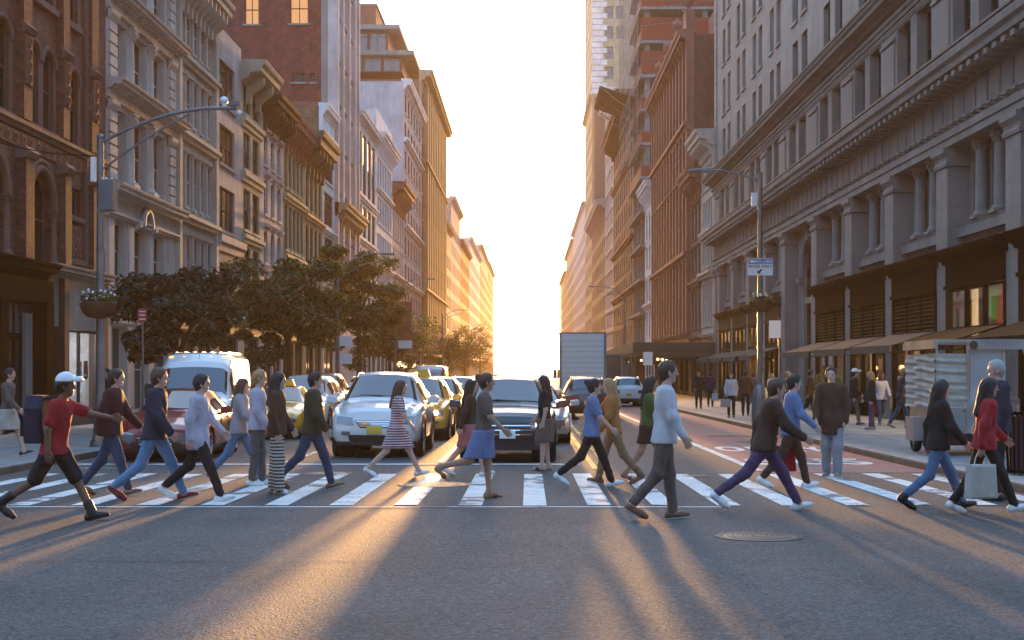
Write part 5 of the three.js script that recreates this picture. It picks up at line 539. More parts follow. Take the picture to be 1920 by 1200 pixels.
// stations: [distance from the nose, half width, belt height, top height, half width at the top]
const SHAPES = {
  suv: { L: 4.75, yb: 0.27, R: 0.37, ax: [0.92, 3.72], st: [[0, 0.84, 0.80, 0.90, 0.66], [0.12, 0.90, 0.88, 0.97, 0.72], [0.5, 0.95, 0.96, 1.04, 0.76], [1.18, 0.97, 1.03, 1.11, 0.80], [1.28, 0.97, 1.035, 1.17, 0.79], [1.98, 0.97, 1.04, 1.62, 0.64], [2.3, 0.97, 1.045, 1.68, 0.65], [3.2, 0.97, 1.05, 1.69, 0.65], [4.1, 0.96, 1.06, 1.64, 0.62], [4.3, 0.95, 1.06, 1.58, 0.62], [4.62, 0.93, 1.04, 1.13, 0.68], [4.75, 0.88, 0.95, 1.0, 0.66]], ws: [1.26, 2.0], rw: [4.28, 4.6], sw: [[2.02, 2.72], [2.8, 3.55], [3.62, 4.1]], rails: [2.1, 4.15] },
  sedan: { L: 4.75, yb: 0.2, R: 0.33, ax: [0.9, 3.75], st: [[0, 0.78, 0.58, 0.66, 0.60], [0.14, 0.86, 0.68, 0.74, 0.68], [0.6, 0.91, 0.80, 0.86, 0.72], [1.38, 0.92, 0.90, 0.96, 0.76], [1.48, 0.92, 0.905, 1.0, 0.75], [2.25, 0.92, 0.92, 1.37, 0.56], [2.7, 0.92, 0.925, 1.43, 0.57], [3.2, 0.92, 0.93, 1.40, 0.56], [3.4, 0.92, 0.93, 1.35, 0.57], [4.1, 0.91, 0.94, 1.05, 0.70], [4.6, 0.88, 0.92, 1.02, 0.68], [4.75, 0.83, 0.82, 0.92, 0.64]], ws: [1.46, 2.26], rw: [3.38, 4.08], sw: [[2.1, 2.72], [2.8, 3.42]] },
  minivan: { L: 5.0, yb: 0.2, R: 0.34, ax: [0.92, 3.95], st: [[0, 0.84, 0.72, 0.80, 0.64], [0.14, 0.91, 0.82, 0.90, 0.7], [0.5, 0.97, 0.92, 1.0, 0.76], [1.0, 0.985, 1.0, 1.08, 0.80], [1.1, 0.985, 1.0, 1.13, 0.80], [1.95, 0.985, 1.02, 1.64, 0.66], [2.4, 0.985, 1.02, 1.72, 0.68], [3.6, 0.985, 1.03, 1.72, 0.68], [4.5, 0.98, 1.04, 1.68, 0.66], [4.62, 0.97, 1.04, 1.62, 0.66], [4.9, 0.95, 1.03, 1.12, 0.7], [5.0, 0.9, 0.95, 1.0, 0.7]], ws: [1.08, 1.98], rw: [4.62, 4.88], sw: [[1.9, 2.6], [2.68, 3.6], [3.68, 4.5]], rails: [2.2, 4.5] },
  van: { L: 5.6, yb: 0.28, R: 0.36, ax: [0.95, 4.3], st: [[0, 0.88, 0.85, 0.95, 0.72], [0.12, 0.95, 0.98, 1.06, 0.78], [0.5, 0.99, 1.08, 1.16, 0.82], [0.78, 1.0, 1.12, 1.22, 0.84], [0.86, 1.0, 1.13, 1.28, 0.84], [1.4, 1.0, 1.15, 1.92, 0.80], [1.55, 1.0, 1.15, 2.06, 0.82], [1.95, 1.0, 1.15, 2.26, 0.80], [2.4, 1.0, 1.15, 2.30, 0.82], [5.5, 1.0, 1.15, 2.30, 0.82], [5.58, 0.99, 1.15, 2.2, 0.8], [5.6, 0.98, 1.14, 2.1, 0.8]], ws: [0.86, 1.42], rw: [5.5, 5.5], sw: [[1.3, 1.95]] },
  pickup: { L: 5.4, yb: 0.36, R: 0.40, ax: [0.95, 4.3], st: [[0, 0.88, 0.95, 1.05, 0.7], [0.12, 0.94, 1.02, 1.12, 0.75], [0.6, 0.98, 1.08, 1.16, 0.78], [1.3, 1.0, 1.12, 1.2, 0.82], [1.4, 1.0, 1.12, 1.26, 0.81], [2.0, 1.0, 1.13, 1.76, 0.66], [2.4, 1.0, 1.13, 1.82, 0.67], [3.3, 1.0, 1.13, 1.82, 0.67], [3.5, 1.0, 1.13, 1.76, 0.67], [3.65, 1.0, 1.13, 1.2, 0.84], [5.3, 0.99, 1.12, 1.18, 0.86], [5.4, 0.97, 1.08, 1.14, 0.86]], ws: [1.38, 2.02], rw: [3.48, 3.64], sw: [[2.02, 2.7], [2.78, 3.4]] },
};
const carGeo = {};
function carParts(kind) {
  if (carGeo[kind]) return carGeo[kind];
  const S = SHAPES[kind], { L, yb, st } = S;
  const stat = (s) => { s = clamp(s, 0, L); let i = 0; while (i < st.length - 2 && st[i + 1][0] < s) i++; const a = st[i], b = st[i + 1], t = clamp((s - a[0]) / (b[0] - a[0]), 0, 1); return a.map((v, k) => lerp(v, b[k], t)); };
  const ring = (s, v) => { const [, w, be, to, wt] = stat(s), low = yb + (s < 0.5 ? (0.5 - s) * 0.12 : s > L - 0.5 ? (s - L + 0.5) * 0.2 : 0), pts = [[w * 0.9, low], [w * 0.985, low + 0.1], [w, low + (be - low) * 0.45], [w * 0.992, be - 0.1], [w * 0.955, be], [wt + 0.035, to - 0.1 - Math.min(0.05, (to - be) * 0.1) + Math.max(0, 0.1 - (to - be)) * 0.9], [wt * 0.86, to - 0.012], [wt * 0.45, to + 0.016], [0, to + 0.024]]; const i = Math.min(7, Math.floor(v)), t = v - i, c = i >= 4 && i < 5 ? 0 : 1; void c; return [lerp(pts[i][0], pts[i + 1][0], t), lerp(pts[i][1], pts[i + 1][1], t), w]; };
  const noseOff = (x, w, y) => -0.20 * Math.pow(Math.abs(x / w), 2.4) - 0.16 * sstep(0.55, 1.1, y) - 0.05 * (1 - sstep(yb, yb + 0.25, y));
  const tailOff = (x, w, y) => 0.10 * Math.pow(Math.abs(x / w), 2.4) + 0.05 * sstep(0.7, 1.3, y) + 0.05 * (1 - sstep(yb, yb + 0.25, y));
  const P = (s, v, side) => { const [x, y, w] = ring(s, v); let z = L / 2 - s; z += Math.max(0, 1 - s / 0.7) * noseOff(x, w, y); z += Math.max(0, 1 - (L - s) / 0.5) * tailOff(x, w, y); return [side * x, y, z]; };
  const out = {};
  { // body skin
    const pos = [], idx = [], ss = []; for (let k = 0; k <= 84; k++) ss.push(L * k / 84); for (const q of st) ss.push(q[0]); ss.sort((a, b) => a - b); const vs = []; for (let v = 0; v <= 8.001; v += v < 4 ? 0.2 : 0.25) vs.push(Math.min(8, v)); const nv = vs.length, full = nv * 2 - 1;
    for (const s of ss) { for (let j = 0; j < nv; j++) pos.push(...P(s, vs[j], 1)); for (let j = nv - 2; j >= 0; j--) pos.push(...P(s, vs[j], -1)); }
    const inArch = (a) => { const y = (pos[a[0] * 3 + 1] + pos[a[3] * 3 + 1]) / 2, z = (pos[a[0] * 3 + 2] + pos[a[3] * 3 + 2]) / 2, x = Math.abs(pos[a[0] * 3]); return x > 0.6 && S.ax.some((q) => Math.hypot(z - (L / 2 - q), y - S.R) < S.R + 0.055); };
    for (let i = 0; i < ss.length - 1; i++) for (let j = 0; j < full - 1; j++) { const a = i * full + j, b = a + 1, c = a + full, d = c + 1; if (inArch([a, b, c, d])) continue; idx.push(a, c, b, b, c, d); }
    for (const [i, off] of [[0, 0], [ss.length - 1, 1]]) { // nose and tail skins
      const base = pos.length / 3, nu = 16; for (let j = 0; j < nv; j++) for (let u = 0; u <= nu; u++) { const [x, y, w] = ring(ss[i], vs[j]), xx = x * (1 - 2 * u / nu); pos.push(xx, y, (off ? -L / 2 + tailOff(xx, w, y) : L / 2 + noseOff(xx, w, y))); }
      for (let j = 0; j < nv - 1; j++) for (let u = 0; u < nu; u++) { const a = base + j * (nu + 1) + u, b = a + 1, c = a + nu + 1, d = c + 1; off ? idx.push(a, b, c, b, d, c) : idx.push(a, c, b, b, c, d); } }
    const g = new THREE.BufferGeometry(); g.setIndex(idx); g.setAttribute('position', new THREE.Float32BufferAttribute(pos, 3)); g.computeVertexNormals(); const p = g.attributes.position, uv = new Float32Array(p.count * 2); for (let i = 0; i < p.count; i++) { uv[2 * i] = p.getZ(i); uv[2 * i + 1] = p.getY(i); } g.setAttribute('uv', new THREE.BufferAttribute(uv, 2)); out.body = g;
  }
  // a glass patch lifted off the skin, rounded slightly, with an edge
  const patch = (s0, s1, v0, v1, sides, off = 0.012, n = 10, m = 8) => { const pos = [], idx = []; const row = (s) => { const r = []; if (sides === 2) { for (let j = 0; j <= m; j++) r.push(P(s, lerp(v0, v1, j / m), 1)); for (let j = m - 1; j >= 0; j--) r.push(P(s, lerp(v0, v1, j / m), -1)); } else for (let j = 0; j <= m; j++) r.push(P(s, lerp(v0, v1, j / m), sides)); return r; };
    const R0 = []; for (let i = 0; i <= n; i++) R0.push(row(lerp(s0, s1, i / n))); const w = R0[0].length; for (const r of R0) for (const p of r) pos.push(...p); for (let i = 0; i < n; i++) for (let j = 0; j < w - 1; j++) { const a = i * w + j, b = a + 1, c = a + w, d = c + 1; sides === -1 ? idx.push(a, b, c, b, d, c) : idx.push(a, c, b, b, c, d); }
    const g = new THREE.BufferGeometry(); g.setIndex(idx); g.setAttribute('position', new THREE.Float32BufferAttribute(pos, 3)); g.computeVertexNormals(); const p = g.attributes.position, nn = g.attributes.normal; for (let i = 0; i < p.count; i++) p.setXYZ(i, p.getX(i) + nn.getX(i) * off, p.getY(i) + nn.getY(i) * off, p.getZ(i) + nn.getZ(i) * off); g.setAttribute('uv', new THREE.Float32BufferAttribute(new Float32Array(p.count * 2), 2)); return g; };
  out.windshield = patch(S.ws[0] + 0.04, S.ws[1] - 0.03, 5.25, 8, 2); if (S.rw[1] > S.rw[0]) out.rear = patch(S.rw[0] + 0.03, S.rw[1] - 0.04, 5.25, 8, 2); out.sides = S.sw.map(([a, b]) => [patch(a, b, 4.12, 4.9, 1), patch(a, b, 4.12, 4.9, -1)]);
  // nose / tail plates: bilinear quads [x, y] pushed onto the nose surface, with thickness
  const plate = (q, tail = false, off = 0.014, n = 8, m = 4) => { const pos = [], idx = [], w = stat(tail ? L : 0)[1]; const pt = (u, v, o) => { const x = lerp(lerp(q[0][0], q[1][0], u), lerp(q[3][0], q[2][0], u), v), y = lerp(lerp(q[0][1], q[1][1], u), lerp(q[3][1], q[2][1], u), v); return tail ? [x, y, -L / 2 + tailOff(x, w, y) - o] : [x, y, L / 2 + noseOff(x, w, y) + o]; };
    for (const o of [off, -0.03]) for (let j = 0; j <= m; j++) for (let i = 0; i <= n; i++) pos.push(...pt(i / n, j / m, o)); const N = (n + 1) * (m + 1); for (let j = 0; j < m; j++) for (let i = 0; i < n; i++) { const a = j * (n + 1) + i, b = a + 1, c = a + n + 1, d = c + 1; idx.push(a, b, c, b, d, c); } const ed = (a, b) => idx.push(a, a + N, b, b, a + N, b + N); for (let i = 0; i < n; i++) { ed(i + 1, i); ed(m * (n + 1) + i, m * (n + 1) + i + 1); } for (let j = 0; j < m; j++) { ed(j * (n + 1), (j + 1) * (n + 1)); ed((j + 1) * (n + 1) + n, j * (n + 1) + n); } const g = new THREE.BufferGeometry(); g.setIndex(idx); g.setAttribute('position', new THREE.Float32BufferAttribute(pos, 3)); g.setAttribute('uv', new THREE.Float32BufferAttribute(new Float32Array(pos.length / 3 * 2), 2)); const f = g.toNonIndexed(); f.computeVertexNormals(); return f; };
  out.plate = plate; out.P = P; out.S = S; out.W = stat(0)[1];
  const R = S.R; { const ty = lathe([[R * 0.66, -0.11], [R * 0.9, -0.115], [R * 0.985, -0.09], [R, -0.05], [R, 0.05], [R * 0.985, 0.09], [R * 0.9, 0.115], [R * 0.66, 0.11]], 28); ty.rotateZ(Math.PI / 2); out.tyre = merge([ty]); const a = []; const dsk = new THREE.CylinderGeometry(R * 0.67, R * 0.67, 0.03, 24); dsk.rotateZ(Math.PI / 2); dsk.translate(0.02, 0, 0); const rimr = new THREE.TorusGeometry(R * 0.64, 0.022, 6, 24); rimr.rotateY(Math.PI / 2); rimr.translate(0.1, 0, 0); a.push(rimr); for (let k = 0; k < 5; k++) { const sp = box(0.04, 0.1, 0, R * 0.64, -0.035, 0.035); sp.rotateX(k * Math.PI * 0.4); a.push(sp); } const hub = new THREE.CylinderGeometry(0.06, 0.06, 0.1, 12); hub.rotateZ(Math.PI / 2); hub.translate(0.05, 0, 0); a.push(hub); out.rim = merge(a); out.disc = merge([dsk]); }
  return carGeo[kind] = out;
}
function car(kind, col, x, d, yaw, label, o = {}) {
  const K = carParts(kind), { S, P } = K, { L, yb, R } = S, t = thing(o.name || (kind === 'suv' ? 'parked_suv' : kind === 'van' ? 'cargo_van' : kind), label, o.cat || (kind === 'suv' ? 'suv' : kind === 'sedan' ? 'car' : kind), o.group || 'vehicles waiting in the street'); put(t, x, d, yaw); const w0 = K.W;
  const body = mesh('body', K.body, col, t), fine = d < 60, B = (name, g, m, par = t) => mesh(name, g, m, par);
  mesh('underbody', [box(-S.st[4][1] * 0.86, S.st[4][1] * 0.86, yb - 0.03, yb + 0.35, -L / 2 + 0.25, L / 2 - 0.3)], M.trimBlack, t);
  mesh('windshield', K.windshield, M.carGlass, t); if (K.rear) mesh('rear_window', K.rear, M.carGlass, t); for (const q of K.sides) for (const g of q) mesh('side_window', g, M.carGlass, t);
  for (const q of S.ax) for (const s of [-1, 1]) { const z = L / 2 - q, xx = s * (S.st[4][1] - 0.125); const wh = mesh('wheel', K.tyre, M.rubber, t); wh.position.set(xx, R, z); const rim = mesh('rim', K.rim, o.rim || M.rim, wh); if (s < 0) rim.rotation.y = Math.PI; const dk = mesh('brake_disc', K.disc, M.trimBlack, wh); if (s < 0) dk.rotation.y = Math.PI; if (fine) { const arch = new THREE.TorusGeometry(R + 0.06, 0.035, 6, 22, Math.PI * 1.06); arch.rotateZ(-0.03 * Math.PI); arch.rotateY(Math.PI / 2); arch.scale(0.9, 1, 1); arch.translate(s * (S.st[4][1] - 0.012), R, z); mesh('wheel_arch', [arch], o.arch || (kind === 'sedan' ? col : M.trimBlack), t); } mesh('wheel_well', [(() => { const g = new THREE.CylinderGeometry(R + 0.06, R + 0.06, 0.34, 20, 1, false, 0, Math.PI * 2); g.rotateZ(Math.PI / 2); g.translate(s * (S.st[4][1] - 0.32), R + 0.02, z); return g; })()], M.trimBlack, t); }
  // nose: lamps, grille, bumper
  const yh = S.st[0][2], Pn = K.plate, y0 = yb + 0.06, lm = o.lit ? M.headlampLit : M.headlamp;
  for (const s of [-1, 1]) {
    const q = s > 0 ? [[w0 * 0.52, yh - 0.15], [w0 * 0.97, yh - 0.12], [w0 * 0.95, yh + 0.03], [w0 * 0.56, yh + 0.0]] : [[-w0 * 0.97, yh - 0.12], [-w0 * 0.52, yh - 0.15], [-w0 * 0.56, yh + 0.0], [-w0 * 0.95, yh + 0.03]];
    const h = mesh('headlight', Pn(q), M.headlamp, t); if (o.lit) { const cx = s * w0 * 0.74, cy = yh - 0.06; const b = new THREE.SphereGeometry(0.062, 12, 8); b.scale(1.2, 0.9, 0.5); b.translate(cx, cy, L / 2 - 0.20 * Math.pow(0.74, 2.4) - 0.16 * sstep(0.55, 1.1, cy) + 0.03); mesh('headlight_bulb', [b], M.headlampLit, h); }
    mesh('fog_lamp', Pn([[s * w0 * 0.72 - 0.09, y0 + 0.12], [s * w0 * 0.72 + 0.09, y0 + 0.12], [s * w0 * 0.72 + 0.09, y0 + 0.2], [s * w0 * 0.72 - 0.09, y0 + 0.2]], false, 0.02), M.headlamp, t);
    mesh('taillight', Pn(s > 0 ? [[w0 * 0.96, yh - 0.04], [w0 * 0.6, yh - 0.04], [w0 * 0.64, yh + 0.12], [w0 * 0.94, yh + 0.14]] : [[-w0 * 0.6, yh - 0.04], [-w0 * 0.96, yh - 0.04], [-w0 * 0.94, yh + 0.14], [-w0 * 0.64, yh + 0.12]], true), M.tail, t);
    const mz = L / 2 - S.ws[0] - 0.42, mx = S.st[4][1], my = S.st[4][2] + 0.06; const tall = kind === 'van', mw = tall ? 0.17 : 0.2, mh = tall ? 0.36 : 0.13; const mg = extrudeShape([[0, -mh / 2], [s * mw, -mh / 2 + 0.02], [s * mw * 1.02, mh / 2 - 0.03], [s * mw * 0.8, mh / 2], [0, mh / 2 - 0.02]], 0.09, 0.02); mg.translate(s * (mx + 0.03), my + (tall ? 0.14 : 0.04), mz - 0.04); const mi = mesh('mirror', [mg], kind === 'van' || o.blackMirror ? M.trimBlack : col, t); mesh('mirror_stalk', [box(s * (mx - 0.08), s * (mx + 0.06), my - 0.06, my - 0.02, mz - 0.03, mz + 0.04)], M.trimBlack, mi);
    if (fine) { S.sw.forEach(([a, b], i) => { if (i < 2) { const p = P((a + b) / 2 + 0.25, 3.2, s); mesh('door_handle', [box(p[0] - 0.015, p[0] + 0.015, p[1] - 0.015, p[1] + 0.015, p[2] - 0.1, p[2] + 0.1)], M.chrome, t); } }); for (const [a] of [...S.sw, [S.sw[S.sw.length - 1][1]]]) { const pts = []; for (let v = 0.6; v <= 3.9; v += 0.3) pts.push(P(a - 0.04, v, s).map((c, k) => k ? c : c + s * 0.001)); if (S.ax.every((q) => Math.abs(q - a) > R + 0.1)) mesh('door_seam', [tube(pts, 0.006, 4, 12)], M.trimBlack, t); } }
  }
  const gq = o.grille || [[-w0 * 0.42, yh - 0.26], [w0 * 0.42, yh - 0.26], [w0 * 0.5, yh - 0.06], [-w0 * 0.5, yh - 0.06]]; const gr = mesh('grille', Pn(gq, false, 0.01), M.trimBlack, t); for (let k = 0; k < (fine ? 3 : 1); k++) { const f = (k + 0.6) / 3.4, a = lerp(gq[0][0], gq[3][0], f), y = lerp(gq[0][1], gq[3][1], f); mesh('grille_bar', Pn([[a * 0.96, y], [-a * 0.96, y], [-a * 0.96, y + 0.022], [a * 0.96, y + 0.022]], false, 0.024), o.bars || M.chrome, gr); }
  mesh('lower_intake', Pn([[-w0 * 0.62, y0 - 0.02], [w0 * 0.62, y0 - 0.02], [w0 * 0.66, y0 + 0.13], [-w0 * 0.66, y0 + 0.13]], false, 0.012), M.trimBlack, t); if (kind !== 'sedan') mesh('lower_bumper', Pn([[-w0 * 0.98, yb + 0.0], [w0 * 0.98, yb + 0.0], [w0 * 0.99, yb + 0.05], [-w0 * 0.99, yb + 0.05]], false, 0.02), M.trimBlack, t);
  mesh('number_plate', Pn([[-0.155, y0 + 0.16], [0.155, y0 + 0.16], [0.155, y0 + 0.31], [-0.155, y0 + 0.31]], false, 0.026), o.plate || M.plateYellow, t); mesh('number_plate', Pn([[0.155, yh - 0.2], [-0.155, yh - 0.2], [-0.155, yh - 0.05], [0.155, yh - 0.05]].map(([a, b]) => [-a, b]), true, 0.02), M.plateYellow, t); mesh('rear_bumper', Pn([[-w0 * 0.95, yb + 0.05], [w0 * 0.95, yb + 0.05], [w0 * 0.95, yb + 0.2], [-w0 * 0.95, yb + 0.2]], true, 0.02), M.trimBlack, t);
  if (S.rails && o.rails !== 0) for (const s of [-1, 1]) { const pts = []; for (let k = 0; k <= 6; k++) { const q = P(lerp(S.rails[0], S.rails[1], k / 6), 5.6, s); pts.push([q[0], q[1] + (k === 0 || k === 6 ? -0.01 : 0.055), q[2]]); } mesh('roof_rail', [tube(pts, 0.017, 6, 24, 0.2)], o.railMat || M.chrome, t); }
  for (const s of [-1, 1]) { const A = P(S.ws[0] + 0.03, 6.2, s); mesh('wiper', [bar([s * 0.1 + 0.15, A[1] + 0.03, A[2] + 0.02], [s * 0.1 + 0.15 - 0.5, A[1] + 0.06, A[2] + 0.0], 0.008, 5)], M.trimBlack, t); }
  if (o.extra) o.extra(t, K);
  if (o.tall) t.scale.set(1, o.tall, 1);
  void body; void B; return t;
}
const taxiSign = (t, K) => { const p = K.P(2.5, 8, 1); const s = mesh('roof_sign', [extrudeShape([[-0.32, 0], [0.32, 0], [0.26, 0.17], [-0.26, 0.17]], 0.16, 0.01).translate(0, p[1] + 0.01, p[2] - 0.08)], M.plateYellow, t); void s; };
// front row at the stop line
car('suv', PAINT.pearl, -3.18, 31.8, 0, 'white SUV waiting at the stop line beside the black SUV', { name: 'white_suv', tall: 1.06, railMat: M.chrome, grille: [[-0.30, 0.60], [0.30, 0.60], [0.42, 0.74], [-0.42, 0.74]], extra: (t) => {
  // driver behind the wheel side window is only a headrest shape
  mesh('grille_emblem', [extrudeShape([[-0.05, -0.04], [0.05, -0.04], [0.0, 0.06]], 0.01).translate(0, 0.78, 2.27)], M.chrome, t); } });
car('suv', PAINT.black, -0.4, 30.1, 0, 'black SUV with glowing headlights at the front of its lane', { name: 'black_suv', lit: 1, plate: M.plateWhite, rails: 1, grille: [[-0.5, 0.5], [0.5, 0.5], [0.52, 0.8], [-0.52, 0.8]] });
car('suv', PAINT.taxi, -3.05, 39.6, 0, 'yellow taxi with one bright headlight behind the white SUV', { name: 'yellow_taxi', cat: 'taxi', lit: 1, extra: taxiSign, rails: 0, plate: M.plateWhite });
car('sedan', PAINT.red, -7.4, 30.4, 0.02, 'dark red sedan at the kerb side in front of the white van', { name: 'red_sedan', cat: 'car', group: 'vehicles along the left kerb' });
car('van', PAINT.white, -8.45, 37.0, 0.085, 'white cargo van with amber roof lamps behind the red sedan', { name: 'white_van', cat: 'van', rails: 0, group: 'vehicles along the left kerb', extra: (t, K) => { for (let k = -2; k <= 2; k++) { const p = K.P(1.85, 8, 1); const g = new THREE.SphereGeometry(0.05, 8, 6); g.scale(1.4, 0.7, 1); g.translate(k * 0.33, p[1] - 0.05, p[2] + 0.02); mesh('roof_marker_lamp', [g], M.amberLit, t); } for (let k = -3; k <= 3; k++) mesh('roof_rib', [box(k * 0.22 - 0.02, k * 0.22 + 0.02, 2.31, 2.335, -2.5, 0.3)], PAINT.white, t); const p = K.P(1.7, 8, 1); mesh('antenna', [bar([0.05, p[1], p[2]], [0.06, p[1] + 0.42, p[2] - 0.15], 0.006, 5)], M.trimBlack, t); for (const s of [-1, 1]) for (const z of [-0.2, -1.5, -2.4]) mesh('panel_seam', [bar([s * 1.005, 0.5, z], [s * 0.84, 2.15, z], 0.006, 4)], M.trimBlack, t); } });
car('sedan', PAINT.taxi, -7.0, 40.6, 0, 'yellow taxi sedan in the kerb lane between the van and the white minivan', { name: 'yellow_taxi', cat: 'taxi', extra: taxiSign, group: 'vehicles along the left kerb' });
car('minivan', PAINT.white, -7.35, 47.4, 0, 'white minivan in the kerb lane behind the yellow taxi sedan', { group: 'vehicles along the left kerb', rails: 0 });
car('pickup', PAINT.grey, -8.0, 55.5, 0, 'dark grey pickup behind the white minivan', { group: 'vehicles along the left kerb' });
car('sedan', PAINT.silver, -7.9, 63, 0, 'silver sedan parked behind the dark pickup', { group: 'vehicles along the left kerb', cat: 'car' });
car('suv', PAINT.dark, -8.0, 70, 0, 'dark SUV parked along the left kerb behind the silver sedan', { name: 'dark_suv', group: 'vehicles along the left kerb' });
[['suv', 'dark', 48.5, 'dark SUV directly behind the yellow taxi in the queue'], ['sedan', 'silver', 56.5, 'silver sedan, third behind the white SUV'], ['suv', 'beige', 64.5, 'beige SUV, fourth behind the white SUV', 1], ['sedan', 'taxi', 73, 'yellow taxi sedan far back in the white SUV queue'], ['suv', 'white', 82, 'white SUV far back in the left queue'], ['sedan', 'blue', 92, 'dark blue sedan far back in the left queue'], ['suv', 'silver', 104, 'silver SUV far back in the left queue'], ['minivan', 'dark', 118, 'dark minivan far back in the left queue'], ['suv', 'taxi', 135, 'yellow taxi at the tail of the left queue']].forEach(([k, c, d, l, r]) => car(k, PAINT[c], -3.12 + rr(-0.06, 0.02), d, 0, l, { name: k === 'suv' ? 'queued_suv' : 'queued_' + k, group: 'cars queued behind the white SUV', cat: c === 'taxi' ? 'taxi' : k === 'sedan' ? 'car' : k, extra: c === 'taxi' ? taxiSign : null, rails: r ?? 1 }));
[['sedan', 'silver', 38, 'silver sedan directly behind the black SUV'], ['sedan', 'dark', 46.5, 'dark sedan, second behind the black SUV'], ['suv', 'white', 56, 'white SUV, third behind the black SUV'], ['sedan', 'taxi', 66, 'yellow taxi, fourth behind the black SUV'], ['suv', 'grey', 77, 'grey SUV far back in the black SUV queue'], ['sedan', 'white', 90, 'white sedan far back in the black SUV queue'], ['suv', 'dark', 106, 'dark SUV at the tail of the black SUV queue']].forEach(([k, c, d, l]) => car(k, PAINT[c], 0.12 + rr(-0.02, 0.06), d, 0, l, { name: k === 'suv' ? 'queued_suv' : 'queued_' + k, group: 'cars queued behind the black SUV', cat: c === 'taxi' ? 'taxi' : k === 'sedan' ? 'car' : k, extra: c === 'taxi' ? taxiSign : null }));
car('suv', PAINT.white, 5.65, 82, Math.PI, 'white SUV seen from behind in the bus lane', { name: 'white_suv', group: 'vehicles driving away' });
car('sedan', PAINT.dark, 5.5, 91, Math.PI, 'dark sedan in the bus lane ahead of the white SUV', { cat: 'car', group: 'vehicles driving away' });
car('van', PAINT.grey, -5.4, 78, 0, 'grey van in the open lane between the queue and the kerb cars', { name: 'grey_van', cat: 'van', group: 'cars queued behind the white SUV' });
car('suv', PAINT.dark, 2.35, 58, Math.PI, 'dark SUV seen from behind between the box truck and the black SUV', { name: 'dark_suv', group: 'vehicles driving away' });
for (const [label, X, D, sc, tone] of [['pale box truck seen from behind beyond the crosswalk', 2.85, 74, 1, [0.62, 0.6, 0.57]], ['smaller dark delivery truck in the bus lane ahead of the white SUV', 5.7, 101, 0.82, [0.05, 0.045, 0.035]]]) { // box trucks seen from behind
  const t = thing('box_truck', label, 'truck'); put(t, X, D, 0); t.scale.setScalar(sc); const W = 1.2, Wm = paint(...tone, { roughness: 0.5 });
  mesh('cargo_box', [new THREE.BoxGeometry(2 * W, 3.0, 6.4).translate(0, 2.45, -3.2)], Wm, t); mesh('roof_edge', [box(-W - 0.02, W + 0.02, 3.93, 4.0, -6.42, 0.02)], M.poleGrey, t);
  for (const x of [-W + 0.04, W - 0.04]) mesh('corner_post', [box(x - 0.06, x + 0.06, 0.95, 3.93, 0, 0.05)], M.poleGrey, t); mesh('roller_door', [box(-W + 0.12, W - 0.12, 1.05, 3.75, 0.0, 0.03)], Wm, t); for (let k = 0; k < 9; k++) mesh('door_rib', [box(-W + 0.12, W - 0.12, 1.3 + k * 0.28, 1.315 + k * 0.28, 0.03, 0.036)], M.poleGrey, t);
  mesh('bumper', [box(-W, W, 0.5, 0.68, -0.15, 0.1), box(-0.9, -0.8, 0.6, 0.95, -0.3, -0.1), box(0.8, 0.9, 0.6, 0.95, -0.3, -0.1)], M.trimBlack, t); for (const x of [-1.02, 1.02]) mesh('taillight', [box(x - 0.12, x + 0.12, 0.76, 0.88, 0, 0.04)], M.tail, t); mesh('chassis', [box(-0.45, 0.45, 0.6, 0.94, -8.2, -0.1)], M.trimBlack, t);
  for (const [z, n] of [[-1.6, 2], [-7.4, 1]]) for (const s of [-1, 1]) { const g = new THREE.CylinderGeometry(0.46, 0.46, n * 0.27, 24); g.rotateZ(Math.PI / 2); const w = mesh('wheel', [g], M.rubber, t); w.position.set(s * (W - 0.05 - n * 0.13), 0.46, z); const r = new THREE.CylinderGeometry(0.24, 0.24, n * 0.28, 18); r.rotateZ(Math.PI / 2); mesh('rim', [r], M.rim, w); }
  mesh('cab', [(() => { const g = extrudeShape([[-8.6, 0.6], [-6.6, 0.6], [-6.6, 2.75], [-7.4, 2.75], [-8.3, 1.6], [-8.6, 1.4]], 2.1, 0.04); g.rotateY(-Math.PI / 2); g.translate(1.05, 0, 0); return g; })()], Wm, t); for (const s of [-1, 1]) { const m = mesh('mirror', [box(s * 1.2, s * 1.38, 1.6, 2.1, -8.1, -8.0)], M.trimBlack, t); mesh('mirror_stalk', [bar([s * 1.05, 1.9, -8.05], [s * 1.22, 1.9, -8.05], 0.02)], M.trimBlack, m); }
}
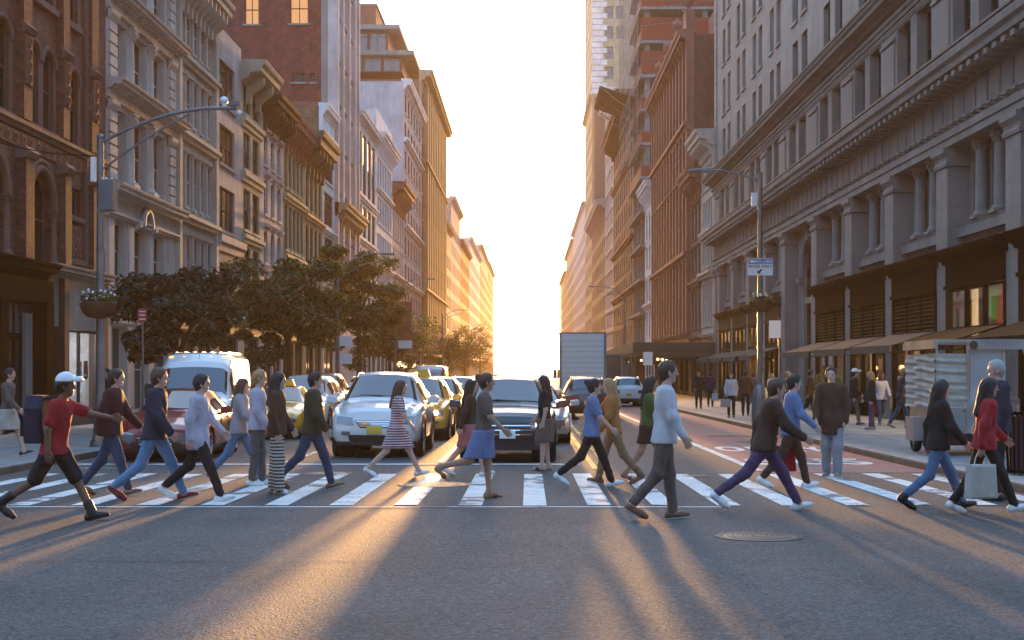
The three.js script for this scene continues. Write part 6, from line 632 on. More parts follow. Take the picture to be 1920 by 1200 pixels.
// ---------------------------------------------------------------- people
function surfaceNets(f, lo, hi, c) {
  const nx = Math.ceil((hi[0] - lo[0]) / c) + 1, ny = Math.ceil((hi[1] - lo[1]) / c) + 1, nz = Math.ceil((hi[2] - lo[2]) / c) + 1, val = new Float32Array(nx * ny * nz), id = new Int32Array(nx * ny * nz).fill(-1), pos = [], idx = [];
  const Q = 6, half = Q * c * 0.5 * 1.7321 * 1.35; // whole blocks far from the surface are filled in one go
  for (let Z = 0; Z < nz; Z += Q) for (let Y = 0; Y < ny; Y += Q) for (let X = 0; X < nx; X += Q) { const v = f(lo[0] + (X + Q / 2 - 0.5) * c, lo[1] + (Y + Q / 2 - 0.5) * c, lo[2] + (Z + Q / 2 - 0.5) * c), skip = Math.abs(v) > half; for (let z = Z; z < Math.min(nz, Z + Q); z++) for (let y = Y; y < Math.min(ny, Y + Q); y++) for (let x = X; x < Math.min(nx, X + Q); x++) val[x + y * nx + z * nx * ny] = skip ? v : f(lo[0] + x * c, lo[1] + y * c, lo[2] + z * c); }
  const sx = 1, sy = nx, sz = nx * ny, off = [0, 1, sy, sy + 1, sz, sz + 1, sz + sy, sz + sy + 1], E = [[0, 1], [2, 3], [4, 5], [6, 7], [0, 2], [1, 3], [4, 6], [5, 7], [0, 4], [1, 5], [2, 6], [3, 7]];
  for (let z = 0; z < nz - 1; z++) for (let y = 0; y < ny - 1; y++) for (let x = 0; x < nx - 1; x++) { const b = x + y * sy + z * sz; let m = 0; for (let i = 0; i < 8; i++) if (val[b + off[i]] < 0) m |= 1 << i; if (m === 0 || m === 255) continue; let px = 0, py = 0, pz = 0, n = 0; for (const [p, q] of E) { const a = val[b + off[p]], d = val[b + off[q]]; if ((a < 0) === (d < 0)) continue; const t = a / (a - d); px += (p & 1) + t * ((q & 1) - (p & 1)); py += ((p >> 1) & 1) + t * (((q >> 1) & 1) - ((p >> 1) & 1)); pz += ((p >> 2) & 1) + t * (((q >> 2) & 1) - ((p >> 2) & 1)); n++; } id[b] = pos.length / 3; pos.push(lo[0] + (x + px / n) * c, lo[1] + (y + py / n) * c, lo[2] + (z + pz / n) * c); }
  for (let z = 1; z < nz - 1; z++) for (let y = 1; y < ny - 1; y++) for (let x = 1; x < nx - 1; x++) { const b = x + y * sy + z * sz, s = val[b] < 0; const quad = (a, p, q, r, flip) => { if (a < 0 || p < 0 || q < 0 || r < 0) return; flip ? idx.push(a, q, p, p, q, r) : idx.push(a, p, q, p, r, q); };
    if (s !== val[b + sx] < 0) quad(id[b - sy - sz], id[b - sz], id[b - sy], id[b], !s); if (s !== val[b + sy] < 0) quad(id[b - sx - sz], id[b - sx], id[b - sz], id[b], !s); if (s !== val[b + sz] < 0) quad(id[b - sx - sy], id[b - sy], id[b - sx], id[b], !s); }
  const g = new THREE.BufferGeometry(); g.setIndex(idx); g.setAttribute('position', new THREE.Float32BufferAttribute(pos, 3)); g.computeVertexNormals(); return g;
}
const capd = (q, x, y, z) => { const [ax, ay, az, bx, by, bz, ra, rb, f] = q; let px = x - ax, py = y - ay, pz = z - az; const dx = bx - ax, dy = by - ay, dz = bz - az, l = dx * dx + dy * dy + dz * dz, t = clamp((px * dx + py * dy + pz * dz) / (l + 1e-9), 0, 1); px -= dx * t; py -= dy * t; pz -= dz * t; if (f) pz *= f; return Math.sqrt(px * px + py * py + pz * pz) - (ra + (rb - ra) * t); };
function blend(prims, k) { return (x, y, z) => { let d = 1; for (const q of prims) { const e = capd(q, x, y, z); if (e > d + k) continue; if (e < d - k) { d = e; continue; } const h = clamp(0.5 + 0.5 * (d - e) / k, 0, 1); d = lerp(d, e, h) - k * h * (1 - h); } return d; }; }
function boundsOf(prims, m) { const lo = [9, 9, 9], hi = [-9, -9, -9]; for (const q of prims) for (let i = 0; i < 3; i++) { lo[i] = Math.min(lo[i], q[i] - q[6] - m, q[i + 3] - q[7] - m); hi[i] = Math.max(hi[i], q[i] + q[6] + m, q[i + 3] + q[7] + m); } return [lo, hi]; }
const net = (prims, cell, k, fn) => { const [lo, hi] = boundsOf(prims, 0.03 + cell), s = blend(prims, k); return surfaceNets(fn ? (x, y, z) => fn(s(x, y, z), x, y, z) : s, lo, hi, cell); };
const bodyUV = (g) => { const n = g.index ? g.toNonIndexed() : g; return metreUV(n); };
const cloth = (r, g, b) => std(r, g, b, { map: clothTex, roughness: 0.92 });
const stripes = (a, b, per) => { const t = dataTex(8, 64, (u, v) => (v % 0.25 < 0.11 ? b : a), 1, false, per * 4); return std(1, 1, 1, { map: t, roughness: 0.92 }); };
const skinMat = (r, g, b) => std(r, g, b, { roughness: 0.6, vertexColors: true });
const SKIN = { light: skinMat(0.50, 0.31, 0.23), tan: skinMat(0.36, 0.20, 0.13), brown: skinMat(0.17, 0.085, 0.05) };
const HAIR = { dark: std(0.012, 0.009, 0.007, { roughness: 0.6 }), brown: std(0.06, 0.03, 0.015, { roughness: 0.6 }), blond: std(0.30, 0.19, 0.08, { roughness: 0.6 }), grey: std(0.3, 0.29, 0.28, { roughness: 0.7 }) };
const SH = { white: std(0.7, 0.7, 0.7, { roughness: 0.6 }), black: std(0.015, 0.015, 0.015, { roughness: 0.5 }), brown: std(0.16, 0.07, 0.03, { roughness: 0.5 }), red: std(0.16, 0.01, 0.015, { roughness: 0.7 }), grey: std(0.2, 0.2, 0.21, { roughness: 0.7 }), sole: std(0.6, 0.58, 0.54, { roughness: 0.7 }) };
function person(o) {
  const t = thing('person', o.label, 'person', o.group || 'people crossing the street'), s = (o.h || 1.72) / 1.75, far = o.far ? 1.5 : 1, w = o.woman ? 0.92 : 1;
  const { a1 = 0.42, k1 = 0.12, a2 = -0.36, k2: kn2 = 0.42, lead = 1, lean = 0.06, arm = 0.35, elbow = 0.35 } = o.pose || {}; const hip = 0.94, TH = 0.44, SHN = 0.43;
  const leg = (sd, a, k) => { const H = V(sd * 0.092, hip, 0), K = V(sd * 0.098, H.y - TH * Math.cos(a), TH * Math.sin(a)), b = a - k, A = V(sd * 0.1, K.y - SHN * Math.cos(b), K.z + SHN * Math.sin(b)); return { H, K, A, b }; };
  const lg = [leg(lead, a1, k1), leg(-lead, a2, kn2)]; lg.forEach((q, i) => { const p = i ? clamp(-q.b * 0.75, 0, 0.9) : clamp(-q.b, -0.25, 0.1); q.pitch = p; q.heel = V(q.A.x, q.A.y - 0.055 * Math.cos(p), q.A.z - 0.045); q.toe = V(q.A.x + lead * (i ? -0.01 : 0.01), q.A.y - 0.062 - 0.17 * Math.sin(p), q.A.z + 0.17 * Math.cos(p)); q.low = Math.min(q.heel.y - 0.035, q.toe.y - 0.026); });
  const drop = Math.min(lg[0].low, lg[1].low); const mv = (v) => { v.y -= drop; }; for (const q of lg) for (const n of ['H', 'K', 'A', 'heel', 'toe']) mv(q[n]);
  const py = hip + 0.03 - drop, R = (x, y, z) => V(x, py + y * Math.cos(lean) - z * Math.sin(lean), z * Math.cos(lean) + y * Math.sin(lean));
  const sw = 0.185 * w, armOf = (sd, b, e) => { const S = R(sd * sw, 0.46, 0), U = V(S.x + sd * 0.05, S.y - 0.28 * Math.cos(b), S.z + 0.28 * Math.sin(b)), c = b + e, W = V(U.x - sd * 0.01, U.y - 0.25 * Math.cos(c), U.z + 0.25 * Math.sin(c)); return { S, U, W, d: W.clone().sub(U).normalize(), sd }; };
  const ar = o.arms ? o.arms.map(([b, e], i) => armOf(i ? -1 : 1, b, e)) : [armOf(lead, -arm, elbow * 0.6), armOf(-lead, arm, elbow)];
  const neck = R(0, 0.52, 0), head = R(0, 0.68, 0.02); head.z = lerp(head.z, neck.z + 0.03, 0.3);
  const pr = (a, b, ra, rb, f) => [a.x, a.y, a.z, b.x, b.y, b.z, ra, rb, f];
  const torso = (q) => [pr(R(-0.05 * w, 0, 0), R(0.05 * w, 0, 0), 0.125 + q, 0.125 + q, 1.25), pr(R(0, 0.05, 0), R(0, 0.2, 0.005), 0.125 * w + q, 0.13 * w + q, 1.3), pr(R(-0.06 * w, 0.34, 0), R(0.06 * w, 0.34, 0), 0.125 * w + q, 0.125 * w + q, 1.3), pr(R(-0.13 * w, 0.445, -0.01), R(0.13 * w, 0.445, -0.01), 0.07 + q, 0.07 + q), pr(R(0, 0.1, 0), R(0, 0.36, 0), 0.13 * w + q, 0.14 * w + q, 1.35)];
  const legs = (q, a = 1) => lg.flatMap((l) => [pr(l.H, l.K, 0.085 * w + q, 0.056 + q), pr(l.K, l.K.clone().lerp(l.A, a), 0.056 + q, lerp(0.056, 0.04, a) + q)]);
  const arms = (q, full) => ar.flatMap((l) => full ? [pr(l.S, l.U, 0.052 * w + q, 0.042 * w + q), pr(l.U, l.W, 0.042 * w + q, 0.03 + q)] : [pr(l.S, l.S.clone().lerp(l.U, 0.75), 0.052 * w + q, 0.05 * w + q)]);
  const parts = [];
  { // body: trunk, limbs, feet and neck; finer grids for head and hands
    const P = [...torso(0), ...legs(0), ...arms(0, true), pr(R(0, 0.45, 0), head, 0.055 * w, 0.05), ...lg.flatMap((l) => [pr(l.heel, l.toe, 0.034, 0.024), pr(l.A, l.heel, 0.036, 0.034)])]; parts.push([net(P, 0.019 * far, 0.045), 0]);
    const h = head, HP = [pr(V(h.x, h.y + 0.03, h.z - 0.012), V(h.x, h.y + 0.03, h.z - 0.002), 0.092, 0.092), pr(V(h.x, h.y - 0.02, h.z + 0.015), V(h.x, h.y - 0.085, h.z + 0.045), 0.072, 0.034), pr(V(h.x, h.y + 0.015, h.z + 0.088), V(h.x, h.y - 0.026, h.z + 0.106), 0.009, 0.014), pr(V(h.x - 0.02, h.y - 0.058, h.z + 0.074), V(h.x + 0.02, h.y - 0.058, h.z + 0.074), 0.011, 0.011), pr(V(h.x - 0.035, h.y + 0.03, h.z + 0.074), V(h.x + 0.035, h.y + 0.03, h.z + 0.074), 0.014, 0.014), ...[-1, 1].map((e) => pr(V(h.x + e * 0.085, h.y + 0.012, h.z - 0.005), V(h.x + e * 0.083, h.y - 0.03, h.z + 0.003), 0.017, 0.011)), pr(V(h.x, h.y - 0.05, h.z - 0.005), V(neck.x, neck.y, neck.z), 0.05, 0.055)]; parts.push([net(HP, o.far ? 0.014 : 0.0085, 0.02), 1]);
    for (const e of [-1, 1]) { const g = new THREE.SphereGeometry(0.0115, 8, 6); g.translate(h.x + e * 0.034, h.y + 0.008, h.z + 0.076); parts.push([g, 2]); }
    for (const l of ar) { const d = l.d, fx = V(1, 0, 0).cross(d).normalize().multiplyScalar(-1), inw = V(-l.sd, 0, 0), at = (u, v, k) => l.W.clone().addScaledVector(d, u).addScaledVector(fx, v).addScaledVector(inw, k); const HP2 = [pr(at(-0.02, 0, 0), at(0.02, 0, 0), 0.027, 0.026), pr(at(0.03, -0.022, 0), at(0.085, -0.026, 0.004), 0.016, 0.014), pr(at(0.03, 0.0, 0), at(0.09, 0, 0.004), 0.017, 0.014), pr(at(0.03, 0.02, 0), at(0.085, 0.026, 0.004), 0.016, 0.014)]; [0.062, 0.075, 0.08, 0.07].forEach((L, i) => { const v = (i - 1.5) * 0.0205; HP2.push(pr(at(0.085, v, 0.004), at(0.085 + L * 0.52, v * 1.1, 0.014), 0.0098, 0.009), pr(at(0.085 + L * 0.52, v * 1.1, 0.014), at(0.085 + L * 0.88, v * 1.12, 0.036), 0.009, 0.0078)); }); HP2.push(pr(at(0.025, 0.03, 0.006), at(0.065, 0.052, 0.016), 0.013, 0.011), pr(at(0.065, 0.052, 0.016), at(0.1, 0.056, 0.026), 0.0105, 0.009)); parts.push([net(HP2, o.far ? 0.011 : 0.0068, 0.008), 0]); }
    const gs = parts.map(([g, kind]) => { const n = bodyUV(flatGeo(g)), p = n.attributes.position, c = new Float32Array(p.count * 3).fill(1); if (kind === 2) c.fill(0.06); if (kind === 1) for (let i = 0; i < p.count; i++) { const dx = p.getX(i) - head.x, dy = p.getY(i) - head.y + 0.058, dz = p.getZ(i) - head.z - 0.08; if (dx * dx / 9e-4 + dy * dy / 1.2e-4 + dz * dz / 4e-4 < 1) { c[3 * i] = 0.85; c[3 * i + 1] = 0.5; c[3 * i + 2] = 0.5; } } n.setAttribute('color', new THREE.BufferAttribute(c, 3)); return n; });
    mesh('body', mergeGeometries(gs), o.skin || SKIN.light, t);
  }
  const ph = rr(0, 6), fold = (x, y, z) => 0.0032 * Math.sin(33 * y + 3.4 * Math.sin(17 * x + ph) + 3.1 * Math.sin(13 * z + 9 * y) + 21 * z + ph) + 0.003 * Math.sin(31 * x + 24 * z + 17 * y), C0 = 0.0165 * far;
  const topFit = o.jacket ? 0.032 : 0.022, hemY = py + (o.hem ?? -0.12);
  { const P = [...torso(topFit), ...arms(topFit * 0.85, o.sleeve !== 0), pr(R(-0.05, -0.1, 0), R(0.05, -0.1, 0), 0.146 * w + topFit, 0.146 * w + topFit, 1.15)]; if (o.hem < -0.2) P.push(pr(R(0, -0.05, 0), V(0, hemY, (lg[0].K.z + lg[1].K.z) * 0.2), 0.16, 0.17 + (o.flare || 0), 1.1)); if (o.jacket) P.push(pr(R(-0.03, 0.5, 0), R(0.03, 0.5, 0), 0.075, 0.075)); mesh(o.jacket ? 'jacket' : 'shirt', bodyUV(net(P, C0, 0.05, (d, x, y, z) => Math.max(d + fold(x, y, z), hemY - y, y - (neck.y + 0.035)))), o.top, t); }
  const B = o.bottom || 'trousers', kneeY = Math.max(lg[0].K.y, lg[1].K.y);
  if (B === 'skirt') { const y1 = kneeY + (o.skirtLen ?? 0.02), P = [pr(R(-0.04, 0, 0), R(0.04, 0, 0), 0.14, 0.14, 1.15), pr(V(0, py - 0.05, 0), V(0, y1 - 0.05, (lg[0].K.z + lg[1].K.z) * 0.35), 0.15, 0.19), ...lg.map((l) => pr(l.H, l.H.clone().lerp(l.K, 1.0), 0.115, 0.1))]; mesh('skirt', bodyUV(net(P, C0, 0.09, (d, x, y, z) => Math.max(d + 0.009 * Math.sin(Math.atan2(x, z) * 14) * sstep(py, y1, y), y1 - y, y - py - 0.0))), o.low, t); }
  else { const sh = B === 'shorts', P = [pr(R(-0.045, 0, 0), R(0.045, 0, 0), 0.14 * w, 0.14 * w, 1.2), pr(V(0, py - 0.06, 0), V(0, py - 0.1, 0), 0.12, 0.1, 1.1), ...(sh ? lg.flatMap((l) => [pr(l.H, l.K.clone().lerp(l.H, 0.06), 0.105, 0.088)]) : lg.flatMap((l) => [pr(l.H, l.K, 0.097 * w + (o.wide || 0) * 0.3, 0.07 + (o.wide || 0)), pr(l.K, l.A.clone().lerp(l.K, 0.02), 0.07 + (o.wide || 0), 0.056 + (o.wide || 0))]))]; mesh(sh ? 'shorts' : 'trousers', bodyUV(net(P, C0, 0.04, (d, x, y, z) => Math.max(d + fold(x, y * 1.3, z), y - py + 0.02))), o.low, t); }
  for (const l of lg) { const up = V(0, Math.cos(l.pitch), Math.sin(l.pitch)), P = o.shoe === 'sandal' ? [pr(l.heel, l.toe, 0.036, 0.03)] : [pr(l.heel, l.toe, 0.044, 0.034), pr(l.toe.clone().lerp(l.heel, 0.35), l.toe.clone().lerp(l.heel, 0.3), 0.044, 0.042), pr(l.A.clone().lerp(l.heel, 0.25), l.heel, o.boot ? 0.052 : 0.046, 0.044), ...(o.boot ? [pr(l.A.clone().lerp(l.K, 0.28), l.A, 0.058, 0.052)] : [])]; const base = l.heel.clone().addScaledVector(up, -0.034), sole = (x, y, z) => (y - base.y) * up.y + (z - base.z) * up.z; if (o.shoe === 'sandal') { mesh('shoe', bodyUV(net(P, 0.011 * far, 0.02, (d, x, y, z) => Math.max(d, sole(x, y, z) - 0.012, -sole(x, y, z) - 0.004))), o.shoes || SH.brown, t); const st = pr(l.toe.clone().lerp(l.heel, 0.4), l.toe.clone().lerp(l.heel, 0.33), 0.04, 0.038); mesh('shoe_strap', bodyUV(net([st, pr(l.A.clone().lerp(l.heel, 0.1), l.A.clone().lerp(l.heel, 0.25), 0.041, 0.041)], 0.011 * far, 0.004)), o.shoes || SH.brown, t); } else { const sm = mesh('shoe', bodyUV(net(P, 0.012 * far, 0.03, (d, x, y, z) => Math.max(d, -sole(x, y, z) + 0.006))), o.shoes || SH.black, t); mesh('sole', bodyUV(net(P, 0.012 * far, 0.03, (d, x, y, z) => Math.max(d - 0.005, sole(x, y, z) - 0.008, -sole(x, y, z) - 0.012))), o.sole || SH.sole, sm); } }
  { const h = head, P = [pr(V(h.x, h.y + 0.035, h.z - 0.018), V(h.x, h.y + 0.04, h.z - 0.008), 0.106, 0.104), pr(V(h.x, h.y, h.z - 0.05), V(h.x, h.y - 0.05, h.z - 0.05), 0.075, 0.06)]; if (o.long) P.push(pr(V(h.x, h.y - 0.02, h.z - 0.06), R(0, 0.34, -0.12), 0.085, 0.05), pr(V(h.x - 0.06, h.y, h.z - 0.01), R(-0.1, 0.42, 0), 0.045, 0.03), pr(V(h.x + 0.06, h.y, h.z - 0.01), R(0.1, 0.42, 0), 0.045, 0.03)); if (o.bun) P.push(pr(V(h.x, h.y + 0.06, h.z - 0.12), V(h.x, h.y + 0.08, h.z - 0.13), 0.045, 0.045)); const face = [h.x, h.y - 0.035, h.z + 0.085]; mesh('hair', bodyUV(net(P, o.far ? 0.015 : 0.0105, 0.03, (d, x, y, z) => Math.max(d + 0.002 * Math.sin(90 * x + 40 * y), 0.098 - Math.hypot((x - face[0]) * 1.15, (y - face[1]) * 0.85, (z - face[2]) * 1.0)))), o.hair || HAIR.dark, t);
    if (o.cap) { const c = net([pr(V(h.x, h.y + 0.055, h.z - 0.01), V(h.x, h.y + 0.06, h.z), 0.112, 0.11), pr(V(h.x - 0.04, h.y + 0.07, h.z + 0.15), V(h.x + 0.04, h.y + 0.07, h.z + 0.15), 0.045, 0.045)], 0.011, 0.03, (d, x, y) => Math.max(d, h.y + 0.052 - y, z2(x, y))); mesh('cap', bodyUV(c), o.cap, t); } }
  t.scale.setScalar(s); put(t, o.x, o.d, o.yaw, o.lift || 0); t.rotation.set(0, o.yaw, 0); if (o.extra) o.extra(t, { ar, R, head, lg, s });
  t.updateMatrixWorld(true); t.userData.hand = ar.map((l) => t.localToWorld(l.W.clone().addScaledVector(l.d, 0.09))); const hands = t.userData.hand, back = t.localToWorld(R(0, 0.28, -0.2)); delete t.userData.hand; return { t, hands, back };
}
const z2 = () => -1;
function bag(name, label, p, w, h, dp, col, yaw, strap = 0.18) { const t = thing(name, label, 'bag', 'bags carried by people'); t.position.copy(p); t.rotation.y = yaw; const g = extrudeShape([[-w / 2, -h], [w / 2, -h], [w / 2 * 0.85, 0], [-w / 2 * 0.85, 0]], dp, 0.03); g.translate(0, -strap, -dp / 2); mesh('bag_body', [g], col, t); mesh('strap', [tube([[-w * 0.3, -strap, 0], [-w * 0.2, -strap * 0.3, 0], [0, 0.0, 0], [w * 0.2, -strap * 0.3, 0], [w * 0.3, -strap, 0]], 0.009, 5, 20)], col, t); return t; }
const E = Math.PI / 2, wr = (x) => -E * 0 + x; void wr;
const T = { navy: cloth(0.02, 0.025, 0.05), black: cloth(0.012, 0.012, 0.013), maroon: cloth(0.06, 0.012, 0.014), white: cloth(0.62, 0.61, 0.64), lilac: cloth(0.50, 0.47, 0.56), denim: cloth(0.10, 0.19, 0.34), denimDark: cloth(0.035, 0.06, 0.12), jeans: cloth(0.14, 0.27, 0.45), grey: cloth(0.13, 0.12, 0.12), greyLight: cloth(0.30, 0.30, 0.33), brown: cloth(0.075, 0.035, 0.02), olive: cloth(0.05, 0.045, 0.02), red: cloth(0.36, 0.012, 0.02), pink: cloth(0.48, 0.16, 0.16), tan: cloth(0.30, 0.18, 0.09), purple: cloth(0.10, 0.06, 0.13), orange: cloth(0.42, 0.17, 0.04), green: cloth(0.10, 0.13, 0.03), blue: cloth(0.16, 0.22, 0.40), taupe: cloth(0.14, 0.10, 0.085), cream: cloth(0.5, 0.46, 0.4), zebra: stripes([0.45, 0.40, 0.35], [0.05, 0.04, 0.035], 0.05), striped: stripes([0.55, 0.5, 0.5], [0.16, 0.03, 0.05], 0.045) };
const walk = (v) => ({ a1: rr(0.34, 0.5), k1: rr(0.05, 0.16), a2: rr(-0.42, -0.28), k2: rr(0.3, 0.55), lead: v, lean: rr(0.03, 0.1), arm: rr(0.25, 0.45), elbow: rr(0.25, 0.6) });
const stand = (v) => ({ a1: 0.08, k1: 0.04, a2: -0.06, k2: 0.05, lead: v, lean: 0.02, arm: 0.1, elbow: 0.5 });
const PX = {};
const people = [
  ['man in a white cap, red shirt and dark shorts striding with one arm out', { x: -5.55, d: 16.7, yaw: E, h: 1.78, pose: { a1: 0.5, k1: 0.05, a2: -0.5, k2: 0.5, lead: 1, lean: 0.16 }, arms: [[1.15, 0.25], [-0.3, 0.3]], top: T.red, sleeve: 0, low: T.black, bottom: 'shorts', shoes: SH.black, sole: SH.black, boot: 1, cap: SH.white, skin: SKIN.brown }],
  ['man in a dark maroon jacket and navy trousers behind the man in the white cap', { x: -5.95, d: 20.3, yaw: E, h: 1.8, top: T.maroon, jacket: 1, low: T.denimDark, shoes: SH.brown, pose: walk(-1) }],
  ['man in a navy jacket, pale blue jeans and dark red trainers', { x: -5.12, d: 19.5, yaw: E, h: 1.85, top: T.navy, jacket: 1, low: T.jeans, shoes: SH.red, pose: walk(1), hair: HAIR.brown }],
  ['person in a long lilac shirt, black trousers and white trainers', { x: -4.5, d: 19.4, yaw: E, h: 1.75, top: T.lilac, hem: -0.22, low: T.black, shoes: SH.white, pose: walk(-1) }],
  ['woman in a light denim jacket and jeans with grey trainers', { x: -4.65, d: 22.9, yaw: E, h: 1.68, woman: 1, top: T.greyLight, jacket: 1, low: T.denim, shoes: SH.grey, pose: walk(1), long: 1, hair: HAIR.brown }],
  ['person in a pale shirt, grey trousers and white shoes', { x: -4.2, d: 22.1, yaw: E, h: 1.74, top: T.lilac, low: T.grey, shoes: SH.white, pose: stand(1), hair: HAIR.blond }],
  ['woman in a brown jacket, zebra-striped trousers and pale flats', { x: -3.62, d: 20.5, yaw: E, h: 1.7, woman: 1, top: T.brown, jacket: 1, low: T.zebra, wide: 0.025, shoes: SH.white, shoe: 'sandal', pose: stand(-1), long: 1 }],
  ['man in an olive jacket, dark blue trousers and brown shoes', { x: -3.25, d: 21.4, yaw: E, h: 1.77, top: T.olive, jacket: 1, low: T.denimDark, shoes: SH.brown, pose: walk(1) }],
  ['woman in a red and white striped dress before the white SUV', { x: -2.22, d: 24.0, yaw: E, h: 1.66, woman: 1, top: T.striped, low: T.striped, bottom: 'skirt', sleeve: 0, shoes: SH.white, pose: walk(1), hair: HAIR.brown, long: 1 }],
  ['woman in a patterned blouse and blue skirt with sandals, nearest before the black SUV', { x: -0.62, d: 19.8, yaw: E, h: 1.7, woman: 1, top: T.taupe, low: T.blue, bottom: 'skirt', sleeve: 0, shoes: SH.brown, shoe: 'sandal', pose: { a1: 0.12, k1: 0.06, a2: -0.45, k2: 0.9, lead: 1, lean: 0.05, arm: 0.3, elbow: 0.5 }, hair: HAIR.brown, bun: 1, skin: SKIN.tan }],
  ['woman in a pink skirt and pale flats before the black SUV', { x: -1.0, d: 24.3, yaw: E, h: 1.65, woman: 1, top: T.brown, low: T.pink, bottom: 'skirt', shoes: SH.white, pose: walk(-1), long: 1 }],
  ['woman in a grey skirt and strappy black sandals at the corner of the black SUV', { x: 0.3, d: 25.6, yaw: -E, h: 1.66, woman: 1, top: T.black, low: T.taupe, bottom: 'skirt', sleeve: 0, shoes: SH.black, shoe: 'sandal', pose: stand(1), hair: HAIR.dark, long: 1 }],
  ['woman in a blue top and dark leggings just right of the black SUV', { x: 0.98, d: 21.9, yaw: E, h: 1.68, woman: 1, top: T.blue, low: T.black, shoes: SH.white, pose: walk(1), sleeve: 0, bun: 1 }],
  ['woman in an orange top with one arm out and dark ankle boots', { x: 1.35, d: 22.5, yaw: -E, h: 1.66, woman: 1, top: T.orange, low: T.tan, shoes: SH.brown, boot: 1, pose: walk(-1), arms: [[0.2, 0.3], [0.75, 0.3]], hair: HAIR.blond, long: 1 }],
  ['woman in an olive top and short brown skirt with bare legs', { x: 1.95, d: 23.0, yaw: E, h: 1.68, woman: 1, top: T.green, low: T.brown, bottom: 'skirt', skirtLen: 0.12, sleeve: 0, shoes: SH.brown, shoe: 'sandal', pose: walk(1), skin: SKIN.tan, long: 1 }],
  ['man in a white shirt, grey-brown trousers and brown trainers, nearest in the middle', { x: 1.62, d: 16.9, yaw: E, h: 1.84, top: T.white, low: T.taupe, shoes: SH.brown, pose: { a1: 0.14, k1: 0.04, a2: -0.2, k2: 0.5, lead: 1, lean: 0.04, arm: 0.2, elbow: 0.3 }, hair: HAIR.brown }],
  ['man in a brown jacket and purple trousers in a long stride with white trainers', { x: 3.0, d: 18.0, yaw: E, h: 1.76, top: T.brown, jacket: 1, low: T.purple, shoes: SH.white, pose: { a1: 0.58, k1: 0.12, a2: -0.62, k2: 0.35, lead: 1, lean: 0.2, arm: 0.5, elbow: 0.5 }, hair: HAIR.brown }],
  ['person in a pale blue shirt and dark brown trousers just behind the long stride', { x: 4.0, d: 21.6, yaw: E, h: 1.72, top: T.blue, low: T.brown, shoes: SH.white, pose: walk(1) }],
  ['man in a brown coat and light grey trousers before the bus lane', { x: 5.15, d: 24.1, yaw: -0.4, h: 1.8, top: T.brown, jacket: 1, hem: -0.3, low: T.greyLight, wide: 0.02, shoes: SH.grey, pose: stand(1) }],
  ['woman in a black jacket with long dark hair, blue jeans and black boots', { x: 5.25, d: 18.2, yaw: E, h: 1.68, woman: 1, top: T.black, jacket: 1, low: T.denim, shoes: SH.black, sole: SH.black, boot: 1, pose: walk(1), long: 1 }],
  ['woman in a red jacket, black trousers and white trainers', { x: 5.62, d: 17.5, yaw: E, h: 1.66, woman: 1, top: T.red, jacket: 1, low: T.black, shoes: SH.white, pose: walk(-1), long: 1, skin: SKIN.tan }],
  ['tall grey-haired man in a dark coat at the right end of the crosswalk', { x: 6.45, d: 19.5, yaw: -E, h: 1.86, top: T.navy, jacket: 1, low: T.black, shoes: SH.black, sole: SH.black, pose: stand(1), hair: HAIR.grey }],
  ['person in a dark top at the left frame edge near the black shopfront', { x: -10.1, d: 27.6, yaw: E, h: 1.7, lift: KERB, top: T.taupe, low: T.cream, bottom: 'skirt', woman: 1, shoes: SH.black, pose: walk(1), group: 'people on the left pavement' }],
  ['man in dark blue standing behind the left signal post', { x: -11.4, d: 38.5, yaw: -0.5, h: 1.74, lift: KERB, top: T.navy, low: T.black, shoes: SH.black, pose: stand(-1), group: 'people on the left pavement', far: 1 }],
];
const kerbFolk = [[1310, 766, 'black suit, one of the pair by the brown shops', T.black, T.black, 0], [1332, 763, 'dark coat holding a white bag by the brown shops', T.navy, T.black, 3], [1371, 783, 'white blouse and black trousers with a pale handbag', T.white, T.black, -0.2, 1], [1398, 780, 'brown jacket just left of the right lamp post', T.brown, T.black, 3], [1412, 772, 'grey top partly hidden by the right lamp post', T.grey, T.denimDark, 2.6], [1447, 770, 'white shirt just right of the right lamp post', T.white, T.taupe, 0.4, 1], [1478, 788, 'charcoal jacket seen from behind past the lamp post', T.grey, T.black, 3.1], [1518, 786, 'brown coat under the first grey awning', T.brown, T.black, 1.4], [1534, 774, 'tan jacket by the arched doorway', T.tan, T.denimDark, 0.2, 1], [1565, 790, 'olive green jacket near the shop posters', T.green, T.taupe, 3.0], [1600, 797, 'white cap and dark jacket by the shop windows', T.black, T.grey, 1.6], [1634, 806, 'black top and purple trousers walking by the shops', T.black, T.purple, -1.6, 1], [1652, 796, 'pale blue shirt with a red bag by the shops', T.lilac, T.denimDark, 0.1, 1], [1690, 803, 'dark green jacket and jeans beside the food cart', T.navy, T.denimDark, 1.5]];
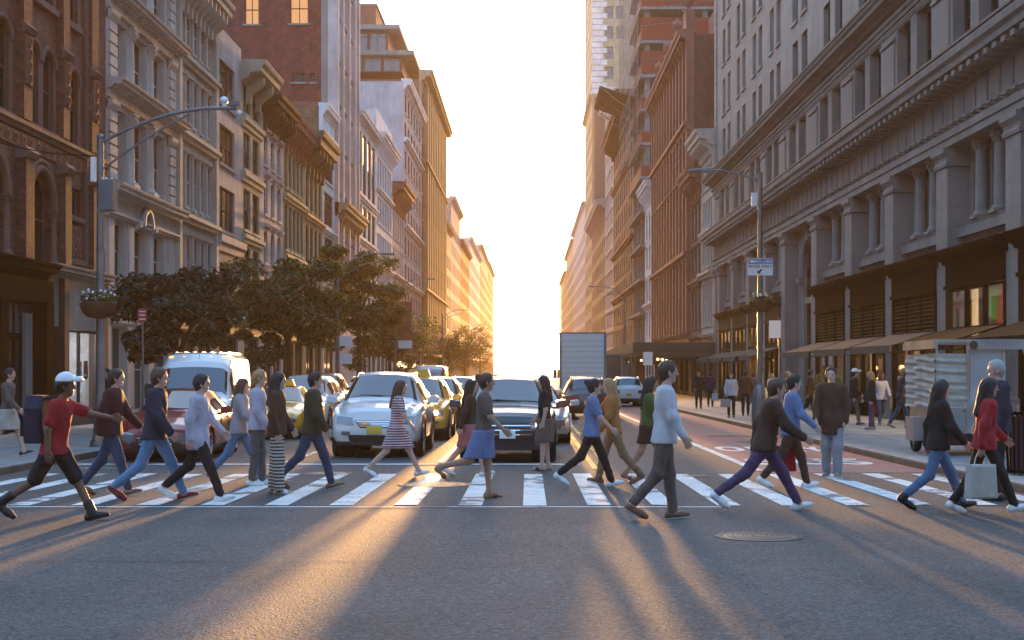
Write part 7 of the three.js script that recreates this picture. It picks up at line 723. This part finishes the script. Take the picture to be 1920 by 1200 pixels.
for (const [px, py, l, top, low, yaw, wm] of kerbFolk) { const d = 4187 / (py - 706), x = (px - 990) / 2667 * d; people.push([(wm ? 'woman in a ' : 'man in a ') + l, { x, d, yaw, h: wm ? 1.66 : rr(1.72, 1.82), woman: wm, top, jacket: top !== T.white && top !== T.lilac, low, shoes: pick([SH.black, SH.brown, SH.grey]), pose: rnd() < 0.5 ? stand(1) : { ...walk(-1), a1: 0.25, a2: -0.2 }, lift: KERB, far: 1, long: wm, hair: pick([HAIR.dark, HAIR.brown, HAIR.dark, HAIR.blond]), cap: l.includes('white cap') ? SH.white : null, skin: pick([SKIN.light, SKIN.tan, SKIN.light, SKIN.brown]), group: 'people on the right pavement' }]); }
people.forEach(([label, q], i) => { PX[i] = person({ label, ...q }); });
bag('red_bag', 'bright red shopping bag carried behind the pale blue shirt', PX[17].hands[0], 0.36, 0.34, 0.12, T.red, 0.2);
bag('handbag', 'pale handbag held by the woman in the white blouse', PX[26].hands[1], 0.34, 0.24, 0.12, T.cream, 0);
bag('paper_bag', 'white paper bag held by the pair at the brown shops', PX[25].hands[0], 0.26, 0.3, 0.1, T.white, 0);
bag('tote_bag', 'white tote bag carried by the woman in the red jacket', PX[20].hands[0], 0.34, 0.36, 0.1, T.cream, 0.3);
bag('small_red_bag', 'small dark red bag with the pale blue shirt at the shops', PX[36].hands[0], 0.24, 0.22, 0.1, T.red, 0.1);
{ const t = thing('backpack', 'dark backpack on the man in the white cap', 'backpack'); t.position.copy(PX[0].back); t.rotation.y = E; mesh('pack', [extrudeShape([[-0.16, -0.26], [0.16, -0.26], [0.17, 0.1], [0.1, 0.22], [-0.1, 0.22], [-0.17, 0.1]], 0.14, 0.04).translate(0, 0, -0.12)], T.navy, t); mesh('pocket', [extrudeShape([[-0.11, -0.2], [0.11, -0.2], [0.11, 0.0], [-0.11, 0.0]], 0.05, 0.02).translate(0, 0, -0.2)], T.black, t); for (const s of [-1, 1]) mesh('strap', [tube([[s * 0.1, 0.18, 0.03], [s * 0.13, 0.24, 0.12], [s * 0.14, 0.12, 0.26], [s * 0.14, -0.1, 0.24]], 0.018, 6, 16)], T.black, t); }
renderer.render(scene, camera);
